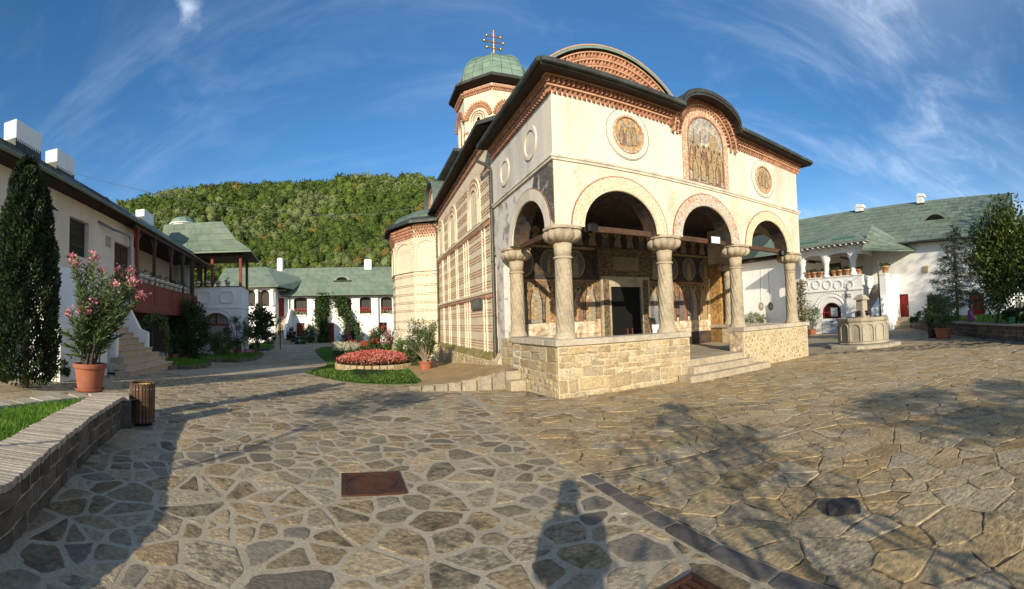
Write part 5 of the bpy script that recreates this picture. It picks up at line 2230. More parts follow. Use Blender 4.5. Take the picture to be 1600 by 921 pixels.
def plant(name, label, cat, at, h, w, m, leaf=(.10, .03), n=900, k=26, pot=None, seed=0, group=None, stems=5, trunk=.0, d=None, bloom=None, potm=TERRA, shell=.45, lean=(0, 0), clump=.30, nb=30):
    """a shrub on short stems, or in a pot; crown centred above the base"""
    rng = np.random.default_rng(seed + 100)
    e = empty(name, at)
    tag(e, label, cat, group)
    z0 = 0
    if pot:
        pot_parts(e, pot[0], pot[1], potm, saucer=pot[0] > .18, ribs=pot[0] > .15)
        z0 = pot[1] * .9
    dd = d or w
    cz = z0 + trunk + (h - z0 - trunk) / 2
    rad = (w / 2, dd / 2, (h - z0 - trunk) / 2)
    P, D = clumps(rng, n, k, (lean[0], lean[1], cz), rad, clump, shell, floor=z0 + .02)
    foliage('foliage', P, D, leaf[0], leaf[1], m, e, rng)
    mb = MB()
    for i in range(stems):
        a = 2 * math.pi * i / stems + rng.uniform(-.4, .4)
        f = rng.uniform(.25, .7)
        tip = (lean[0] + rad[0] * f * math.cos(a), lean[1] + rad[1] * f * math.sin(a), cz + rad[2] * rng.uniform(.2, .8))
        r0 = max(.008, .012 * h) if trunk < .3 else .02 * h / stems ** .5
        b0 = .05 * w if trunk < .3 else .01
        mb.tube([(b0 * math.cos(a), b0 * math.sin(a), z0 - .02), (tip[0] * .35, tip[1] * .35, z0 + trunk + (tip[2] - z0 - trunk) * .3), tip], [r0 * 1.3, r0, r0 * .5], 5)
    mb.build('stems', BARK, e)
    if bloom:
        bm_, cnt, size, per = bloom
        u = rng.normal(size=(cnt, 3))
        u[:, 2] = np.abs(u[:, 2]) * .8
        u[:, 1] = -np.abs(u[:, 1])
        u /= np.linalg.norm(u, axis=1, keepdims=True)
        petals(u * np.array(rad) * .98 + np.array([lean[0], lean[1], cz]), bm_, e, rng, size, per, size * .9)
    return e


def poly_points(poly, n, rng):
    xs, ys = [p[0] for p in poly], [p[1] for p in poly]
    out = []
    P = np.array(poly)
    while len(out) < n:
        q = np.column_stack([rng.uniform(min(xs), max(xs), n), rng.uniform(min(ys), max(ys), n)])
        ins = np.zeros(n, bool)
        for (x0, y0), (x1, y1) in zip(poly, poly[1:] + poly[:1]):
            if y0 == y1:
                continue
            c = ((y0 > q[:, 1]) != (y1 > q[:, 1])) & (q[:, 0] < (x1 - x0) * (q[:, 1] - y0) / (y1 - y0) + x0)
            ins ^= c
        out.extend(q[ins].tolist())
    return np.array(out[:n])


def lawn(name, poly, n, z=None, lift=.03, hgt=.06, wid=.008, seed=0):
    """turf sheet with standing blades: one mass of grass"""
    rng = np.random.default_rng(seed)
    q = poly_points(poly, n, rng)
    zz = np.array([(z if z is not None else gz(x, y)) for x, y in q])
    P = np.column_stack([q, zz + lift])
    D = np.column_stack([rng.normal(0, .35, n), rng.normal(0, .35, n), np.ones(n)])
    V, F = leaf_geo(P, D, hgt, wid, rng, vlen=.45, fold=.06)
    base = [(x, y, (z if z is not None else gz(x, y)) + lift) for x, y in poly]
    k = len(V)
    low = [(x, y, b - lift - .02) for (x, y, b) in base]
    nb = len(base)
    V = np.concatenate([V, np.array(base), np.array(low)])
    me = bpy.data.meshes.new(name)
    side = np.array([(k + i, k + (i + 1) % nb, k + nb + (i + 1) % nb, k + nb + i) for i in range(nb)])
    me = mesh_np(name, V, [F, np.array([list(range(k, k + nb))]), side], [GRASS, TURF], np.concatenate([np.zeros(n), np.ones(1 + nb)]))
    o = link(name, me, kind='stuff')
    return o


# ------------------------------------------------------------------ planter in the left foreground
M_SLATE_BLK = mat('planter_block', (.125, .108, .090), (.060, .052, .045), .75, 4, .3, 24, .9, .9, 40, .012, vary=.32, hue=.006)
M_TILE = mat('cap_tile', (.42, .36, .28), (.25, .21, .16), .6, 4, .25, 30, .9, .6, 60, .006, vary=.16)
CT = .50
planter = empty('planter_wall', (0, 0, 0))
tag(planter, 'curved dark stone planter wall capped with thin pale tiles', 'wall')
outer = [Vector((p[0], p[1], 0)) for p in WALL_OUT]


def resample(pts, step):
    out, acc = [pts[0]], 0
    for p, q in zip(pts, pts[1:]):
        l = (q - p).length
        t = step - acc
        while t < l:
            out.append(p + (q - p) * (t / l))
            t += step
        acc = (acc + l) % step
    return out


def smooth_path(pts, it=2):
    for _ in range(it):
        o = [pts[0]]
        for p, q in zip(pts, pts[1:]):
            o += [p * .75 + q * .25, p * .25 + q * .75]
        pts = o + [pts[-1]]
    return pts


outer = smooth_path(outer)
rP = random.Random(4)
# blocks: four courses of uneven stones on a mortar core
dense = resample(outer, .02)


def frame_at(path, s, step=.02):
    i = max(0, min(len(path) - 2, int(s / step)))
    t = (path[i + 1] - path[i]).normalized()
    return path[i] + t * (s - i * step), t


Ltot = .02 * (len(dense) - 1)
core = MB()
vs = []
for p in dense[::8] + [dense[-1]]:
    i = min(range(len(dense)), key=lambda k: (dense[k] - p).length)
    t = (dense[min(i + 1, len(dense) - 1)] - dense[max(i - 1, 0)]).normalized()
    n = Vector((-t.y, t.x, 0))          # to the inside (left of the way away)
    vs += [p + n * .012, p + n * .012 + Vector((0, 0, CT - .06)), p + n * .40 + Vector((0, 0, CT - .06)), p + n * .40]
k = len(vs) // 4
fs = []
for i in range(k - 1):
    for j in range(4):
        fs.append((i * 4 + j, i * 4 + 4 + j, i * 4 + 4 + (j + 1) % 4, i * 4 + (j + 1) % 4))
fs.append(((k - 1) * 4, (k - 1) * 4 + 3, (k - 1) * 4 + 2, (k - 1) * 4 + 1))
core.add(vs, fs)
core.build('core', M_MORTAR, planter)
z = .0
for hgt in (.13, .16, .145):
    s = -rP.uniform(0, .2)
    while s < Ltot - .03:
        w = rP.uniform(.20, .42)
        a, b = max(0, s) + .012, min(Ltot, s + w) - .012
        if b - a > .05:
            h0 = z + .008 + rP.uniform(-.006, .006)
            h1 = z + hgt - .008 + rP.uniform(-.006, .006)
            m_ = 3
            V = []
            for i in range(m_ + 1):
                p, t = frame_at(dense, a + (b - a) * i / m_)
                n = Vector((t.y, -t.x, 0))
                j0, j1 = rP.uniform(.002, .010), rP.uniform(.002, .010)
                e_ = .012 if i in (0, m_) else 0
                V += [p - n * .02 + Vector((0, 0, h0)), p + n * (j0 - e_) + Vector((0, 0, h0 + .008)), p + n * (j1 - e_) + Vector((0, 0, h1 - .008)), p - n * .02 + Vector((0, 0, h1))]
            F = []
            for i in range(m_):
                for q in range(3):
                    F.append((i * 4 + q, i * 4 + 4 + q, i * 4 + 5 + q, i * 4 + 1 + q))
            F += [(0, 1, 2, 3), (m_ * 4 + 3, m_ * 4 + 2, m_ * 4 + 1, m_ * 4)]
            me = bpy.data.meshes.new('stone')
            me.from_pydata(V, [], F)
            me.materials.append(M_SLATE_BLK)
            link('stone', me, planter)
        s += w
    z += hgt
# end face stones
pe, te = frame_at(dense, Ltot - .01)
ne = Vector((-te.y, te.x, 0))
for r_ in range(3):
    for c_ in range(2):
        q = pe + ne * (.11 + .2 * c_) + te * .022
        MB().box((q.x, q.y, .075 + r_ * .145), (.18, .035, .125), math.atan2(ne.y, ne.x), ch=.01).build('stone', M_SLATE_BLK, planter)
# cap: thin tiles set on edge across the wall
s = .01
while s < Ltot:
    w = rP.uniform(.042, .066)
    p, t = frame_at(dense, s + w / 2)
    n = Vector((-t.y, t.x, 0))
    f = s / Ltot
    wid = .50 - .02 * f
    o0 = rP.uniform(-.035, -.012)
    c = p + n * (o0 + wid / 2)
    MB().box((c.x, c.y, CT - .028 + rP.uniform(-.004, .004)), (wid, w - .006, .056), math.atan2(n.y, n.x) + rP.uniform(-.01, .01), ch=.005).build('brick', M_TILE, planter)
    s += w
# the far side of the same planter
far_path = smooth_path([G(205, 620, CT), G(150, 619, CT), G(100, 622, CT), G(0, 634, CT), G(0, 634, CT) + (G(0, 634, CT) - G(100, 622, CT)) * .8], 1)
far_path = [Vector((p.x, p.y, 0)) for p in far_path]
fd = resample(far_path, .02)
far_path_l = .02 * (len(fd) - 1)
fw = empty('planter_back_wall', (0, 0, 0))
tag(fw, 'low far rim of the grass planter running behind the big oleander pot', 'wall')
vs = []
for p in fd[::6]:
    vs += [p, p + Vector((0, 0, CT - .06)), p + Vector((0, .3, CT - .06)), p + Vector((0, .3, 0))]
k = len(vs) // 4
MB().add(vs, [(i * 4 + j, i * 4 + 4 + j, i * 4 + 4 + (j + 1) % 4, i * 4 + (j + 1) % 4) for i in range(k - 1) for j in range(4)]).build('core', M_SLATE_BLK, fw)
s = .02
while s < far_path_l - .1:
    w = rP.uniform(.22, .4)
    p, t = frame_at(fd, s + w / 2)
    n = Vector((t.y, -t.x, 0))
    c = p + n * .15
    MB().box((c.x, c.y, CT - .03), (.36, w - .012, .06), math.atan2(n.y, n.x), ch=.01).build('slab', M_TILE, fw)
    s += w
lawn_poly = []
for i in range(0, len(dense), 12):
    p, t = frame_at(dense, i * .02)
    n = Vector((-t.y, t.x, 0))
    lawn_poly.append((p + n * .46).xy[:])
lawn_poly = [tuple(q) for q in lawn_poly if True] + [tuple((p + Vector((0, -.02, 0))).xy) for p in fd[20::12]]
lawn_poly += [(-9, 1.0), (-4.5, -.4)]
lawn('planter_grass', lawn_poly, 26000, CT - .10, .02, .085, .007, 3)

# ------------------------------------------------------------------ oleander in its terracotta pot on the planter's end
pp = G(140, 611, CT)
ole = empty('potted_oleander', (pp.x, pp.y, CT))
tag(ole, 'tall pink flowering oleander in a ribbed terracotta pot on the planter end', 'potted plant')
pot_parts(ole, .285, .46)
DO = math.hypot(pp.x, pp.y)
TIPS = [(112, 402, 1), (118, 412, 1), (147, 402, 1), (160, 424, 1), (185, 422, 1), (203, 424, 1), (206, 440, 1), (180, 446, 1), (196, 446, 1), (211, 443, 1), (212, 458, 1), (222, 462, 1), (148, 472, 1),
        (108, 490, 1), (137, 484, 1), (128, 484, 1), (102, 520, 0), (108, 540, 0), (118, 500, 0), (128, 430, 0), (135, 415, 0), (168, 440, 0), (170, 470, 0), (198, 480, 0), (190, 500, 0), (152, 450, 0), (140, 500, 0), (160, 520, 0), (183, 525, 0),
        (208, 475, 0), (120, 525, 0), (125, 455, 0), (158, 490, 0), (176, 500, 0), (146, 530, 0), (130, 520, 0), (112, 555, 0), (200, 450, 0)]
rng = np.random.default_rng(5)
LP, LDr, BL = [], [], []
stem = MB()
for i, (x, y, fl) in enumerate(TIPS):
    tip = AT(x, y, DO + rng.uniform(-.40, .40)) - Vector((pp.x, pp.y, CT))
    root = Vector((rng.uniform(-.13, .13), rng.uniform(-.13, .13), .40))
    mid = root.lerp(tip, .45) + Vector((-(tip.x - root.x) * .22, 0, .10 + .05 * rng.random()))
    pts = [root.lerp(mid, t) * (1 - t) + mid.lerp(tip, t) * t for t in [j / 10 for j in range(11)]]
    stem.tube(pts, [.013 - .0009 * j for j in range(11)], 5)
    L_ = (tip - root).length
    nl = int(85 * max(.55, L_))
    for j in range(nl):
        t = .28 + .72 * j / nl
        f = t * 10
        a = pts[min(9, int(f))].lerp(pts[min(10, int(f) + 1)], f - int(f))
        d = (pts[min(10, int(f) + 1)] - pts[min(9, int(f))]).normalized()
        az = rng.uniform(0, 2 * math.pi)
        side = Vector((math.cos(az), math.sin(az), rng.uniform(-.5, .3)))
        LP.append(a)
        LDr.append(d * rng.uniform(.35, .9) + side * .75)
    if fl:
        BL.append(tip)
stem.build('stems', BARK, ole)
foliage('foliage', LP, LDr, .155, .029, LF_OLE, ole, rng, .05)
petals(np.array(BL), PINK, ole, rng, .046, 52, .042)

# ------------------------------------------------------------------ slatted litter bin
cp_ = G(222, 664)
bin_ = empty('litter_bin', (cp_.x, cp_.y, 0))
tag(bin_, 'round litter bin of upright brown wooden slats beside the planter wall', 'litter bin')
M_SLAT = mat('bin_slat', (.12, .062, .034), (.05, .028, .018), .6, 9, .35, 30, .6, .4, 60, .004, vary=.3)
M_IRON = flat('dark_iron', (.02, .019, .018), .5, .5)
ns = 22
for i in range(ns):
    a = 2 * math.pi * i / ns
    mb = MB()
    mb.box((.0, .0, .37), (.047, .020, .62), 0, ch=.005)
    o = mb.build('slat', M_SLAT, bin_)
    o.location = (.195 * math.cos(a), .195 * math.sin(a), 0)
    o.rotation_euler = (0, 0, a + math.pi / 2)
MB().lathe([(.178, .07), (.184, .07), (.184, .66), (.178, .66)], 32, cap=False).build('liner', M_IRON, bin_)
MB().lathe([(.001, .60), (.175, .60), (.178, .645)], 24, cap=False).build('liner_bag', flat('pale_bag', (.48, .36, .10), .5), bin_)
for z in (.11, .59):
    MB().lathe([(.182, z - .015), (.186, z - .015), (.186, z + .015), (.182, z + .015)], 32, cap=False).build('hoop', M_IRON, bin_)
mb = MB()
for i in range(ns):
    a = 2 * math.pi * i / ns
    for z in (.11, .59):
        mb.box((.207 * math.cos(a), .207 * math.sin(a), z), (.012, .014, .014), a)
mb.build('bolt', flat('bright_screw', (.5, .48, .45), .4, .8), bin_, kind='stuff')
MB().lathe([(.08, 0), (.17, .0), (.17, .03), (.10, .06)], 24).build('foot', M_IRON, bin_)

# ------------------------------------------------------------------ clipped thuja
tp = G(38, 606)
thuja = empty('thuja_tree', (tp.x, tp.y, tp.z))
tag(thuja, 'tall dark columnar thuja in front of the white house', 'tree')
rng = np.random.default_rng(8)
n = 30000
zz = rng.random(n) ** .85
ang = rng.uniform(0, 2 * math.pi, n)
prof_ = np.interp(zz, [0, .08, .35, .7, .88, .96, 1], [.62, .74, .76, .62, .44, .26, .05])
bump_ = 1 + .10 * np.sin(ang * 5 + zz * 17) + .09 * np.sin(ang * 9 - zz * 31)
rr_ = prof_ * bump_ * (1 - .35 * rng.random(n) ** 2.2)
hh = 5.75
two = np.where(np.cos(ang) > .1, .95, 1.0)
P = np.column_stack([rr_ * np.cos(ang), rr_ * np.sin(ang), .1 + zz * hh * two])
D = np.column_stack([np.cos(ang), np.sin(ang), 1.3 * np.ones(n)]) + rng.normal(size=(n, 3)) * .5
foliage('crown', P, D, .115, .055, LF_CON, thuja, rng)
MB().tube([(0, 0, 0), (0, 0, 4.6)], [.12, .03], 8).build('trunk', BARK, thuja)
P, D = clumps(np.random.default_rng(3), 1500, 20, (0, 0, .35), (.35, .35, .35))
o = G(92, 597)
e = empty('groundcover_bush', (o.x, o.y, o.z))
tag(e, 'small dark bush at the foot of the columnar thuja', 'bush')
foliage('foliage', P, D, .08, .04, LF_DARK, e, rng)
MB().tube([(0, 0, 0), (0, 0, .4)], .015, 5).build('stems', BARK, e)


# ------------------------------------------------------------------ generic wall with openings
def wall_holes(mb, x0, x1, z0, z1, holes, y=0.0, depth=.35, mi=0, ri=0):
    """wall in the plane y (front towards -y) with openings (x0,x1,z0,z1,rise); adds reveals"""
    xs = sorted({x0, x1, *[h[0] for h in holes], *[h[1] for h in holes]})
    zs = sorted({z0, z1, *[h[2] for h in holes], *[h[3] for h in holes]})
    for a, b in zip(xs, xs[1:]):
        for c, d in zip(zs, zs[1:]):
            mx, mz = (a + b) / 2, (c + d) / 2
            if any(h[0] < mx < h[1] and h[2] < mz < h[3] for h in holes):
                continue
            mb.add([(a, y, c), (b, y, c), (b, y, d), (a, y, d)], [(0, 1, 2, 3)], mi)
    for h in holes:
        a, b, c, d = h[:4]
        rise = h[4] if len(h) > 4 else 0
        if rise <= 0:
            mb.add([(a, y, c), (b, y, c), (b, y, d), (a, y, d), (a, y + depth, c), (b, y + depth, c), (b, y + depth, d), (a, y + depth, d)], [(1, 0, 4, 5), (2, 1, 5, 6), (3, 2, 6, 7), (0, 3, 7, 4)], ri)
        else:
            cx, hw = (a + b) / 2, (b - a) / 2
            P = [(cx + hw * math.cos(math.pi * i / 16), d - rise + rise * math.sin(math.pi * i / 16)) for i in range(17)]
            for (p, q) in zip(P, P[1:]):
                mb.add([(p[0], y, p[1]), (q[0], y, q[1]), (q[0], y, d), (p[0], y, d)], [(0, 3, 2, 1)[::-1] if False else (1, 0, 3, 2)], mi)
                mb.add([(p[0], y, p[1]), (q[0], y, q[1]), (q[0], y + depth, q[1]), (p[0], y + depth, p[1])], [(0, 1, 2, 3)], ri)
            t = d - rise
            mb.add([(a, y, c), (b, y, c), (b, y, t), (a, y, t), (a, y + depth, c), (b, y + depth, c), (b, y + depth, t), (a, y + depth, t)], [(1, 0, 4, 5), (2, 1, 5, 6), (0, 3, 7, 4)], ri)


def sheets(parent, quad, rows, step, m, name='roof_sheet', seed=0, limit=300, lift=.022, gap=.014, kinds=True, cull=None):
    """overlapping metal sheets over a roof quad: p00 (eave left) p10 (eave right) p11 p01"""
    r = random.Random(seed)
    p00, p10, p11, p01 = [Vector(p) for p in quad]
    nrm = (p10 - p00).cross(p01 - p00).normalized()
    if nrm.z < 0:
        nrm = -nrm
    cnt = 0
    rest = MB()
    for j in range(rows):
        f0, f1 = j / rows, (j + 1) / rows + .06 / rows
        a, b = p00.lerp(p01, f0), p10.lerp(p11, f0)
        c, d = p00.lerp(p01, min(1, f1)), p10.lerp(p11, min(1, f1))
        l = (b - a).length
        n = max(1, round(l / step))
        sh = .5 if j % 2 else 0
        for i in range(n + 1):
            s0, s1 = max(0, (i - sh) / n), min(1, (i + 1 - sh) / n)
            if s1 - s0 < .02 / n:
                continue
            u0, u1 = s0 + gap / max(l, .1), s1 - gap / max(l, .1)
            lf = lift * r.uniform(.5, 2.0)
            q = [a.lerp(b, u0) + nrm * lf, a.lerp(b, u1) + nrm * lf, c.lerp(d, u1) + nrm * .003, c.lerp(d, u0) + nrm * .003]
            q2 = [a.lerp(b, u0) - nrm * .0, a.lerp(b, u1) - nrm * .0]
            V = q + q2
            F = [(0, 1, 2, 3), (4, 5, 1, 0)]
            if cnt < limit:
                me = bpy.data.meshes.new(name)
                me.from_pydata(V, [], F)
                me.materials.append(m)
                link(name, me, parent)
            else:
                rest.add(V, F)
            cnt += 1
    if rest.v:
        rest.build(name + '_field', m, parent, kind='stuff')


M_WHITE = mat('white_wall', (.82, .81, .78), (.60, .59, .56), .55, .8, .06, 12, .9, .2, 20, .012, lo=.46, hi=.8, streak=True, spots=[((.55, .53, .49), 2.5, .63, .75, .5)])
M_CREAM = mat('cream_wall', (.80, .71, .58), (.58, .50, .39), .5, .8, .07, 12, .9, .2, 20, .012, streak=True)
M_GREENROOF = mat('green_metal_roof', (.190, .235, .175), (.115, .155, .112), .65, .9, .16, 10, .55, .2, 30, .006, vary=.10, hue=.004)
M_ROOFBASE = mat('roof_seam_shade', (.055, .075, .055), None, .4, 2, .2, 10, .7, .2, 30, .006)  # dark base colour stands in for the shadow lines between roof sheets
M_GREYROOF = mat('grey_metal_roof', (.12, .14, .14), (.06, .085, .08), .7, .9, .2, 10, .45, .2, 30, .006, vary=.14)
M_REDWOOD = mat('red_wood', (.235, .050, .030), (.12, .028, .018), .6, 5, .25, 30, .6, .3, 60, .004, vary=.12)
M_REDDOOR = mat('red_door', (.30, .022, .018), (.20, .016, .014), .5, 3, .12, 30, .5, .1, 60, .003)
M_GLASS = flat('window_glass', (.018, .020, .022), .12)
M_TAN = mat('tan_stone', (.50, .40, .29), (.36, .28, .2), .5, 3, .15, 20, .8, .4, 50, .006, vary=.08)

# ------------------------------------------------------------------ left house
E = Vector((-.45, .893, 0)).normalized()
LO = Vector((-11.5, 4.9, 0))
LROT = math.atan2(E.y, E.x)
lhouse = empty('gallery_house', LO, LROT)
tag(lhouse, 'long white house on the left with a dark red upper gallery', 'house')


def LX(x, y, Y=0.0):
    """photograph pixel on the house's lengthwise plane Y -> (X, z)"""
    d = ray(x, y)
    inw = Vector((-E.y, E.x, 0))
    o = LO + inw * Y
    t = (o.dot(inw)) / d.dot(inw)
    P = d * t
    return ((P - o).dot(E), P.z + EYE)


def LW(X, Y, z=0):
    inw = Vector((-E.y, E.x, 0))
    p = LO + E * X + inw * Y
    return Vector((p.x, p.y, z))


def LL(P):
    inw = Vector((-E.y, E.x, 0))
    q = Vector((P.x, P.y, 0)) - LO
    return q.dot(E), q.dot(inw)


YW = .65
wx0, wz1 = LX(109, 337, YW)
wx1, wz0 = LX(138, 405, YW)
dx0, dz1 = LX(179, 377, YW)
dx1, _ = LX(206, 377, YW)
gx0 = LX(213, 400, 0)[0]
FL = 2.55
XEND, EAVE = 26.0, 6.62
X0 = -.35
ret = dx1 + .25
mb = MB()
wall_holes(mb, X0, ret, -.4, EAVE - .1, [(wx0, wx1, wz0, wz1), (dx0, dx1, FL, dz1)], YW, .32)
mb.add([(X0, YW, -.4), (X0, 8, -.4), (X0, 8, EAVE - .1), (X0, YW, EAVE - .1)], [(3, 2, 1, 0)][::-1])
mb.build('wall', M_CREAM, lhouse)
win = MB().span((wx0, YW + .2, wz0), (wx1, YW + .26, wz1)).build('window', M_WOOD_DK, lhouse)
for i in range(2):
    for j in range(3):
        w, h = (wx1 - wx0) / 2, (wz1 - wz0) / 3
        MB().span((wx0 + w * i + .06, YW + .185, wz0 + h * j + .05), (wx0 + w * (i + 1) - .06, YW + .199, wz0 + h * (j + 1) - .05)).build('pane', M_GLASS, win)
dr = MB().span((dx0, YW + .22, FL), (dx1, YW + .28, dz1)).build('door', M_WOOD_DK, lhouse)
w = (dx1 - dx0) / 2
for i in range(2):
    for z0, z1 in ((FL + .15, FL + .8), (FL + .95, dz1 - .12)):
        MB().span((dx0 + w * i + .08, YW + .20, z0), (dx0 + w * (i + 1) - .08, YW + .219, z1), ch=.01).build('panel', M_WOOD_DK, dr)
vx0, vz1 = LX(165, 368, YW)
vx1, vz0 = LX(173, 388, YW)
MB().span((vx0, YW - .02, vz0), (vx1, YW - .002, vz1)).build('vent_plate', flat('vent_plate', (.42, .35, .24)), lhouse)
# recessed gallery: back wall, floor, doors, posts, balustrade
GB = YW + 1.9
gw = [(5.2 + 3.1 * i, 6.1 + 3.1 * i, FL, FL + 2.0) if i % 2 else (5.4 + 3.1 * i, 6.2 + 3.1 * i, FL + .9, FL + 2.1) for i in range(6)]
gw = [(ret + .8 + 2.6 * i, ret + 1.6 + 2.6 * i, FL + (.0 if i % 2 else .9), FL + 2.05) for i in range(6)]
mb = MB()
wall_holes(mb, ret, XEND, -.9, EAVE + .4, gw, GB, .2)
mb.add([(ret, YW, -.4), (ret, GB, -.4), (ret, GB, EAVE), (ret, YW, EAVE)], [(0, 1, 2, 3)])
mb.build('gallery_wall', M_CREAM, lhouse)
for a, b, c, d in gw:
    f = MB().span((a, GB + .1, c), (b, GB + .15, d)).build('window' if c > FL + .1 else 'door', M_WOOD_DK, lhouse)
    MB().span((a + .1, GB + .085, c + .12), (b - .1, GB + .099, d - .1)).build('pane', M_GLASS, f)
    MB().span((a - .06, GB - .03, d + .02), (b + .06, GB - .002, d + .35), ch=.01).build('lintel_board', M_WOOD_DK, f)
MB().span((ret + .01, .0, FL - .28), (XEND, GB - .01, FL)).build('gallery_floor', M_REDWOOD, lhouse)
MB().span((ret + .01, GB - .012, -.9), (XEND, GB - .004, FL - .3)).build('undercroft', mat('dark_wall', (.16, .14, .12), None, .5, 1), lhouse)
RT = FL + 1.22
posts = [LX(x, 400, .06)[0] for x in (214, 241, 267, 285, 299, 311, 321)] + [15.5, 18, 20.5, 23]
for i, X in enumerate(posts):
    p = MB().box((X, .06, (FL + EAVE - .3) / 2), (.16, .16, EAVE - .3 - FL), ch=.015)
    p.box((X, .06, EAVE - .38), (.16, .20, .16))
    for s in (-1, 1):
        p.tube([(X + s * .03, .06, EAVE - 1.0), (X + s * .5, .06, EAVE - .42)], .05, 4)
    p.build('post', M_WOOD_DK if i else M_REDWOOD, lhouse)
MB().span((gx0 - .1, -.03, EAVE - .30), (XEND, .16, EAVE - .12)).build('wall_plate', M_WOOD_DK, lhouse)
bal = empty('balustrade', (0, 0, 0), 0, lhouse)
KIDS.setdefault(lhouse.name, []).append(bal)
BX0, BX1 = gx0, posts[5]
MB().span((BX0, -.02, RT - .06), (BX1, .20, RT)).build('rail', M_REDWOOD, bal)
MB().span((BX0, -.05, FL - .30), (BX1, .10, FL + .0)).build('sill_beam', M_REDWOOD, bal)
MB().span((BX0, -.03, FL + .002), (BX1, .10, FL + .12)).build('foot_rail', M_REDWOOD, bal)
for p, q in zip(posts[:5], posts[1:6]):
    n = max(3, int((q - p) / .19))
    for i in range(n):
        a = p + .09 + (q - p - .18) * i / n
        b = p + .09 + (q - p - .18) * (i + 1) / n
        MB().span((a + .006, .0, FL + .125), (b - .006, .03, RT - .065), ch=.005).build('board', M_REDWOOD, bal)
    MB().span((p - .07, -.035, FL - .2), (p + .07, .02, RT - .07), ch=.01).build('batten', M_REDWOOD, bal)
# roof with standing sheets
RID = (4.2, EAVE + 3.05)
MB().add([(X0 - .4, -.05, EAVE + .02), (XEND, -.05, EAVE + .02), (XEND, RID[0], RID[1]), (X0 - .4, RID[0], RID[1]), (X0 - .4, 9, EAVE + .02), (XEND, 9, EAVE + .02)], [(0, 1, 2, 3), (3, 2, 5, 4), (0, 3, 4)]).build('roof', M_GREYROOF, lhouse)
sheets(lhouse, [(X0 - .4, -.06, EAVE + .03), (14, -.06, EAVE + .03), (14, RID[0], RID[1] + .01), (X0 - .4, RID[0], RID[1] + .01)], 6, 1.0, M_GREYROOF, seed=3)
MB().span((X0 - .4, -.02, EAVE - .10), (XEND, YW + 2.2, EAVE - .02)).build('eave_boards', M_SOFFIT, lhouse)
MB().tube([(X0 - .4, -.11, EAVE - .02), (XEND, -.11, EAVE - .02)], .075, 8).build('gutter', M_GREENROOF, lhouse)
rx = LX(205, 350, -.1)[0]
mb = MB().tube([(rx - 1.9, YW - .05, EAVE - .55), (rx - 1.1, .3, EAVE - .75), (rx - .15, -.05, EAVE - .85), (rx, -.08, EAVE - 1.0), (rx, -.08, FL - .2), (rx, -.08, -.2)], .055, 8)
mb.build('downpipe', mat('zinc', (.20, .22, .24), (.12, .13, .14), .5, 3, .1, 20, .4, .1, 60, metallic=.6), lhouse, smooth='auto')
for i, (xa, xb, yt, Y, zb) in enumerate(((17, 69, 190, 3.2, EAVE + 2.2), (81, 114, 235, 3.2, EAVE + 2.2), (219, 244, 328, 3.4, EAVE + 2.3))):
    a, zt = LX(xa, yt, Y)
    b, _ = LX(xb, yt, Y)
    b = min(b, a + (1.7, 1.5, 1.8)[i])
    chm = MB().span((a, Y - .28, zb), (b, Y + .28, zt), ch=.02).build('chimney', M_WHITE, lhouse)
    n = int((b - a) / .14)
    for k in range(n):
        MB().span((a + .14 * k + .03, Y - .33, zt - .87), (a + .14 * k + .11, Y - .283, zt - .79)).build('brick', M_WHITE, chm)
    MB().span((a - .04, Y - .34, zt - .78), (b + .04, Y + .34, zt + .02), ch=.02).build('cap', M_WHITE, chm)
    MB().span((a - .05, Y - .32, zb - .2), (b + .05, Y + .32, zb + .35)).build('flashing', M_DARKROOF, chm)
dm = LX(153, 306, 1.6)
MB().lathe([(.42, 0), (.40, .18), (.25, .34), (.02, .40)], 14, (dm[0], 1.35, EAVE + .72)).build('roof_vent', M_DARKROOF, lhouse, smooth='auto')
# lantern
lx, lz = LX(83, 338, .3)
lant = MB().tube([(lx, YW, lz + .2), (lx, .3, lz + .25)], .02, 6).build('lantern', M_IRON, lhouse)
MB().box((lx, .3, lz), (.2, .2, .36), taper=1.4).build('lantern_glass', flat('lantern_glass', (.55, .52, .44), .3), lant)
MB().lathe([(.2, .19), (.02, .34)], 6, (lx, .3, lz)).build('lantern_cap', M_IRON, lant)

# stair: wide stone steps between white flank walls
stair = empty('entrance_stair', LO, LROT)
tag(stair, 'tan stone entrance steps with white flank walls behind the oleander', 'stairs')
s0 = LL(G(203, 590))
s1 = LL(G(252, 571))
SX0, SX1 = s0[0], min(s1[0], s0[0] + 4.6)
NY = s0[1]
nst = 13
rise, tread = (FL + .15) / nst, (YW - NY) / nst + .02
zg = gz(*LW(SX0, NY).xy)
for k in range(nst):
    y0 = NY + k * tread
    z = zg + (k + 1) * rise
    ins = 0.0 if k == 0 else .30 * min(k, 3)
    MB().span((SX0 + ins, y0, zg - .1 if k == 0 else z - rise - .02), (SX1 - ins * .6, min(YW, y0 + tread + .3), z - .035)).build('riser', M_TAN, stair)
    MB().span((SX0 + ins - .03, y0 - .04, z - .034), (SX1 - ins * .6 + .03, y0 + tread + .02, z), ch=.008).build('tread', M_TAN, stair)
for xx, nm in ((SX0 + .75, 0), (SX1 - .75, 1)):
    y0 = NY + 3.4 * tread
    MB().prism([(y0, zg + .05), (YW, zg + .05), (YW, FL + 1.05), (YW - .5, FL + 1.05), (y0 + .35, zg + 4 * rise + .75), (y0, zg + 4 * rise + .62)], xx - .14, xx + .14, axis='x').build('flank_wall', M_WHITE, stair)
ry = LX(60, 450, -.9)
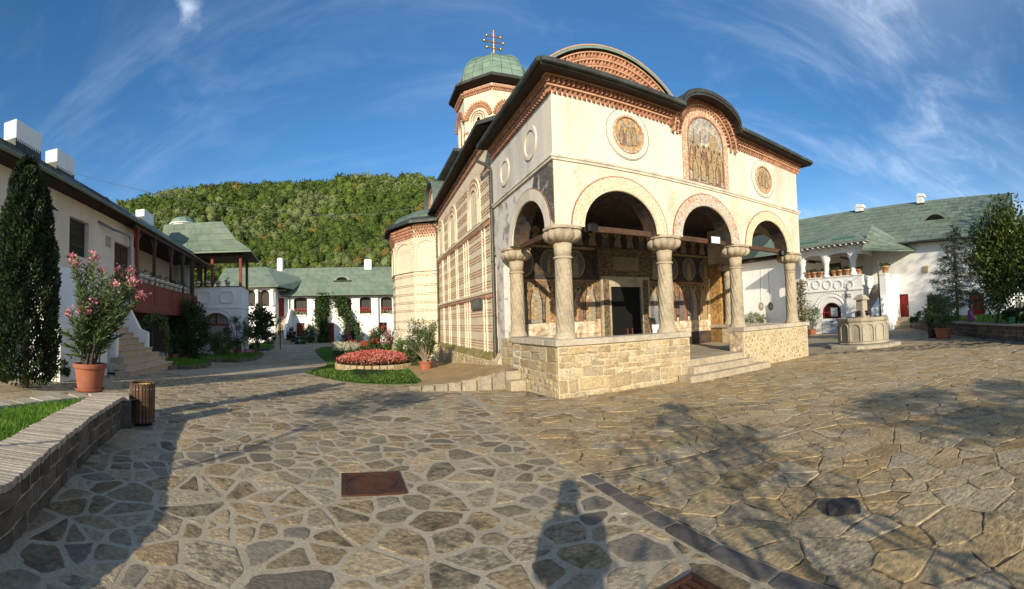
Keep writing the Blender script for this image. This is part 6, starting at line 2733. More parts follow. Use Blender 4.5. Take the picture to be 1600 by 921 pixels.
MB().prism([(NY + .9, zg), (YW - .004, zg), (YW - .004, FL + 1.0), (YW - .9, FL + 1.0), (NY + .9, 1.5)], X0 + 1.4, SX0 + .1, axis='x').build('landing_wall', M_WHITE, stair)

# pots on the balcony rail
def rail_pot(at, label, group, s=1.0, m=None, seed=0):
    e = empty('rail_flower_pot', at)
    tag(e, label, 'flower pot', group)
    if 'rp' not in POTS:
        POTS['rp'] = MB().lathe([(.10, 0), (.115, .02), (.15, .22), (.17, .23), (.17, .28), (.145, .28), (.14, .24), (.01, .25)], 18, cap=False).mesh('pot', mat('white_pot', (.74, .70, .64), (.35, .22, .16), .7, 9, .1, 30, .6, lo=.56, hi=.60), True)
        POTS['rpb'] = MB().lathe([(.141, .12), (.144, .12), (.148, .165), (.144, .165)], 18, cap=False).mesh('band', flat('grey_band', (.12, .11, .11)), True)
        g = np.random.default_rng(77)
        P, D = clumps(g, 120, 9, (0, 0, .34), (.18, .18, .12))
        V, F = leaf_geo(P, D, .08, .035, g)
        POTS['rpf'] = mesh_np('foliage', V, [F], LF_MID)
    b = link('pot', POTS['rp'], e)
    link('band', POTS['rpb'], b)
    f = link('foliage', POTS['rpf'], e)
    f.rotation_euler = (0, 0, seed * 1.7)
    e.scale = (s, s, s)
    return e


pxs = [218, 226, 236, 243, 251, 259, 266, 273, 280, 287]
for i, x in enumerate(pxs):
    X = LX(x, 420, .09)[0]
    w = LW(X, .09, RT)
    rail_pot(w, f'{ORD[i]} white patterned flower pot from the near end of the red balcony rail', 'pots on the balcony rail', 1.4, seed=i)

# foisor: open porch on a white arched base
FD0 = 31.5
fp = LL(AT(378, 445, FD0))
FX, FYo = fp
fois = empty('gallery_pavilion', LO, LROT)
tag(fois, 'white arched pavilion with green hipped roof on dark timber posts', 'pavilion')
FYi = LL(AT(300, 445, FD0 + 1.2))[1]
FDX = 3.6
zt_ = AT(340, 447, FD0).z
zm = AT(340, 482, FD0).z
mb = MB()
# front of the base looks along -X
def fface(holes, x, y0, y1, z0, z1, mbx, depth=.4):
    """wall facing -X with holes given in (y0,y1,z0,z1,rise)"""
    t = MB()
    wall_holes(t, -y1, -y0, z0, z1, [(-h[1], -h[0], *h[2:]) for h in holes], 0, depth)
    o = len(mbx.v)
    mbx.v += [(x + v[1], -v[0], v[2]) for v in t.v]
    for f, m_ in zip(t.f, t.m):
        mbx.f.append([o + i for i in f])
        mbx.m.append(m_)


yc = (FYo + FYi) / 2
ar = AT(340, 487, FD0)
fface([(yc - 1.0, yc + 1.0, -.8, AT(340, 489, FD0).z, .75)], FX, FYo, FYi + .4, -.8, zm, mb)
wall_holes(mb2 := MB(), FX, FX + FDX, -.8, zm, [(FX + .8, FX + 2.8, -.8, 2.0, .8)], FYo, .4)
mb.v, mb.f, mb.m = mb.v + mb2.v, mb.f + [[len(mb.v) + i for i in f] for f in mb2.f], mb.m + mb2.m
mb.build('base_wall', M_WHITE, fois)
MB().span((FX + 1.6, FYo + .41, -.8), (FX + 1.7, FYi + .4, zm - .13)).build('back_wall', M_WHITE, fois)
MB().span((FX + .004, FYo + .004, zm - .12), (FX + FDX, FYi + .4, zm - .01)).build('floor', M_WHITE, fois)
MB().span((FX - .05, FYo - .06, zm), (FX + FDX, FYi + .4, zm + .12), ch=.03).build('string_molding', M_WHITE, fois)
mb = MB()
mb.span((FX + .03, FYo, zm + .12), (FX + .22, FYi + .3, zt_ - .05))
mb.span((FX + .222, FYo, zm + .12), (FX + FDX, FYo + .2, zt_ - .05))
mb.build('parapet', M_WHITE, fois)
MB().span((FX - .04, FYo - .06, zt_ - .05), (FX + .28, FYi + .3, zt_)).build('coping', M_WOOD_DK, fois)
MB().span((FX + .283, FYo - .06, zt_ - .05), (FX + FDX, FYo + .26, zt_)).build('coping', M_WOOD_DK, fois)
for c in (FYo + (FYi - FYo) * .29, FYo + (FYi - FYo) * .73):
    # rounded panels on the parapet
    hw, hh = .42, (zt_ - zm) * .27
    o = [(c + hw * .75 + .2 * math.cos(a), zm + .12 + (zt_ - zm - .17) / 2 + hh * math.sin(a)) for a in [-math.pi / 2 + math.pi * i / 8 for i in range(9)]] + [(c - hw * .75 + .2 * math.cos(a), zm + .12 + (zt_ - zm - .17) / 2 + hh * math.sin(a)) for a in [math.pi / 2 + math.pi * i / 8 for i in range(9)]]
    inn = [(c + (y - c) * .90, (zm + .12 + (zt_ - zm - .17) / 2) + (z - (zm + .12 + (zt_ - zm - .17) / 2)) * .84) for y, z in o]
    t = MB()
    n = len(o)
    vs = [(FX - .06, y, z) for y, z in o] + [(FX - .06, y, z) for y, z in inn] + [(FX + .03, y, z) for y, z in o] + [(FX + .03, y, z) for y, z in inn]
    t.add(vs, [(i, (i + 1) % n, n + (i + 1) % n, n + i) for i in range(n)] + [(i, (i + 1) % n, 2 * n + (i + 1) % n, 2 * n + i) for i in range(n)] + [(n + i, n + (i + 1) % n, 3 * n + (i + 1) % n, 3 * n + i) for i in range(n)])
    t.build('panel_rim', M_WHITE, fois)
# arch frame of dark wood and red rail under it
mb = MB()
az = AT(340, 489, FD0).z
for r0, r1, x in ((1.02, 1.10, -.02),):
    A = [(yc + r0 * math.cos(math.pi * i / 16), az - .75 + .76 * math.sin(math.pi * i / 16)) for i in range(17)]
    B = [(yc + (r0 + .3) * math.cos(math.pi * i / 16), az - .75 + 1.02 * math.sin(math.pi * i / 16)) for i in range(17)]
    C_ = [(yc + (r0 + .36) * math.cos(math.pi * i / 16), az - .75 + 1.08 * math.sin(math.pi * i / 16)) for i in range(17)]
    mb.prism(B + C_[::-1], FX - .04, FX + .01, axis='x')
mb.build('arch_molding', M_WHITE, fois)
MB().span((FX + .1, yc - .98, az - .95), (FX + .25, yc + .98, az - .78)).build('tie_rail', M_REDWOOD, fois)
MB().span((FX + .12, yc - .05, az - .78), (FX + .22, yc + .05, az - .02)).build('tie_post', M_WOOD_DK, fois)
PE = AT(340, 397, FD0).z
for px_, py_ in ((FX + .12, FYo + .12), (FX + .12, (FYo + FYi) / 2 + .3), (FX + FDX - .2, FYo + .12)):
    MB().box((px_, py_, (zt_ + PE) / 2), (.2, .2, PE - zt_ - .02), ch=.02).build('post', M_REDWOOD, fois)
MB().span((FX - .02, FYo - .02, PE - .16), (FX + .2, FYi + .3, PE)).build('beam', M_WOOD_DK, fois)
MB().span((FX - .0, FYo + .9, zt_ + (PE - zt_) * .62), (FX + .1, FYi + .3, zt_ + (PE - zt_) * .62 + .08)).build('rail', M_WOOD_DK, fois)
ov = .75
RZ = AT(300, 352, FD0 + 3).z
c0 = [(FX - ov, FYo - ov), (FX - ov, FYi + 2.6), (FX + FDX + 1, FYi + 2.6), (FX + FDX + 1, FYo - ov)]
mid_ = [(FX + .4, FYo + .5), (FX + .4, FYi + 2.6), (FX + FDX, FYi + 2.6), (FX + FDX, FYo + .5)]
top_ = [(FX + 1.5, FYo + 1.75), (FX + 1.5, FYi + 2.6), (FX + 2.6, FYi + 2.6), (FX + 2.6, FYo + 1.75)]
zm_ = PE + .12 + (RZ - PE) * .36
mb = MB()
vs = [(x, y, PE + .02) for x, y in c0] + [(x, y, PE + .14) for x, y in c0] + [(x, y, zm_) for x, y in mid_] + [(x, y, RZ) for x, y in top_]
fs = []
for k in range(3):
    for i in (3, 0, 2):
        j = (i + 1) % 4
        fs.append((4 * k + i, 4 * k + 4 + i, 4 * k + 4 + j, 4 * k + j))
mb.add(vs, fs + [(12, 15, 14, 13)])
mb.build('roof', M_GREENROOF, fois)
MB().add([(x, y, PE + .015) for x, y in c0], [(0, 1, 2, 3)]).build('roof_soffit', M_SOFFIT, fois)
sheets(fois, [(FX - ov, FYi + 2.5, PE + .16), (FX - ov, FYo - ov, PE + .16), (FX + .4, FYo + .5, zm_ + .015), (FX + .4, FYi + 2.5, zm_ + .015)], 2, .9, M_GREENROOF, seed=5)
sheets(fois, [(FX + .4, FYi + 2.5, zm_ + .02), (FX + .4, FYo + .5, zm_ + .02), (FX + 1.5, FYo + 1.75, RZ + .015), (FX + 1.5, FYi + 2.5, RZ + .015)], 3, .9, M_GREENROOF, seed=6)
for i, x in enumerate((309, 325, 341, 356)):
    q = AT(x, 446, FD0 + .2)
    rail_pot(Vector((q.x, q.y, zt_)), f'{ORD[i]} flower pot from the left on the white pavilion parapet', 'pots on the pavilion parapet', 1.25, seed=20 + i)
# ------------------------------------------------------------------ back house, across the court
BB = 46.5                                     # its front lies in the church-frame plane b = BB
ZG = gz(*W(-6, BB).xy)
bhouse = empty('cloister_house', W(0, BB, 0), PSI)
tag(bhouse, 'long low white cloister house with green roof at the back of the court', 'house')


def BX_(x, y, d=0.0):
    a, z = onB(x, y, BB + d)
    return a, z


def brect(xa, xb, yt, yb, d=0.0):
    xm, ym = (xa + xb) / 2, (yt + yb) / 2
    return (BX_(xa, ym, d)[0], BX_(xb, ym, d)[0], BX_(xm, yb, d)[1], BX_(xm, yt, d)[1])


up = [brect(459, 480, 465, 494), brect(492, 514, 465, 494), brect(528, 549, 465, 494), brect(562, 580, 464, 492), brect(595, 613, 464, 492), brect(630, 648, 464, 492)]
lowd = [brect(463, 476, 505, 526), brect(505, 522, 505, 533), brect(550, 562, 504, 524), brect(593, 605, 504, 521), brect(630, 642, 504, 521)]
a0 = BX_(447, 490)[0]
a1 = BX_(690, 490)[0]
eav = BX_(530, 461, -.7)[1]
lowd[1] = (lowd[1][0], lowd[1][1], ZG + .05, lowd[1][3])
holes = [(*h, .35) for h in up] + lowd
mb = MB()
wall_holes(mb, a0, a1, ZG - .3, eav + .2, holes, 0, .5)
mb.build('wall', M_WHITE, bhouse)
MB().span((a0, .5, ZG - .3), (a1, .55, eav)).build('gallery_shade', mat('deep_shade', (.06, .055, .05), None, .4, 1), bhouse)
rb = random.Random(6)
for i, h in enumerate(up):
    n = 6
    b = MB()
    b.span((h[0], .10, h[2] + .85), (h[1], .16, h[2] + .92)).span((h[0], .10, h[2] + .12), (h[1], .16, h[2] + .18))
    for k in range(n):
        x = h[0] + (h[1] - h[0]) * (k + .5) / n
        b.span((x - .05, .11, h[2] + .18), (x + .05, .15, h[2] + .85))
    b.build('balustrade', M_REDDOOR, bhouse)
for i, h in enumerate(lowd):
    if i == 1:
        d = MB().span((h[0], .2, h[2]), (h[1], .26, h[3])).build('door', M_REDDOOR, bhouse)
        m = (h[0] + h[1]) / 2
        for s in (-1, 1):
            MB().span((m + s * .36 - .22, .18, h[2] + .2), (m + s * .36 + .22, .199, h[3] - .2), ch=.01).build('panel', M_REDDOOR, d)
    else:
        f = MB().span((h[0], .24, h[2]), (h[1], .28, h[3])).build('window', M_GLASS if i != 0 else M_WOOD_DK, bhouse)
        for t in (.0, .46, .92):
            MB().span((h[0] + (h[1] - h[0]) * t, .20, h[2]), (h[0] + (h[1] - h[0]) * (t + .08), .239, h[3])).build('bar', M_REDDOOR, f)
        MB().span((h[0], .195, h[2] + (h[3] - h[2]) * .6), (h[1], .2385, h[2] + (h[3] - h[2]) * .68)).build('bar', M_REDDOOR, f)
# flower boxes on the openings
for i, h in enumerate(up):
    if i in (1, 2):
        continue
    e = empty('window_flower_box', W(0, BB, 0), PSI)
    tag(e, f'{ORD[i if i == 0 else i - 2]} flower box from the left on the upper arches of the back house' if i else 'flower box on the upper arch beside the stair of the back house', 'flower box', 'flower boxes of the back house')
    MB().span((h[0] + .1, -.16, h[2] - .02), (h[1] - .1, .09, h[2] + .16), ch=.02).build('box', M_WHITE, e)
    g = np.random.default_rng(40 + i)
    n = 260
    P = np.column_stack([g.uniform(h[0] + .1, h[1] - .1, n), g.normal(-.05, .09, n), h[2] + .15 + np.abs(g.normal(0, .16, n))])
    foliage('foliage', P, g.normal(size=(n, 3)) + [0, -.2, .5], .16, .09, LF_LIGHT, e, g)
    petals(P[:26] + [0, -.06, .08], REDF if i % 2 else WHITEF, e, g, .10, 4, .06)
rz = BX_(530, 418, 4.0)[1]
ra0, ra1 = a0 - .5, a1
mb = MB()
mb.add([(ra0, -.75, eav), (ra1, -.75, eav), (ra1, 4.2, rz), (ra0 - 3, 4.2, rz), (ra0 - 6, 9, eav), (ra1, 9, eav)], [(0, 1, 2, 3), (3, 2, 5, 4)])
mb.build('roof', M_ROOFBASE, bhouse)
MB().span((ra0, -.72, eav - .10), (ra1, .6, eav - .02)).build('eave_boards', M_SOFFIT, bhouse)
MB().tube([(ra0, -.82, eav - .02), (ra1, -.82, eav - .02)], .07, 6).build('gutter', M_GREENROOF, bhouse)
sheets(bhouse, [(ra0, -.75, eav + .015), (ra1, -.75, eav + .015), (ra1, 4.2, rz + .015), (ra0 - 3, 4.2, rz + .015)], 7, .95, M_GREENROOF, seed=9)
for i in range(7):
    x = ra0 + 1.5 + i * 2.9
    MB().box((x, -.25, eav + .42 - (.14 if i % 2 else 0)), (1.7, .05, .16)).build('snow_guard', mat('bright_green_strip', (.05, .20, .13), None, .3, 2, rough=.5), bhouse)
for xa, xb, yt, Y in ((434, 442, 405, 4.2), (569, 580, 407, 4.2)):
    x0, zt = BX_(xa, yt, Y)
    x1, _ = BX_(xb, yt, Y)
    c = MB().span((x0, Y - .5, rz - .6), (x1, Y + .5, zt - .18)).build('chimney', M_WHITE, bhouse)
    MB().prism([(x0 - .05, zt - .18), (x1 + .05, zt - .18), (x1 - .05, zt + .05), (x0 + .1, zt + .05)], Y - .55, Y + .55, axis='y').build('cap', M_WHITE, c)
ex, ez_ = BX_(534, 436, 1.6)
dmr = MB()
A = [(ex + 1.1 * math.cos(math.pi * i / 14), ez_ - .25 + .62 * math.sin(math.pi * i / 14)) for i in range(15)]
dmr.prism(A, 1.1, 3.4, axis='y')
o = dmr.build('eyebrow_dormer', M_GREENROOF, bhouse)
A = [(ex + .7 * math.cos(math.pi * i / 14), ez_ - .22 + .40 * math.sin(math.pi * i / 14)) for i in range(15)]
MB().prism(A, 1.07, 1.11, axis='y').build('opening', M_BLACK, o)
for x in (452.5, 592):
    a, _ = BX_(x, 490, -.1)
    MB().tube([(a, -.75, eav - .05), (a, -.1, eav - .5), (a, -.1, ZG)], .07, 6).build('downpipe', M_PIPE, bhouse)

# projecting wing with arches, stair up to a red door
wing = empty('cloister_wing', W(0, BB, 0), PSI)
tag(wing, 'white wing with paired dark arches and a covered stair beside the back house', 'house')
WD_ = -2.4
w0 = BX_(372, 470, WD_)[0]
w1 = BX_(430, 470, WD_)[0]
arcs = [brect(384, 399, 453, 479, WD_), brect(405, 421, 453, 479, WD_)]
we = BX_(400, 448, WD_ - .6)[1]
mb = MB()
wall_holes(mb, w0, w1, ZG - .3, we + .2, [(*h, .7) for h in arcs], WD_, .5)
mb.add([(w1, WD_, ZG - .3), (w1, 0, ZG - .3), (w1, 0, we + .2), (w1, WD_, we + .2)], [(0, 1, 2, 3)])
mb.build('wall', M_WHITE, wing)
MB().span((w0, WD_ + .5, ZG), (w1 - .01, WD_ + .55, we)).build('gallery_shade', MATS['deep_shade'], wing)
for i, x in enumerate((402, 426)):
    a, zb = BX_(x, 478, WD_)
    _, zt = BX_(x, 452, WD_)
    MB().lathe([(.30, 0), (.30, .12), (.22, .2), (.20, zt - zb - .4), (.28, zt - zb - .25), (.34, zt - zb - .05), (.34, zt - zb)], 16, (a, WD_ - .05, zb)).build('column', M_WHITE, wing, smooth='auto')
dh = brect(430, 444, 466, 495, 0.0)
mb = MB()
wall_holes(mb, w1, a0 + .1, ZG - .3, we + .9, [dh], -.02, .3)
mb.build('stair_wall', M_WHITE, wing)
d = MB().span((dh[0], .1, dh[2]), (dh[1], .16, dh[3])).build('door', M_REDDOOR, wing)
for t in (.08, .54):
    for z0, z1 in ((.1, .45), (.52, .92)):
        MB().span((dh[0] + (dh[1] - dh[0]) * t, .08, dh[2] + (dh[3] - dh[2]) * z0), (dh[0] + (dh[1] - dh[0]) * (t + .38), .099, dh[2] + (dh[3] - dh[2]) * z1)).build('panel', M_REDDOOR, d)
n = 14
sx0, sx1 = BX_(431, 515, -3)[0], BX_(445, 515, -3)[0]
for k in range(n):
    z1 = ZG + (dh[2] - ZG) * (k + 1) / n
    y0 = -5.4 + 5.3 * k / n
    ex_ = .9 * max(0, 3 - k) / 3
    MB().span((sx0 - ex_ * .2, y0, ZG - .2), (sx1 + ex_ * 1.6, y0 + 5.3 / n + .03, z1 - .002 * k), ch=.01).build('step', M_LIME, wing)
MB().prism([(-4.4, ZG - .2), (-.03, ZG - .2), (-.03, dh[2] + .95), (-1.0, dh[2] + .8), (-4.4, ZG + 1.7)], sx1 + .12, sx1 + .42, axis='x').build('stair_parapet', M_WHITE, wing)
wr = BX_(410, 418, 2)[1]
xl = w0 - 3
xr = BX_(447, 452, WD_ - .7)[0]
mb = MB()
vs = [(xl, WD_ - .9, we), (xr - .9, WD_ - .9, we), (xr + .6, -.6, we - .2), (xr - 3.4, 1.8, wr), (xl, 1.8, wr), (xl, WD_ - .9, we - .12), (xr - .9, WD_ - .9, we - .12), (xr + .6, -.6, we - .32), (xr + 1.6, 2.6, we + 1.3)]
mb.add(vs, [(0, 1, 3, 4), (1, 2, 8, 3), (5, 6, 1, 0), (6, 7, 2, 1)])
mb.build('roof', M_GREENROOF, wing)
sheets(wing, [(xl, WD_ - .9, we + .015), (xr - .9, WD_ - .9, we + .015), (xr - 3.4, 1.8, wr + .015), (xl, 1.8, wr + .015)], 4, .95, M_GREENROOF, seed=10)
MB().add([(xl, WD_ - .88, we - .1), (xr - .9, WD_ - .88, we - .1), (xr + .6, -.6, we - .3), (xr, .1, we - .2), (xl, .1, we - .1)], [(4, 3, 2, 1, 0)]).build('soffit', M_SOFFIT, wing)

# flag on a pole
fp_ = G(404, 547)
flag = empty('national_flag', (fp_.x, fp_.y, fp_.z), R(20))
tag(flag, 'blue yellow and red flag hanging on a pole beside the white wing', 'flag')
dfl = math.hypot(fp_.x, fp_.y)
ftop = AT(402, 456, dfl).z - fp_.z
fbot = AT(402, 486, dfl).z - fp_.z
MB().tube([(0, 0, 0), (0, 0, ftop + .1)], .03, 6).build('pole', flat('pole_grey', (.25, .25, .25), .5, .5), flag)
cols = [flat('flag_blue', (.02, .045, .22)), flat('flag_yellow', (.70, .48, .03)), flat('flag_red', (.50, .02, .03))]
for k in range(3):
    mb = MB()
    m_ = 8
    vs = []
    for i in range(m_ + 1):
        f = i / m_
        z = ftop - (ftop - fbot) * f
        for t in (k / 3, (k + 1) / 3):
            x = .05 + .30 * t * (1 + .2 * f) + .02 * math.sin(f * 7 + t * 3)
            vs.append((x, .05 * math.sin(t * 9 + f * 4), z - t * .35 * f))
    mb.add(vs, [(2 * i, 2 * i + 1, 2 * i + 3, 2 * i + 2) for i in range(m_)])
    mb.build('stripe', cols[k], flag)

# chapel dome behind the pavilion
cd_ = AT(285, 352, 36)
chap = empty('chapel_dome', (cd_.x, cd_.y, 0))
tag(chap, 'small green chapel dome with an iron cross above the pavilion roof', 'dome')
s = 36 / FPX
MB().lathe([(.99, -1), (.99, cd_.z + .0), (1.12, cd_.z), (1.12, cd_.z + .06)], 16).build('drum', M_WHITE, chap)
MB().lathe([(1.05 * math.cos(i / 8 * math.pi / 2), cd_.z + .06 + .62 * math.sin(i / 8 * math.pi / 2)) for i in range(9)], 12).build('shell', M_COPPER, chap)
zc = cd_.z + .66
mb = MB().tube([(0, 0, zc), (0, 0, zc + 1.55)], .03, 6)
for z, w in ((.7, .32), (1.0, .45)):
    mb.tube([(-w, 0, zc + z), (w, 0, zc + z)], .028, 6)
mb.build('cross', M_IRON, chap)
mb = MB()
for a in range(8):
    ca, sa = math.cos(a * math.pi / 4), math.sin(a * math.pi / 4)
    mb.tube([(.12 * ca, 0, zc + 1.0 + .12 * sa), (.38 * ca, 0, zc + 1.0 + .38 * sa)], .016, 4)
mb.build('rays', M_IRON, chap, kind='stuff')

# ------------------------------------------------------------------ garden along the left house
def kerb(name, label, pts, h=.16, w=.16, seed=0, m=M_SLATE_BLK, step=.34):
    e = empty(name, (0, 0, 0))
    tag(e, label, 'kerb')
    r = random.Random(seed)
    path = resample(smooth_path([Vector((p[0], p[1], 0)) for p in pts], 2), .05)
    L_ = .05 * (len(path) - 1)
    s = 0
    while s < L_ - .05:
        l = r.uniform(.75, 1.3) * step
        p, t = frame_at(path, min(s + l / 2, L_ - .03), .05)
        MB().box((p.x, p.y, gz(p.x, p.y) + h / 2 - .03 + r.uniform(-.012, .012)), (l - .025, w * r.uniform(.85, 1.1), h + .06), math.atan2(t.y, t.x) + r.uniform(-.03, .03), ch=.018).build('stone', m, e)
        s += l
    return e


bed1 = [G(x, y) for x, y in ((255, 578), (290, 578), (318, 576), (330, 571), (318, 566), (285, 564), (250, 566))]
bed2 = [G(x, y) for x, y in ((326, 566), (370, 567), (400, 563), (412, 556), (398, 551), (340, 552), (300, 558))]
bed3 = [G(x, y) for x, y in ((395, 549), (420, 548), (429, 543), (420, 538), (395, 538))]
kerb('garden_kerb', 'low stone kerb round the grass bed nearest the entrance stair', [p.xy for p in bed1[:5]], seed=1)
kerb('garden_kerb', 'stone kerb of the middle grass bed in front of the white pavilion', [p.xy for p in bed2[:5]], seed=2)
kerb('garden_kerb', 'dark kerb of the farthest grass bed below the flag pole', [p.xy for p in bed3[:5]], seed=3)
lawn('garden_grass', [tuple(p.xy) for p in bed1], 4000, None, .10, .10, .02, 11)
lawn('garden_grass', [tuple(p.xy) for p in bed2], 5000, None, .10, .12, .03, 12)
lawn('garden_grass', [tuple(p.xy) for p in bed3], 2500, None, .10, .12, .04, 13)


def px_size(x, y0, y1, P):
    d = math.hypot(P.x, P.y)
    return AT(x, y0, d).z - P.z


def shrub(x, yb, yt, wpx, label, cat='shrub', m=LF_DARK, leaf=(.13, .05), n=1400, k=30, pot=None, name='garden_shrub', seed=0, trunk=0.0, bloom=None, dz=0.0, shell=.45, lift=0.0, stems=5, clump=.3):
    P = G(x, yb)
    d = math.hypot(P.x, P.y)
    h = px_size(x, yt, yb, P)
    w = wpx / FPX * d
    return plant(name, label, cat, (P.x, P.y, P.z + lift), h, w, m, leaf, n, k, pot, seed, stems=stems, trunk=trunk, bloom=bloom, shell=shell, clump=clump)


shrub(297, 561, 470, 62, 'large dark leafy oleander bush in front of the balcony house', m=LF_DARK, n=7000, k=70, seed=1, leaf=(.22, .08))
shrub(345, 558, 516, 40, 'rounded light green bush below the pavilion arch', m=LF_LIGHT, n=2600, k=40, seed=2, leaf=(.14, .06))
shrub(372, 556, 494, 50, 'bushy dark oleander in a terracotta tub by the grass bed', 'potted plant', LF_DARK, (.20, .05), 2200, 34, (.32, .42), 'potted_shrub', 3)
shrub(403, 551, 476, 50, 'dark magnolia with broad leaves below the hanging flag', m=LF_DARK, n=1500, k=30, seed=4, leaf=(.32, .15), shell=.3, trunk=.8)
shrub(388, 548, 520, 36, 'low dark bush behind the small garden figure', m=LF_DARK, n=1100, seed=5, leaf=(.2, .08))
shrub(421, 540, 517, 20, 'dense dark bush left of the back stair', m=LF_DARK, n=900, seed=6, leaf=(.2, .09))
shrub(454, 538, 512, 22, 'purple leaved bush right of the back stair', m=LF_PURP, n=900, seed=7, leaf=(.22, .1))
shrub(484, 536, 506, 18, 'round green bush beside the red cellar door', m=LF_MID, n=900, seed=8, leaf=(.22, .1))
shrub(470, 538, 526, 24, 'low dark bush under the small cellar window', m=LF_DARK, n=600, seed=9, leaf=(.2, .1))
shrub(272, 562, 520, 26, 'small oleander in a dark tub under the balcony', 'potted plant', LF_DARK, (.16, .05), 800, 20, (.26, .34), 'potted_shrub', 10)
shrub(438, 547, 490, 8, 'thin young rose tree by the back stair', m=LF_MID, n=160, k=9, seed=12, leaf=(.16, .08), trunk=.6)
# weeping vine on posts
vp = G(245, 570)
vine = empty('climbing_vine', (vp.x, vp.y, vp.z))
tag(vine, 'light green weeping climber hanging over wooden posts by the stair', 'climber')
dv = math.hypot(vp.x, vp.y)
rng = np.random.default_rng(31)
LPs, LDs = [], []
vs_ = MB()
tops = []
for (xa, ya, xb, yb) in ((222, 505, 240, 492), (240, 492, 256, 494), (256, 494, 262, 530), (250, 493, 259, 512), (226, 500, 220, 522), (236, 493, 233, 508), (258, 500, 264, 548), (244, 492, 252, 505), (228, 500, 246, 494)):
    a = AT(xa, ya, dv + rng.uniform(-.3, .3)) - Vector((vp.x, vp.y, vp.z))
    b = AT(xb, yb, dv + rng.uniform(-.3, .3)) - Vector((vp.x, vp.y, vp.z))
    vs_.tube([a, a.lerp(b, .5) + Vector((0, 0, .08)), b], .015, 4)
    for i in range(110):
        p = a.lerp(b, rng.random()) + Vector(rng.normal(0, .10, 3))
        LPs.append(p)
        LDs.append((rng.normal(0, .4), rng.normal(0, .4), -.8))
for x in (238, 259):
    q = AT(x, 560, dv) - Vector((vp.x, vp.y, vp.z))
    t_ = AT(x, 496, dv) - Vector((vp.x, vp.y, vp.z))
    vs_.tube([(q.x, q.y, 0), (t_.x, t_.y, t_.z)], .045, 6)
vs_.build('post', BARK, vine)
foliage('foliage', LPs, LDs, .17, .075, LF_LIGHT, vine, rng)


def flower_mass(name, label, poly_px, n, m_leaf, m_fl, h, size, seed, poly=None, nfl=None, base=0.0, dome=0.0):
    rng = np.random.default_rng(seed)
    poly = poly or [tuple(G(x, y).xy) for x, y in poly_px]
    q = poly_points(poly, n, rng)
    c = q.mean(0)
    rmax = np.linalg.norm(q - c, axis=1).max()
    z = np.array([gz(x, y) for x, y in q]) + base + dome * (1 - (np.linalg.norm(q - c, axis=1) / rmax) ** 2)
    P = np.column_stack([q, z + rng.uniform(.2, .9, n) * h])
    e = empty(name, (0, 0, 0))
    tag(e, label, 'flower bed', kind=None)
    f1 = foliage('foliage', P, rng.normal(size=(n, 3)) + [0, 0, .5], size * 1.6, size, m_leaf, e, rng, kind='stuff')
    nf = nfl or n // 2
    i = rng.integers(0, n, nf)
    Q = P[i].copy()
    Q[:, 2] = z[i] + h * rng.uniform(.8, 1.15, nf)
    petals(Q, m_fl, e, rng, size, 4, size * .5, kind='stuff')
    return e


flower_mass('flower_bed', 'strip of white flowers with grey leaves under the big dark bush', [(282, 560), (335, 560), (338, 555), (282, 554)], 900, LF_MID, WHITEF, .32, .07, 1)
flower_mass('flower_bed', 'clump of white flowers beside the entrance stair', [(240, 566), (262, 567), (263, 561), (241, 560)], 500, LF_MID, WHITEF, .34, .06, 2)
flower_mass('flower_bed', 'patch of dark red flowers at the foot of the entrance stair', [(232, 571), (252, 571), (253, 566), (233, 566)], 450, LF_DARK, REDF, .22, .05, 3)
flower_mass('flower_bed', 'small patch of pink flowers at the tip of the middle bed', [(378, 556), (396, 556), (396, 552), (379, 551)], 300, LF_MID, PINK, .25, .07, 4)
# small white garden figure
gp2 = G(381, 550)
gf = empty('garden_figurine', (gp2.x, gp2.y, gp2.z))
tag(gf, 'tiny white and black garden figurine between the tubs', 'figurine')
MB().lathe([(.02, 0), (.16, .0), (.17, .3), (.12, .55), (.06, .6)], 10).build('body', flat('fig_black', (.03, .03, .035)), gf, smooth=True)
MB().lathe([(.01, .56), (.11, .64), (.13, .74), (.09, .84), (.01, .88)], 10).build('head', flat('fig_white', (.75, .73, .7)), gf, smooth=True)

# vines on the back house
for i, (x0, x1, yt, yb, lab) in enumerate(((494, 513, 458, 532, 'dense green creeper column on the back house left of the red door'), (530, 550, 462, 528, 'leaning green creeper on the back house right of the red door'))):
    a, zt = BX_((x0 + x1) / 2, yt, -.2)
    b, zb = BX_((x0 + x1) / 2, yb, -.2)
    wv = (BX_(x1, 500)[0] - BX_(x0, 500)[0])
    p = W((a + b) / 2, BB - .25, ZG)
    e = empty('wall_creeper', p, PSI)
    tag(e, lab, 'climber')
    rng = np.random.default_rng(60 + i)
    n = 2600
    t = rng.random(n)
    P = np.column_stack([rng.normal(0, wv * .27, n) + (.5 * np.sin(t * 5) - .6 * (t - .5) if i else .15 * np.sin(t * 9)), -np.abs(rng.normal(0, .28, n)), t * (zt - ZG)])
    foliage('foliage', P, np.column_stack([rng.normal(0, .6, n), -np.ones(n) * .6, rng.normal(-.4, .4, n)]), .30, .19, LF_MID if i else LF_DARK, e, rng)
    MB().tube([(0, 0, 0), (.1, 0, 1.5), (0, 0, zt - ZG - .4)], .06, 5).build('stems', BARK, e)

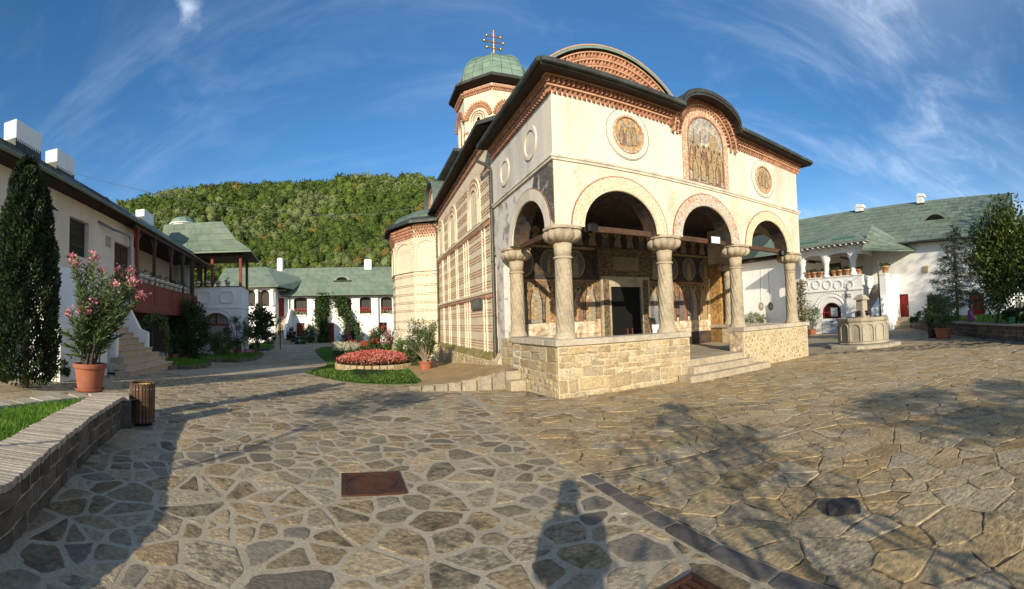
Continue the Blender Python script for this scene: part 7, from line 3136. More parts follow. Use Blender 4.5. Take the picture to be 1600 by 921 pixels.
# ------------------------------------------------------------------ central lawn and flower beds
cl = [G(x, y) for x, y in ((476, 583), (500, 590), (535, 597), (572, 601), (612, 602), (650, 601), (680, 596), (694, 590), (690, 585), (664, 572), (668, 552), (660, 542))] + [G(x, y) for x, y in ((600, 541), (540, 541), (503, 543), (492, 548), (497, 556), (508, 564), (512, 572))]
lawn('court_lawn', [tuple(p.xy) for p in cl], 46000, None, .035, .05, .014, 21)
bc = (G(522, 577) + G(640, 576)) / 2
bc = bc + Vector((.1, .15, 0))
br = (G(640, 576) - G(522, 577)).length / 2
bed = empty('round_flower_bed', (bc.x, bc.y, gz(bc.x, bc.y)))
tag(bed, 'round stone-edged bed packed with red and pink begonias on the court lawn', 'flower bed')
nb_ = 34
for i in range(nb_):
    a = 2 * math.pi * i / nb_
    for r_ in range(2):
        o = MB().box((0, 0, .07 + r_ * .145), (2 * math.pi * br / nb_ - .03, .16, .135), ch=.015).build('stone', M_RUBBLE, bed)
        o.location = (br * math.cos(a + .07 * r_), br * math.sin(a + .07 * r_), 0)
        o.rotation_euler = (0, 0, a + .07 * r_ + math.pi / 2)
MB().lathe([(br - .02, 0), (br - .02, .26), (.01, .40)], 40, cap=False).build('soil', SOIL, bed)
rng = np.random.default_rng(71)
n = 5200
rr_ = br * np.sqrt(rng.random(n)) * .99
aa = rng.uniform(0, 2 * math.pi, n)
zz = .26 + .30 * (1 - (rr_ / br) ** 2)
P = np.column_stack([rr_ * np.cos(aa), rr_ * np.sin(aa), zz + rng.uniform(0, .16, n)])
foliage('foliage', P, rng.normal(size=(n, 3)) + [0, 0, .4], .10, .07, leaf_mat('begonia_leaf', (.06, .07, .02), .4, (.11, .05, .025)), bed, rng, kind='stuff')
Q = P[:3000].copy()
Q[:, 2] = zz[:3000] + rng.uniform(.10, .24, 3000)
petals(Q, SALM, bed, rng, .062, 2, .03, kind='stuff')
flower_mass('flower_bed', 'cushion of pale cream flowers left behind the round bed', [(520, 562), (556, 562), (566, 556), (548, 549), (522, 552)], 1500, LF_MID, CREAMF, .55, .08, 5, dome=.25)
flower_mass('flower_bed', 'bright red salvia bed behind the cream flowers', [(526, 549), (560, 551), (592, 549), (590, 543), (545, 542)], 1500, LF_DARK, REDF, .5, .09, 6)
shrub(545, 556, 507, 14, 'standard rose with purple leaves above the red salvia bed', m=LF_PURP, n=240, k=9, seed=30, leaf=(.14, .07), trunk=1.1, name='rose_tree', cat='rose', stems=2)
shrub(560, 556, 510, 22, 'thin rose bush with sparse leaves behind the cream flowers', m=LF_MID, n=260, k=12, seed=31, leaf=(.14, .07), trunk=.9, name='rose_tree', cat='rose', stems=3)
shrub(592, 558, 511, 38, 'loose green shrub with red blooms behind the round bed', m=LF_MID, n=1700, k=34, seed=32, leaf=(.16, .06), bloom=(REDF, 16, .09, 6))
shrub(612, 560, 515, 26, 'pink flowering bush in a tub near the apse', 'potted plant', LF_MID, (.15, .06), 900, 22, (.26, .34), 'potted_shrub', 33, bloom=(PINK, 26, .09, 6))
shrub(632, 572, 530, 22, 'low leafy plant in a terracotta tub beside the round bed', 'potted plant', LF_LIGHT, (.15, .07), 700, 18, (.26, .36), 'potted_shrub', 34)
shrub(638, 566, 504, 42, 'tall white flowering oleander bush against the apse', m=LF_OLE, n=2600, k=46, seed=35, leaf=(.18, .045), bloom=(WHITEF, 20, .10, 7))
shrub(656, 577, 512, 40, 'dense dark green bush between the white oleander and the church', m=LF_DARK, n=1900, k=40, seed=36, leaf=(.17, .05))
# potted oleander in front of the church
q = G(665, 584)
dq = math.hypot(q.x, q.y)
po = empty('potted_oleander', (q.x, q.y, q.z))
tag(po, 'oleander with bare forked stem in a ribbed tub by the church wall', 'potted plant')
pot_parts(po, .27, .46)
rng = np.random.default_rng(44)
LP, LDr = [], []
stem = MB()
for i in range(34):
    xx, yy = rng.uniform(628, 690), rng.uniform(500, 545)
    if i < 8:
        xx, yy = rng.uniform(630, 688), rng.uniform(496, 512)
    tip = AT(xx, yy, dq + rng.uniform(-.8, .5)) - q
    root = Vector((rng.uniform(-.06, .06), rng.uniform(-.06, .06), .42))
    mid = root.lerp(tip, .4) + Vector((0, 0, .12))
    pts = [root.lerp(mid, t) * (1 - t) + mid.lerp(tip, t) * t for t in [j / 8 for j in range(9)]]
    stem.tube(pts, [.02 - .002 * j for j in range(9)], 5)
    for j in range(58):
        t = .45 + .55 * j / 58
        f = t * 8
        a = pts[min(7, int(f))].lerp(pts[min(8, int(f) + 1)], f - int(f))
        d_ = (pts[min(8, int(f) + 1)] - pts[min(7, int(f))]).normalized()
        az = rng.uniform(0, 2 * math.pi)
        LP.append(a + Vector(rng.normal(0, .05, 3)))
        LDr.append(d_ * .5 + Vector((math.cos(az), math.sin(az), rng.uniform(-.4, .4))) * .8)
stem.build('stems', mat('pale_bark', (.30, .24, .17), None, .4, 6), po)
foliage('foliage', LP, LDr, .15, .032, LF_OLE, po, rng, .05)
petals(np.array([tuple(AT(rng.uniform(632, 660), rng.uniform(508, 532), dq - .6) - q) for _ in range(14)]), WHITEF, po, rng, .05, 14, .05)
# ------------------------------------------------------------------ well in front of the right house
wc = Vector((13.15, 12.80, 0))
well = empty('stone_well', wc, R(12))
tag(well, 'octagonal carved stone well basin with a square spout pillar', 'well')
M_WELL = mat('well_stone', (.40, .355, .27), (.17, .155, .12), .75, 2.2, .18, 16, .9, .6, 30, .012, streak=True)
MB().lathe([(1.58, -.02), (1.58, .10), (1.52, .13)], 8, rot=R(22.5)).build('plinth', M_WELL, well)
nw = 12
MB().lathe([(1.02, .12), (1.10, .16), (1.06, .22), (1.03, .25), (1.03, 1.02), (1.08, 1.06), (1.10, 1.12), (1.10, 1.20), (.90, 1.20), (.88, .9), (.01, .9)], nw, rot=0).build('basin', M_WELL, well)
hw = 1.03 * math.sin(math.pi / nw)
ap = 1.03 * math.cos(math.pi / nw)
for i in range(nw):
    a = 2 * math.pi * (i + .5) / nw
    e = empty('arched_panel', (ap * math.cos(a), ap * math.sin(a), 0), a + math.pi / 2, well)
    KIDS.setdefault(well.name, []).append(e)
    for s in (0,):
        mb = MB()
        framed(arch_outline(hw - .07, .28, 1.0 - hw * .9, (hw - .07) * .9), arch_outline(hw - .015, .26, 1.0 - hw * .9, (hw - .02) * .9), -.045, mb, 0)
        mb.build('rim', M_WELL, e)
MB().lathe([(.89, .0), (.01, .0)], 24, (0, 0, 1.08), cap=False).build('water', flat('dark_water', (.02, .022, .02), .08), well)
pil = MB().box((0, 0, 1.25), (.46, .46, .36), ch=.03).box((0, 0, 1.68), (.36, .36, .50), ch=.03).box((0, 0, 1.97), (.50, .50, .08), ch=.02)
pil.lathe([(.32, 2.01), (.2, 2.12), (.02, 2.17)], 4, rot=R(45))
pl_ = pil.build('pillar', M_WELL, well)
for i in range(4):
    a = math.pi / 2 * i + R(0)
    mb = MB().tube([(.20 * math.cos(a), .20 * math.sin(a), 1.35), (.36 * math.cos(a), .36 * math.sin(a), 1.33)], [.03, .025], 8)
    mb.lathe([(.02, -.12), (.10, -.08), (.12, 0), (.10, .09), (.03, .12)], 8, (.22 * math.cos(a), .22 * math.sin(a), 1.36))
    mb.build('spout', M_IRON, pl_)

# ------------------------------------------------------------------ right house with its ticket pavilion
AM, AV = 27.2, 24.9                       # main wall, pavilion front (church frame a)
RH = W(0, 0, 0)
FR = math.atan2(-UX, UY)                  # local +x runs along -b (towards the viewer's right), local -y faces the court


def RW(s, t, z=0):
    """right-house frame: s along the wall to the right, t inward behind the main wall"""
    return W(AM + t, -s, z)


def RXm(x, y, a):
    b, z = onA(x, y, a)
    return -b, z


rh = empty('guest_house', W(AM, 0, 0), PSI - math.pi / 2)
tag(rh, 'large white house on the right with a high green metal roof and red doors', 'house')
sE, zE = RXm(1400, 385, AM)
sE2, zE2 = RXm(1534, 368, AM)
EV = (zE + zE2) / 2
S0, S1 = -24.0, RXm(1568, 420, AM)[0]


def rrect(xa, xb, yt, yb, a=AM):
    xm, ym = (xa + xb) / 2, (yt + yb) / 2
    return (RXm(xa, ym, a)[0], RXm(xb, ym, a)[0], RXm(xm, yb, a)[1], RXm(xm, yt, a)[1])


dA = rrect(1399, 1420, 460, 500)
wB = rrect(1448, 1472, 461, 490)
dC = rrect(1514, 1538, 458, 501)
wD = rrect(1565, 1580, 470, 492)
TZ = min(dA[2], dC[2]) - .02
up1 = []
mb = MB()
wall_holes(mb, S0, S1, -.4, EV + .3, [dA, wB, dC], 0, .35)
mb.add([(S1, 0, -.4), (S1, 10, -.4), (S1, 10, EV + .3), (S1, 0, EV + .3)], [(0, 1, 2, 3)])
mb.add([(S1, 0, EV + .3), (S1, 10, EV + .3), (S1, 5, EV + 4.2)], [(0, 1, 2)])
mb.build('wall', M_WHITE, rh)
for d in (dA, dC):
    o = MB().span((d[0], .18, d[2]), (d[1], .24, d[3])).build('door', M_REDDOOR, rh)
    w = d[1] - d[0]
    for z0, z1 in ((.08, .45), (.52, .93)):
        MB().span((d[0] + w * .12, .165, d[2] + (d[3] - d[2]) * z0), (d[1] - w * .12, .179, d[2] + (d[3] - d[2]) * z1), ch=.006).build('panel', M_REDDOOR, o)
    MB().box((d[1] - .12, .14, (d[2] + d[3]) / 2), (.06, .08, .14)).build('handle', flat('brass', (.5, .42, .25), .4, .7), o)
o = MB().span((wB[0], .2, wB[2]), (wB[1], .25, wB[3])).build('window', M_REDWOOD, rh)
MB().span((wB[0] + .12, .185, wB[2] + .1), (wB[1] - .12, .199, wB[3] - .1)).build('pane', M_GLASS, o)
sl, zl = RXm(1447, 421, AM)
MB().box((sl, -.06, zl), (.36, .14, .5), ch=.02).build('wall_box', flat('wall_box', (.45, .33, .2)), rh)
# roof: eave to ridge, metal sheets; gable end on the right
RID_T = 5.0
sr0, zr0 = RXm(1250, 348, AM + RID_T)
sr1, zr1 = RXm(1572, 297, AM + RID_T)
RZ_ = (zr0 + zr1) / 2
SR1 = S1 + .5
mb = MB()
mb.add([(S0, -.7, EV), (SR1, -.7, EV), (SR1, RID_T, RZ_), (S0, RID_T, RZ_), (SR1, 10.7, EV), (S0, 10.7, EV), (SR1, -.7, EV - .15), (S0, -.7, EV - .15)], [(0, 1, 2, 3), (3, 2, 4, 5), (7, 6, 1, 0)])
mb.build('roof', M_ROOFBASE, rh)
MB().add([(S0, -.68, EV - .14), (SR1, -.68, EV - .14), (SR1, .4, EV - .05), (S0, .4, EV - .05)], [(3, 2, 1, 0)]).build('soffit', M_SOFFIT, rh)
sheets(rh, [(-16.0, -.7, EV + .015), (SR1, -.7, EV + .015), (SR1, RID_T, RZ_ + .015), (-16.0, RID_T, RZ_ + .015)], 11, .95, M_GREENROOF, seed=15, limit=298)
MB().tube([(S0, -.78, EV - .06), (SR1, -.78, EV - .06)], .08, 6).build('gutter', M_DARKROOF, rh)
M_STRIP = mat('bright_green_strip', (.05, .20, .13), None, .3, 2, rough=.5)
for i in range(4):
    x = RXm(1395 + 38 * i, 378, AM - .2)[0]
    MB().box((x, -.05, EV + .42 - .1 * (i % 2)), (2.2, .05, .16)).build('snow_guard', M_STRIP, rh)
for xa, xb, yt in ((1338, 1349, 322), (1433, 1444, 305)):
    s0_, zt = RXm(xa, yt, AM + RID_T - .3)
    s1_, _ = RXm(xb, yt, AM + RID_T - .3)
    c = MB().span((s0_, RID_T - .55, RZ_ - 1.0), (s1_ - .1, RID_T + .0, zt - .22)).build('chimney', M_WHITE, rh)
    MB().prism([(s0_ - .06, zt - .22), (s1_ + .06, zt - .22), (s1_ + .02, zt), (s0_ + .15, zt + .1)], RID_T - .60, RID_T + .05, axis='y').build('cap', M_WHITE, c)
    MB().span((s0_ - .03, RID_T - .58, RZ_ - 1.0), (s1_ + .03, RID_T + .02, RZ_ - .25)).build('flashing', M_DARKROOF, c)
sd_, zd_ = RXm(1463, 347, AM + 2.3)
A = [(sd_ + 1.5 * math.cos(math.pi * i / 16), zd_ - .35 + 1.15 * math.sin(math.pi * i / 16) ** 1.4) for i in range(17)]
o = MB().prism(A, 1.9, 4.3, axis='y').build('eyebrow_dormer', M_GREENROOF, rh)
A = [(sd_ + 1.0 * math.cos(math.pi * i / 16), zd_ - .32 + .85 * math.sin(math.pi * i / 16) ** 1.4) for i in range(17)]
MB().prism(A, 1.86, 1.905, axis='y').build('opening', M_BLACK, o)

# ticket pavilion
tv_ = empty('ticket_pavilion', W(AV, 0, 0), PSI - math.pi / 2)
tag(tv_, 'white two storey pavilion with columned balcony and arched red ticket window', 'pavilion')
PS0 = RXm(1240, 430, AV)[0]
PS1 = RXm(1347, 430, AV)[0]
ZB = gz(*W(AV, -PS0).xy)
tw = rrect(1285, 1314, 473, 498, AV)
zpar = RXm(1300, 434, AV)[1]
zmol = RXm(1300, 453, AV)[1]
zcap = RXm(1300, 403, AV)[1]
PEV = RXm(1300, 384, AV - .5)[1]
mb = MB()
wall_holes(mb, PS0, PS1, -.5, zpar, [(tw[0], tw[1], tw[2], tw[3], (tw[1] - tw[0]) * .45)], 0, .4)
mb.add([(PS1, 0, -.5), (PS1, 2.2, -.5), (PS1, 2.2, zpar), (PS1, 0, zpar)], [(0, 1, 2, 3)])
mb.add([(PS0, 0, -.5), (PS0, 2.2, -.5), (PS0, 2.2, zpar), (PS0, 0, zpar)], [(3, 2, 1, 0)])
mb.add([(PS0, 0, zpar), (PS1, 0, zpar), (PS1, .35, zpar), (PS0, .35, zpar)], [(0, 1, 2, 3)])
mb.build('wall', M_WHITE, tv_)
MB().span((PS0 - .03, -.08, zmol - .12), (PS1 + .06, .0, zmol), ch=.02).build('string_molding', M_WHITE, tv_)
MB().span((PS0 - .03, -.05, zpar), (PS1 + .05, .40, zpar + .08), ch=.02).build('coping', M_WHITE, tv_)
MB().span((PS0, .36, zpar - 1.0), (PS1, 2.3, zpar - .9)).build('balcony_floor', M_WHITE, tv_)
# octagonal recesses along the parapet
for x in (1258, 1276, 1293, 1310, 1327):
    s_, z_ = RXm(x, 445, AV)
    n = 8
    o1 = [(s_ + .30 * math.cos(R(22.5 + 45 * i)), z_ + .28 * math.sin(R(22.5 + 45 * i))) for i in range(n)]
    o2 = [(s_ + .40 * math.cos(R(22.5 + 45 * i)), z_ + .38 * math.sin(R(22.5 + 45 * i))) for i in range(n)]
    mb = MB()
    vs = [(x_, -.06, z) for x_, z in o1] + [(x_, -.06, z) for x_, z in o2] + [(x_, -.003, z) for x_, z in o1] + [(x_, -.003, z) for x_, z in o2]
    mb.add(vs, [(i, (i + 1) % n, n + (i + 1) % n, n + i)[::-1] for i in range(n)] + [(i, (i + 1) % n, 2 * n + (i + 1) % n, 2 * n + i) for i in range(n)] + [(n + i, n + (i + 1) % n, 3 * n + (i + 1) % n, 3 * n + i)[::-1] for i in range(n)])
    mb.build('octagon_rim', M_WHITE, tv_)
# ticket window: red frame, panes, notice, white door below, dotted arch
zc_ = tw[3] - (tw[1] - tw[0]) * .45
f = MB()
A = arch_outline((tw[1] - tw[0]) / 2, tw[2], zc_, (tw[1] - tw[0]) * .45)
Bq = arch_outline((tw[1] - tw[0]) / 2 - .09, tw[2] + .09, zc_, (tw[1] - tw[0]) * .45 - .09)
cx_ = (tw[0] + tw[1]) / 2
framed([(cx_ + x, z) for x, z in Bq], [(cx_ + x, z) for x, z in A], .12, f, 0)
for t in (.33, .66):
    x = tw[0] + (tw[1] - tw[0]) * t
    f.span((x - .035, .13, tw[2]), (x + .035, .17, zc_ + .25))
f.span((tw[0], .125, zc_ - .06), (tw[1], .165, zc_ + .02))
wf = f.build('window', M_REDDOOR, tv_)
MB().add([(cx_ + x, .18, z) for x, z in A], [tuple(range(len(A)))]).build('pane', M_GLASS, wf)
MB().span((cx_ - .12, .10, tw[2] + .15), (cx_ + .45, .12, tw[2] + .8)).build('notice', flat('white_paper', (.75, .74, .7)), wf)
lower = rrect(1283, 1312, 499, 520, AV)
MB().span((tw[0] - .05, -.04, ZB), (tw[1] + .05, -.002, tw[2] - .15), ch=.01).build('lower_panel', mat('pale_panel', (.62, .66, .70), None, .3, 1), tv_)
mb = MB()
for k in range(3):
    w_ = (.34, .20, .5)[k]
    mb.span((cx_ - w_ / 2, -.045, ZB + .95 - .13 * k), (cx_ + w_ / 2, -.0405, ZB + 1.0 - .13 * k))
for s in (-1, 0, 1):
    mb.lathe([(.05, 0), (.01, .004)], 8, (0, 0, 0))
    for v in range(len(mb.v) - 16, len(mb.v)):
        X, Y, Z = mb.v[v]
        mb.v[v] = (cx_ + s * .42 + X, -.041 - Z, ZB + .55 + .12 * (s == 0) + Y)
mb.build('lettering', M_INK, tv_, kind='stuff')
mb = MB()
q = (tw[1] - tw[0]) / 2 + .35
framed(arch_outline(q, zc_ - .1, zc_, q), arch_outline(q + .08, zc_ - .1, zc_, q + .08), -.05, mb, 0)
for i in range(22):
    a = math.pi * (i + .5) / 22
    x, z = cx_ + (q + .32) * math.cos(a), zc_ + (q + .32) * math.sin(a)
    mb.span((x - .05, -.05, z - .05), (x + .05, -.002, z + .05))
mb.v = [((cx_ + v[0]) if k < 4 * (2 + 21) else v[0], v[1], v[2]) for k, v in enumerate(mb.v)]
mb.build('arch_molding', M_WHITE, tv_)
ss = rrect(1317, 1331, 459, 466, AV)
sg = MB().span((ss[0], -.04, ss[2]), (ss[1], -.003, ss[3])).build('sign_board', flat('sign_grey', (.62, .6, .55)), tv_)
mb = MB()
for k in range(2):
    x = ss[0] + .08
    while x < ss[1] - .1:
        w_ = .035 + .03 * ((int(x * 97) + k) % 3)
        zz = ss[2] + (ss[3] - ss[2]) * (.62 if k == 0 else .2)
        mb.span((x, -.045, zz), (x + w_, -.041, zz + (ss[3] - ss[2]) * .2))
        x += w_ + .03
mb.build('lettering', M_INK, sg, kind='stuff')
# balcony columns and carved arches
for i, x in enumerate((1254, 1291, 1333)):
    s_, _ = RXm(x, 420, AV + .15)
    r = .20
    MB().lathe([(r + .1, 0), (r + .1, .1), (r + .02, .18), (r, zcap - zpar - .5), (r + .05, zcap - zpar - .42), (r + .05, zcap - zpar - .34), (r + .18, zcap - zpar - .12), (r + .2, zcap - zpar)], 20, (s_, .18, zpar + .08)).build('column', M_WHITE, tv_, smooth='auto')
bw = [RXm(x, 420, AV + .15)[0] for x in (1240, 1254, 1291, 1333)]
mb = MB()
hs_ = [(bw[1] + .25, bw[2] - .25, zpar + .081, zcap + .10), (bw[2] + .25, bw[3] - .25, zpar + .081, zcap + .10)]
wall_holes(mb, PS0, PS1, zcap + .08, PEV + .25, [(h[0], h[1], zcap + .08, zcap + .30, .2) for h in hs_], .0, .36)
mb.add([(PS1, 0, zcap + .08), (PS1, 2.2, zcap + .08), (PS1, 2.2, PEV + .2), (PS1, 0, PEV + .2)], [(0, 1, 2, 3)])
mb.build('upper_wall', M_WHITE, tv_)
for h in hs_:
    c = (h[0] + h[1]) / 2
    hw_ = (h[1] - h[0]) / 2
    mb = MB()
    pts = []
    for i in range(25):
        t = i / 24
        x = c - hw_ * 1.1 + 2.2 * hw_ * t
        pts.append((x, zcap + .42 + .34 * (1 - abs(2 * t - 1)) ** .7 + .045 * abs(math.sin(t * math.pi * 6))))
    mb.prism(pts + [(x, z - .09) for x, z in pts[::-1]], -.05, -.003, axis='y')
    mb.build('carved_arch', M_WHITE, tv_)
MB().span((PS0, 2.1, zpar - .9), (PS1, 2.2, PEV)).build('back_wall', M_CREAM, tv_)
db = rrect(1298, 1306, 414, 431, AV + 2.2)
MB().span((db[0], 2.07, zpar - .5), (db[0] + 1.0, 2.098, zpar + 1.3)).build('door', M_WOOD_DK, tv_)
for x in (1264, 1273, 1320):
    MB().box((RXm(x, 410, AV + 1)[0], 1.0, zcap + .0), (.08, 2.0, .1)).build('beam', M_WOOD_DK, tv_)
# hipped roof
ro = .75
c0 = [(PS0 - ro, -ro), (PS1 + ro, -ro), (PS1 + ro, 3.0), (PS0 - ro, 3.0)]
apx, apz = RXm(1305, 353, AV + 2.2)
vs = [(x, y, PEV) for x, y in c0] + [(x, y, PEV + .12) for x, y in c0] + [(apx, 2.6, apz), (apx - .6, 3.4, apz)]
MB().add(vs, [(0, 1, 5, 4), (1, 2, 6, 5), (3, 0, 4, 7), (4, 5, 8), (5, 6, 8), (7, 4, 8)], 0).build('roof', M_GREENROOF, tv_)
MB().add([(x, y, PEV + .005) for x, y in c0], [(3, 2, 1, 0)]).build('soffit', M_SOFFIT, tv_)
# sheets on the front slope: rows narrowing to the ridge
p0, p1, pa = Vector((PS0 - ro, -ro, PEV + .13)), Vector((PS1 + ro, -ro, PEV + .13)), Vector((apx, 2.6, apz + .015))
rr2 = random.Random(3)
nr = 7
for j in range(nr):
    f0, f1 = j / nr, (j + 1) / nr + .008
    a, b, c, d = p0.lerp(pa, f0), p1.lerp(pa, f0), p1.lerp(pa, min(1, f1)), p0.lerp(pa, min(1, f1))
    n = max(1, round((b - a).length / .8))
    for i in range(n):
        q = [a.lerp(b, i / n + .004), a.lerp(b, (i + 1) / n - .004), d.lerp(c, (i + 1) / n - .004), d.lerp(c, i / n + .004)]
        nn = Vector((0, -.5, .86))
        lf = rr2.uniform(.010, .024)
        V = [q[0] + nn * lf, q[1] + nn * lf, q[2] + nn * .003, q[3] + nn * .003, q[0], q[1]]
        me = bpy.data.meshes.new('roof_sheet')
        me.from_pydata(V, [], [(0, 1, 2, 3), (4, 5, 1, 0)])
        me.materials.append(M_GREENROOF)
        link('roof_sheet', me, tv_)
for i, x in enumerate((1262, 1292, 1318)):
    s_, z_ = RXm(x, 374 - 2 * i, AV - .2)
    MB().box((s_, -.25, PEV + .45 - .12 * (i % 2)), (1.9, .05, .16)).build('snow_guard', M_STRIP, tv_)
# rafter ends
mb = MB()
n = 16
for i in range(n):
    x = PS0 - ro + .2 + (PS1 - PS0 + 2 * ro - .4) * i / (n - 1)
    mb.span((x - .05, -ro + .02, PEV - .10), (x + .05, -.0, PEV - .002))
mb.build('rafter_end', M_WHITE, tv_, kind='stuff')
# stair beside the pavilion under its own roof, white flank wall with a pot
stz = empty('pavilion_stair', W(AV, 0, 0), PSI - math.pi / 2)
tag(stz, 'outdoor stair with white flank wall and small green canopy beside the ticket pavilion', 'stairs')
ns2 = 14
sA, sB = PS1 + .15, PS1 + 1.62
for k in range(ns2):
    z1 = .0 + (zpar - .95) * (k + 1) / ns2
    MB().span((sA, -2.2 + 4.2 * k / ns2, -.1), (sB, -2.2 + 4.2 * (k + 1) / ns2 + .02, z1 - .001 * k)).build('step', M_TAN, stz)
zp_ = RXm(1385, 430, AV - .2)[1]
MB().prism([(-2.4, -.1), (2.25, -.1), (2.25, zpar + .0), (1.2, zpar + .0), (-.9, 2.3), (-2.4, 1.5)], sB, sB + .38, axis='x').build('flank_wall', M_WHITE, stz)
s3 = RXm(1383, 470, AV - .2)[0]
MB().span((sB - .02, -.75, -.1), (sB + .50, .05, zp_), ch=.02).build('pier', M_WHITE, stz)
MB().span((sB - .06, -.80, zp_), (sB + .54, .10, zp_ + .1), ch=.02).build('pier_cap', M_WHITE, stz)
MB().span((sA - .02, -2.3, -.1), (sA + .5, -1.8, 1.25)).build('low_pier', M_WHITE, stz)
c1 = [(PS1 + .3, -1.1), (PS1 + 3.3, -1.1), (PS1 + 3.3, 2.3), (PS1 + .3, 2.3)]
e0 = RXm(1375, 394, AV - .8)[1]
vs = [(PS1 + .6, -1.2, e0 + .3), (PS1 + 3.2, -1.0, e0), (PS1 + 3.4, 2.3, e0 + .35), (PS1 + .0, 2.3, apz - .3), (PS1 + .6, -1.2, e0 + .2), (PS1 + 3.2, -1.0, e0 - .1), (PS1 + 3.4, 2.3, e0 + .25)]
MB().add(vs, [(0, 1, 2, 3), (4, 5, 1, 0), (5, 6, 2, 1)]).build('canopy', M_GREENROOF, stz)
sheets(stz, [vs[0], vs[1], vs[2], vs[3]], 5, .7, M_GREENROOF, seed=8)
px_ = RXm(1378, 440, AV - 1.2)[0]
MB().tube([(PS1 + 3.0, -1.0, e0 - .1), (PS1 + 1.9, -1.6, e0 - .7), (PS1 + 2.1, -2.0, .0)], .055, 6).build('downpipe', M_PIPE, stz)
# pots
if True:
    POTS['tp'] = MB().lathe([(.13, 0), (.20, .30), (.225, .30), (.225, .38), (.195, .38), (.19, .34), (.01, .34)], 18, cap=False).mesh('pot', mat('clay_pot', (.52, .27, .13), (.36, .18, .09), .5, 4, .12, 30, .8), True)
    g = np.random.default_rng(7)
    P, D = clumps(g, 150, 10, (0, 0, .48), (.24, .24, .16))
    V, F = leaf_geo(P, D, .12, .05, g)
    POTS['tpf'] = mesh_np('foliage', V, [F], LF_MID)


def clay(at, label, s=1.0, k=0):
    e = empty('balcony_flower_pot', at, k * 1.1)
    tag(e, label, 'flower pot', 'clay pots of the ticket pavilion')
    p = link('pot', POTS['tp'], e)
    link('foliage', POTS['tpf'], e)
    e.scale = (s, s, s)


for i, x in enumerate((1265, 1273, 1283, 1304, 1313, 1324)):
    s_, _ = RXm(x, 434, AV + .1)
    clay(W(AV + .1, -s_, zpar + .08), f'{ORD[i]} clay pot from the left on the ticket pavilion balcony', 1.15, i)
clay(W(AV + .3, -(PS1 - .35), zpar + .08), 'clay pot on the balcony corner beside the pavilion stair', 1.05, 8)
clay(W(AV - .3, -(sB + .3), zp_ + .1), 'clay pot on top of the white stair pier', 1.35, 9)

# wing at the far side of the court, seen through the porch
wb = empty('far_wing', W(0, 20, 0), PSI)
tag(wb, 'shaded white wing with green roof seen through the right porch arch', 'house')
A0, A1 = 8.0, AM + .2
zev = onB(1200, 407, 20)[1]
hw1 = [(onB(1181, 490, 20)[0], onB(1199, 490, 20)[0], onB(1190, 500, 20)[1], onB(1190, 479, 20)[1]), (onB(1221, 490, 20)[0], onB(1240, 490, 20)[0], onB(1230, 500, 20)[1], onB(1230, 480, 20)[1])]
mb = MB()
wall_holes(mb, A0, A1, -.8, zev + .2, hw1, 0, .3)
mb.build('wall', M_WHITE, wb)
for h in hw1:
    o = MB().span((h[0], .15, h[2]), (h[1], .2, h[3])).build('window', M_WOOD_DK, wb)
    MB().span((h[0] + .15, .135, h[2] + .1), (h[1] - .15, .149, h[3] - .1)).build('pane', M_GLASS, o)
MB().add([(A0, -.8, zev), (A1 + 4, -.8, zev), (A1 + 4, 4.2, zev + 3.4), (A0, 4.2, zev + 3.4), (A0, -.8, zev - .14), (A1 + 4, -.8, zev - .14)], [(0, 1, 2, 3), (4, 5, 1, 0)]).build('roof', M_ROOFBASE, wb)
sheets(wb, [(A0 + 4, -.8, zev + .015), (A1 - 2, -.8, zev + .015), (A1 - 2, 4.2, zev + 3.415), (A0 + 4, 4.2, zev + 3.415)], 6, 1.0, M_GREENROOF, seed=12)
a_ = onB(1165, 450, 19.9)[0]
MB().tube([(a_, -.1, zev - .2), (a_, -.1, -.6)], .07, 6).build('downpipe', M_PIPE, wb)
p = W(onB(1178, 480, 16)[0], 16, -.45)
plant('garden_shrub', 'sunlit light green bush behind the porch parapet', 'shrub', p, 2.3, 2.2, LF_LIGHT, (.16, .06), 1500, 34, seed=51)
p = W(onB(1205, 485, 17.5)[0], 17.5, -.49)
plant('garden_shrub', 'darker green bush beside the far wing window', 'shrub', p, 1.5, 1.6, LF_MID, (.16, .06), 800, 24, seed=52)

# plants by the pavilion
P = G(1252, 528)
d = math.hypot(P.x, P.y)
rng = np.random.default_rng(61)
e = empty('climbing_vine', P)
tag(e, 'tall slender climber at the pavilion corner behind the porch end', 'climber')
hv = AT(1256, 435, d).z
n = 1500
t = rng.random(n)
wv = 20 / FPX * d
Pv = np.column_stack([rng.normal(0, wv * .30, n) * (1 - .5 * t) + (t * .1), rng.normal(0, .25, n), t * hv])
foliage('foliage', Pv, rng.normal(size=(n, 3)) + [0, -.4, .2], .15, .07, leaf_mat('leaf_autumn', (.10, .11, .03), .4, (.18, .13, .04)), e, rng)
MB().tube([(0, 0, 0), (.1, 0, hv * .5), (.1, 0, hv * .95)], [.05, .04, .02], 5).build('stems', BARK, e)
shrub(1269, 523, 473, 32, 'oleander in a red tub left of the ticket window', 'potted plant', LF_OLE, (.17, .045), 800, 22, (.34, .42), 'potted_shrub', 62, stems=3)

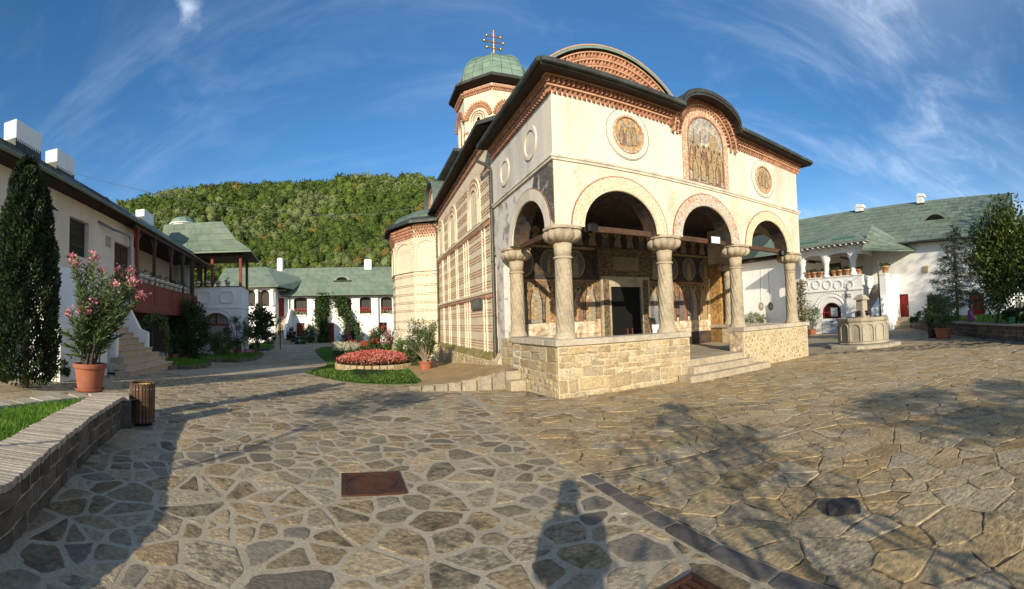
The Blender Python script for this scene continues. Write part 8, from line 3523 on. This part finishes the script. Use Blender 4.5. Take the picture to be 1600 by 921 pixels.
# ------------------------------------------------------------------ terrace on the right
tpts = [G(1424, 513), G(1480, 522), G(1530, 528), G(1600, 534)]
tq = tpts[-1] + (tpts[-1] - tpts[-2]).normalized() * 3.0
TT = .66
terr = empty('terrace_wall', (0, 0, 0))
tag(terr, 'low dark stone retaining wall of the grass terrace on the right', 'wall')
tpath = resample([Vector((p.x, p.y, 0)) for p in tpts] + [Vector((tq.x, tq.y, 0))], .05)
LT = .05 * (len(tpath) - 1)
rT = random.Random(14)
vs = []
for q in tpath[::10] + [tpath[-1]]:
    vs += [q, q + Vector((0, 0, TT - .08)), q + Vector((.45, .2, TT - .08)), q + Vector((.45, .2, 0))]
k = len(vs) // 4
MB().add(vs, [(i * 4 + j, i * 4 + 4 + j, i * 4 + 4 + (j + 1) % 4, i * 4 + (j + 1) % 4) for i in range(k - 1) for j in range(4)] + [(3, 2, 1, 0)]).build('core', M_MORTAR, terr)
z = 0
for hgt in (.2, .2, .18):
    s = -rT.uniform(0, .2)
    while s < LT - .1:
        w = rT.uniform(.3, .75)
        a, b = max(0, s) + .02, min(LT, s + w) - .02
        if b - a > .1:
            p_, t_ = frame_at(tpath, (a + b) / 2, .05)
            nrm = Vector((-t_.y, t_.x, 0))
            if nrm.x > 0:
                nrm = -nrm
            c = p_ + nrm * .0
            MB().box((c.x, c.y, z + hgt / 2), (b - a, .12 * rT.uniform(.8, 1.25), hgt - .03), math.atan2(t_.y, t_.x), ch=.02).build('stone', M_SLATE_BLK, terr)
        s += w
    z += hgt
s = 0.02
while s < LT:
    w = rT.uniform(.5, .9)
    p_, t_ = frame_at(tpath, min(LT - .1, s + w / 2), .05)
    MB().box((p_.x + .12, p_.y + .05, TT - .035), (w - .02, .42, .07), math.atan2(t_.y, t_.x), ch=.015).build('slab', M_TILE, terr)
    s += w
tg = [tuple((q + Vector((.3, .12, 0))).xy) for q in tpath[::10]] + [tuple((tpath[-1] + Vector((.3, .1, 0))).xy), tuple(RW(22, -.02).xy), tuple(RW(-1.2, -.02).xy)]
lawn('terrace_grass', tg, 9000, TT - .10, .08, .12, .03, 41)
for k in range(3):
    b_ = RXm(1410, 505, AM - .6)[0]
    MB_ = MB().span((b_ - .9, -1.5 + .35 * k, -.1), (b_ + .9, -1.5 + .35 * (k + 1) + .02 + (.8 if k == 2 else 0), .25 * (k + 1)), ch=.015)
    MB_.build('door_step', M_LIME, rh)
PT = lambda x, y, dd: AT(x, y, dd)


def terrace_at(x, dist):
    q = AT(x, 500, dist)
    return Vector((q.x, q.y, TT - .03))


def tplant(x, dist, yt, wpx, label, cat, m, leaf, n, k, seed, name='terrace_shrub', trunk=0, shell=.45, bloom=None, stems=5):
    q = terrace_at(x, dist)
    h = AT(x, yt, dist).z - q.z
    return plant(name, label, cat, q, h, wpx / FPX * dist, m, leaf, n, k, None, seed, trunk=trunk, shell=shell, bloom=bloom, stems=stems)


tplant(1443, 25.5, 482, 22, 'thin flowering rose bush in the narrow bed below the white wall', 'shrub', LF_MID, (.14, .07), 260, 12, 71)
tplant(1428, 26.5, 497, 20, 'low tuft of plants by the red door step', 'shrub', LF_MID, (.14, .06), 400, 14, 72)
tplant(1462, 25.0, 500, 44, 'row of low red and green bedding plants along the terrace edge', 'flower bed', LF_DARK, (.13, .06), 900, 24, 73, bloom=(REDF, 40, .07, 4))
# potted oleander in front of the terrace
q = G(1474, 529)
dq = math.hypot(q.x, q.y)
plant('potted_oleander', 'wide leafy oleander in a terracotta tub before the terrace wall', 'potted plant', q, AT(1474, 466, dq).z, 56 / FPX * dq, LF_OLE, (.19, .04), 2600, 46, (.42, .50), 81, stems=7, shell=.35)
q = G(1457, 528)
plant('potted_shrub', 'dark tub with trailing leaves beside the big terracotta tub', 'potted plant', q, .95, .6, LF_DARK, (.12, .05), 300, 12, (.26, .62), 82, potm=flat('dark_tub', (.05, .03, .025)))

# spruce
sq = terrace_at(1497, 24.5)
spr = empty('spruce_tree', sq)
tag(spr, 'thin dark spruce with drooping tips against the white house', 'tree')
hs2 = AT(1497, 352, 24.5).z - sq.z
rng = np.random.default_rng(91)
LP, LDr = [], []
lim = MB().tube([(0, 0, 0), (0, 0, hs2 * .6), (0, 0, hs2)], [.11, .06, .012], 7)
nb_ = 74
for i in range(nb_):
    f = (i + .5) / nb_
    z = hs2 * (.16 + .82 * f)
    L_ = (1.75 * (1 - f) ** .8 + .12) * rng.uniform(.6, 1.1)
    a = i * 2.399 + rng.uniform(-.3, .3)
    tip = Vector((L_ * math.cos(a), L_ * math.sin(a), z - .10 * L_ + rng.uniform(-.1, .25)))
    root = Vector((0, 0, z))
    mid = root.lerp(tip, .6) + Vector((0, 0, -.08 * L_))
    pts = [root, mid, tip]
    lim.tube(pts, [.025, .016, .006], 4)
    for j in range(int(50 * L_) + 14):
        t = rng.random() ** .7
        p_ = root.lerp(mid, t * 1.6) if t < .6 else mid.lerp(tip, (t - .6) / .4)
        dv_ = (tip - root).normalized()
        LP.append(p_ + Vector(rng.normal(0, .05, 3)))
        LDr.append(dv_ * .8 + Vector(rng.normal(0, .6, 3)) + Vector((0, 0, -.25)))
lim.build('trunk', BARK, spr)
foliage('crown', LP, LDr, .24, .045, LF_SPR, spr, rng)


def tree(name, label, at, trunk_h, crown_c, crown_r, m, n, k, leaf, seed, cat='tree', shell=.35, clump=.30, tr=.14):
    """trunk with limbs and a leafy crown"""
    rng = np.random.default_rng(seed)
    e = empty(name, at)
    tag(e, label, cat)
    P, D = clumps(rng, n, k, crown_c, crown_r, clump, shell)
    foliage('crown', P, D, leaf[0], leaf[1], m, e, rng)
    mb = MB().tube([(0, 0, -.05), (crown_c[0] * .3, crown_c[1] * .3, trunk_h * .6), (crown_c[0] * .6, crown_c[1] * .6, trunk_h), (crown_c[0], crown_c[1], crown_c[2] + crown_r[2] * .5)], [tr, tr * .8, tr * .7, tr * .15], 8)
    for i in range(9):
        a = i * 2.4
        z = trunk_h + (crown_c[2] - trunk_h) * rng.uniform(-.2, .9)
        tip = Vector((crown_c[0] + crown_r[0] * .75 * math.cos(a), crown_c[1] + crown_r[1] * .75 * math.sin(a), crown_c[2] + crown_r[2] * rng.uniform(-.3, .7)))
        r0 = Vector((crown_c[0] * .6, crown_c[1] * .6, z))
        mb.tube([r0, r0.lerp(tip, .5) + Vector((0, 0, .1)), tip], [tr * .45, tr * .25, tr * .06], 5)
    mb.build('trunk', BARK, e)
    return e


mq = terrace_at(1556, 18.6)
LF_MAG = leaf_mat('leaf_magnolia', (.045, .075, .018), .45, (.11, .14, .03), transl=.2, rough=.3)
hM = AT(1556, 322, 18.6).z - mq.z
tree('magnolia_tree', 'glossy leaved magnolia tree on the terrace at the right edge', mq, 1.0, (.55, -.35, hM * .57), (1.65, 1.6, hM * .45), LF_MAG, 13000, 90, (.18, .095), 92, tr=.09, clump=.36, shell=.3)
tplant(1590, 18, 478, 44, 'dark bush under the magnolia at the right edge', 'shrub', LF_DARK, (.16, .08), 1300, 30, 74)
q = G(1526, 538)
MB().box((0, 0, .005), (1.3, .35, .012), 0).build('drain_slot', M_IRON, None, at=(q.x, q.y, .012), rz=R(-35))
bpy.data.objects['drain_slot']['label'] = 'narrow iron drain slot in the shaded paving before the terrace'
bpy.data.objects['drain_slot']['category'] = 'drain'
q = AT(1581, 492, 17.6)
e = empty('plastic_pot', (q.x, q.y, TT - .02))
tag(e, 'small green plastic pot on the terrace below the magnolia', 'flower pot')
pot_parts(e, .17, .30, flat('green_plastic', (.03, .16, .07)), saucer=False, ribs=False)
# ------------------------------------------------------------------ wooded hill
def hill_profile(az):
    """skyline elevation (pixels above the horizon) read off the photograph, by photograph x"""
    xs = [-200, 60, 185, 260, 330, 400, 480, 580, 640, 690, 760, 860, 980, 1150, 1500]
    ys = [30, 120, 196, 214, 224, 230, 234, 240, 236, 228, 205, 160, 90, 40, 20]
    return np.interp(az, xs, ys)


HD0, HD1 = 95.0, 330.0
nu, nv = 90, 26
V = []
for i in range(nu + 1):
    x = -200 + 1500 * i / nu
    th = (x - 800) / FPX
    top = hill_profile(x) / FPX
    for j in range(nv + 1):
        f = j / nv
        d = HD0 + (HD1 - HD0) * f
        el = top * (1.0 - (1 - min(1, f / .86)) ** 1.35) if f < .86 else top * (1 - .5 * (f - .86))
        ztop = EYE + HD1 * .86 * 0
        zz = EYE + d * (el * .97 - .012)
        zz += 3.0 * mnoise.noise(Vector((x * .012, f * 5, 1.3)))
        V.append((d * math.sin(th), d * math.cos(th), zz if j else -3))
F = [(i * (nv + 1) + j, (i + 1) * (nv + 1) + j, (i + 1) * (nv + 1) + j + 1, i * (nv + 1) + j + 1) for i in range(nu) for j in range(nv)]
hill = link('hill', mesh_np('hill', V, [np.array(F)], mat('forest_floor', (.045, .055, .018), (.03, .035, .012), .6, .05, .3, .4, .95, 0), smooth=True), kind='structure')
# forest: crowns spread over the slope
rng = np.random.default_rng(17)
HV = np.array(V).reshape(nu + 1, nv + 1, 3)


def crown_mesh(seed, m, conical=False):
    """a lumpy crown with loose leaf clumps breaking its outline"""
    r = np.random.default_rng(seed)
    bm = bmesh.new()
    bmesh.ops.create_icosphere(bm, subdivisions=2, radius=1)
    U = np.array([v.co[:] for v in bm.verts])
    FF = np.array([[v.index for v in f.verts] for f in bm.faces])
    bm.free()
    k = 8
    C = r.normal(size=(k, 3))
    C /= np.linalg.norm(C, axis=1, keepdims=True)
    rad = .70 + .36 * np.max(np.exp(-((U[:, None] - C[None]) ** 2).sum(2) * 6), 1) + r.normal(0, .045, len(U))
    V0 = U * rad[:, None]
    n = 34
    u = r.normal(size=(n, 3))
    u[:, 2] = np.abs(u[:, 2]) * .9 - .1
    u /= np.linalg.norm(u, axis=1, keepdims=True)
    P = u * r.uniform(.82, 1.0, (n, 1))
    D = u * .5 + r.normal(size=(n, 3)) * .7
    V1, F1 = leaf_geo(P, D, .34, .26, r, nrm=u + r.normal(size=(n, 3)) * .3, fold=.05)
    V_ = np.concatenate([V0, V1])
    if conical:
        V_[:, :2] *= (1 - .45 * (V_[:, 2:3] + .4))
        V_[:, 2] *= 1.35
    return V_, FF, F1 + len(V0)


def forest_mat(name, a, b):
    return mat(name, a, b, .85, .9, .30, 2.2, .95, 1.0, 1.7, .55, vary=.20, lo=.40, hi=.62, spec=.1)


MF = [forest_mat('forest_a', (.055, .090, .018), (.092, .130, .028)),
      forest_mat('forest_b', (.072, .110, .020), (.120, .158, .034)),
      forest_mat('forest_c', (.108, .138, .048), (.165, .190, .078)),
      forest_mat('forest_d', (.034, .058, .015), (.060, .088, .022)),
      forest_mat('forest_e', (.135, .105, .026), (.180, .130, .036))]
variants = [crown_mesh(s, None, False) for s in range(6)]
NT = 7600
acc = {i: ([], [], 0) for i in range(len(MF))}
parts_V = [[] for _ in MF]
parts_F = [[] for _ in MF]
parts_Q = [[] for _ in MF]
cnt = [0] * len(MF)
for t in range(NT):
    f = rng.random() ** .72
    uu = rng.uniform(.02, .86)
    gi, gj = uu * nu, f * .93 * nv
    i, j = int(gi), int(gj)
    a, b = gi - i, gj - j
    p = HV[i, j] * (1 - a) * (1 - b) + HV[i + 1, j] * a * (1 - b) + HV[i, j + 1] * (1 - a) * b + HV[i + 1, j + 1] * a * b
    cl = 1.1 * mnoise.noise(Vector((p[0] * .022, p[1] * .022, p[2] * .03))) + .30 * rng.normal()
    kind = 0 if cl < -.1 else (1 if cl < .22 else 2)
    q = rng.random()
    if q < .17:
        kind = 3
    elif q < .20:
        kind = 4
    Vv, Ff, Fq = variants[rng.integers(0, 6)]
    s = math.hypot(p[0], p[1]) * .0105 * rng.uniform(.5, 1.65)
    yaw = rng.uniform(0, 6.28)
    ca, sa = math.cos(yaw), math.sin(yaw)
    M = np.array([[ca, -sa, 0], [sa, ca, 0], [0, 0, rng.uniform(.9, 1.25)]]) * s
    Q = Vv @ M.T + p + np.array([0, 0, s * .55])
    parts_V[kind].append(Q)
    parts_F[kind].append(Ff + cnt[kind])
    parts_Q[kind].append(Fq + cnt[kind])
    cnt[kind] += len(Vv)
allV, allF, allQ, mF, mQ, off_ = [], [], [], [], [], 0
for k in range(len(MF)):
    Vk, Fk, Qk = np.concatenate(parts_V[k]), np.concatenate(parts_F[k]), np.concatenate(parts_Q[k])
    allV.append(Vk)
    allF.append(Fk + off_)
    allQ.append(Qk + off_)
    mF.append(np.full(len(Fk), k))
    mQ.append(np.full(len(Qk), k))
    off_ += len(Vk)
link('forest', mesh_np('forest', np.concatenate(allV), [np.concatenate(allF), np.concatenate(allQ)], MF, np.concatenate(mF + mQ), smooth=True), kind='stuff')

# ------------------------------------------------------------------ overhead wires
def wire(label, a, b, sag, r=.012):
    a, b = Vector(a), Vector(b)
    pts = []
    for i in range(25):
        t = i / 24
        pts.append(a.lerp(b, t) - Vector((0, 0, sag * 4 * t * (1 - t))))
    o = MB().tube(pts, r, 4).build('overhead_wire', flat('wire', (.22, .23, .22), .5), None)
    tag(o, label, 'wire')


wire('thin overhead wire from the house roof sagging across the hill to the church', AT(100, 266, 17.5), AT(684, 318, 24), 1.55, .010)

# ------------------------------------------------------------------ people
def skin_body(name, verts, edges, rad, m, parent, sub=2):
    me = bpy.data.meshes.new(name)
    me.from_pydata(verts, edges, [])
    o = link(name, me, parent)
    me.materials.append(m)
    sk = o.modifiers.new('skin', 'SKIN')
    sk.use_smooth_shade = True
    for i, r_ in enumerate(rad):
        me.skin_vertices[0].data[i].radius = (r_, r_) if not isinstance(r_, tuple) else r_
    me.skin_vertices[0].data[0].use_root = True
    sb = o.modifiers.new('sub', 'SUBSURF')
    sb.levels = sub
    sb.render_levels = sub
    return o


SKIN = flat('skin', (.50, .30, .20), .5)
HAIR = flat('hair_brown', (.05, .032, .02), .6)
# photographer, standing just behind the camera: seen by the shadow on the paving
ph = empty('person', (-.02, -.42, 0))
tag(ph, 'standing person holding up a phone whose long shadow falls on the paving', 'person')
JACK = flat('dark_jacket', (.05, .055, .07), .8)
v = [(0, 0, .96), (0, .0, 1.15), (0, .01, 1.36), (0, .03, 1.47), (-.19, .02, 1.40), (-.215, .08, 1.14), (-.10, .26, 1.33), (.19, .02, 1.40), (.215, .08, 1.14), (.10, .26, 1.33),
     (-.10, 0, .90), (-.12, .01, .50), (-.12, -.02, .09), (-.12, .12, .04), (.10, 0, .90), (.12, .01, .50), (.12, -.02, .09), (.12, .12, .04)]
e_ = [(0, 1), (1, 2), (2, 3), (2, 4), (4, 5), (5, 6), (2, 7), (7, 8), (8, 9), (0, 10), (10, 11), (11, 12), (12, 13), (0, 14), (14, 15), (15, 16), (16, 17)]
skin_body('body', v, e_, [(.17, .12), (.16, .11), (.17, .12), .06, .065, .048, .034, .065, .048, .034, .095, .065, .048, .042, .095, .065, .048, .042], JACK, ph)
hd = MB().lathe([(.01, -.12), (.055, -.11), (.075, -.06), (.085, 0), (.088, .05), (.075, .10), (.04, .125), (.005, .13)], 16, (0, .05, 1.62)).build('head', SKIN, ph, smooth=True)
MB().lathe([(.092, .0), (.096, .05), (.084, .105), (.045, .135), (.005, .142)], 16, (0, .04, 1.62)).build('hair', HAIR, hd, smooth=True)
MB().tube([(0, .13, 1.62), (0, .155, 1.595)], [.012, .016], 6).build('nose', SKIN, hd)
for s in (-1, 1):
    MB().lathe([(.01, -.03), (.02, 0), (.01, .03)], 8, (s * .088, .05, 1.62)).build('ear', SKIN, hd)
    hv_ = [(s * .10, .26, 1.33), (s * .085, .31, 1.38)]
    ed = [(0, 1)]
    rd = [.032, .034]
    for k in range(4):
        b0 = len(hv_)
        hv_ += [(s * (.10 - .02 * k), .335, 1.40 + .008 * k), (s * (.075 - .02 * k), .362, 1.425 + .008 * k), (s * (.05 - .02 * k), .352, 1.435 + .008 * k)]
        ed += [(1, b0), (b0, b0 + 1), (b0 + 1, b0 + 2)]
        rd += [.010, .009, .008]
    b0 = len(hv_)
    hv_ += [(s * .07, .30, 1.42), (s * .045, .315, 1.45)]
    ed += [(1, b0), (b0, b0 + 1)]
    rd += [.011, .009]
    skin_body('hand', hv_, ed, rd, SKIN, ph, 1)
phone = MB().box((0, 0, 0), (.16, .009, .078), ch=.003).build('phone', M_IRON, None, at=(-.02, -.07, 1.455))
tag(phone, 'dark phone held up in both hands', 'phone')

# seated child on the terrace
cq = AT(1516, 497, 20.6)
ch = empty('person', (cq.x, cq.y, TT), R(25))
tag(ch, 'small child in a blue and red patterned dress crouching on the terrace wall', 'person')
DRESS = fresco('dress', [(.05, .06, .30), (.30, .03, .06), (.10, .05, .32), (.40, .10, .14), (.06, .10, .35)], 7, 30)
v = [(0, 0, .22), (.02, 0, .42), (.03, -.03, .56), (-.10, -.03, .52), (-.22, -.08, .38), (-.30, -.12, .30), (.12, -.02, .52), (.17, -.1, .36), (.12, -.18, .28),
     (-.07, -.05, .2), (-.12, -.26, .26), (-.13, -.24, .04), (.07, -.05, .2), (.10, -.26, .26), (.10, -.24, .04)]
e_ = [(0, 1), (1, 2), (2, 3), (3, 4), (4, 5), (2, 6), (6, 7), (7, 8), (0, 9), (9, 10), (10, 11), (0, 12), (12, 13), (13, 14)]
skin_body('body', v, e_, [.12, .11, .06, .045, .034, .022, .045, .034, .022, .07, .05, .035, .07, .05, .035], SKIN, ch)
MB().lathe([(.02, .60), (.13, .57), (.145, .40), (.17, .22), (.24, .08), (.20, .07)], 14, (.01, -.03, 0)).build('dress', DRESS, ch, smooth=True)
hd = MB().lathe([(.01, -.11), (.055, -.09), (.08, -.02), (.085, .04), (.06, .09), (.01, .11)], 14, (.02, -.06, .72)).build('head', SKIN, ch, smooth=True)
MB().lathe([(.094, -.05), (.098, .03), (.07, .10), (.01, .125)], 14, (.03, -.04, .72)).build('hair', HAIR, hd, smooth=True)

# ------------------------------------------------------------------ trees behind the viewpoint that shade the court
def behind(name, label, at, h, cr_, m, n, k, leaf, seed, tr=.12, shell=.3, clump=.3):
    return tree(name, label, at, h * .35, (0, 0, h - cr_[2] * .95), cr_, m, n, k, leaf, seed, tr=tr, shell=shell, clump=clump)


def at_shadow(px, py, h):
    """ground point of an upright thing of height h whose tip throws its shadow on this pixel"""
    q = G(px, py)
    l = h / math.tan(SUN_EL)
    return Vector((q.x - math.sin(SUN_AZ) * l, q.y - math.cos(SUN_AZ) * l, 0))


q = at_shadow(594, 628, 3.95)
behind('standard_tree', 'slim young tree behind the viewpoint whose round shadow lies before the lawn', q, 4.4, (.95, .95, .55), LF_MID, 900, 22, (.20, .06), 101, tr=.035, clump=.42)
q = at_shadow(1110, 745, 2.45)
behind('oleander_shrub', 'loose feathery shrub behind the viewpoint shading the big flagstones', q, 3.3, (1.05, .9, .95), LF_MID, 400, 16, (.20, .045), 102, tr=.022, clump=.5)
q = at_shadow(1500, 635, 4.0)
behind('garden_tree', 'small spreading tree to the right whose shadow streaks the paving', q, 4.5, (2.2, 1.0, .6), LF_MID, 1700, 26, (.22, .06), 103, tr=.06, clump=.34)
q = at_shadow(1085, 655, 3.3)
dt = behind('standard_tree', 'slender two stemmed tree behind the viewpoint throwing parallel stem shadows', q, 3.6, (.7, .7, .5), LF_MID, 330, 14, (.20, .05), 105, tr=.022, clump=.5)
MB().tube([(.10, .02, 0), (.12, .02, 1.5), (.05, 0, 3.0)], .016, 6).build('stem', BARK, dt)
for i, (x, y, h, r_) in enumerate(((16.2, -7.0, 8.6, 2.9), (19.5, -9.0, 10.5, 3.2), (23.5, -8.0, 12.0, 3.4), (27.5, -10.0, 20.5, 5.4))):
    behind('shade_tree', ('smallest of four leafy trees in a row right of the viewpoint', 'second of four leafy trees in a row right of the viewpoint', 'third of four leafy trees in a row right of the viewpoint', 'tallest leafy tree at the far end of the row right of the viewpoint')[i], Vector((x, y, 0)), h, (r_, r_, h * .36), LF_MID, 5200, 70, (.34, .17), 110 + i, tr=.22)
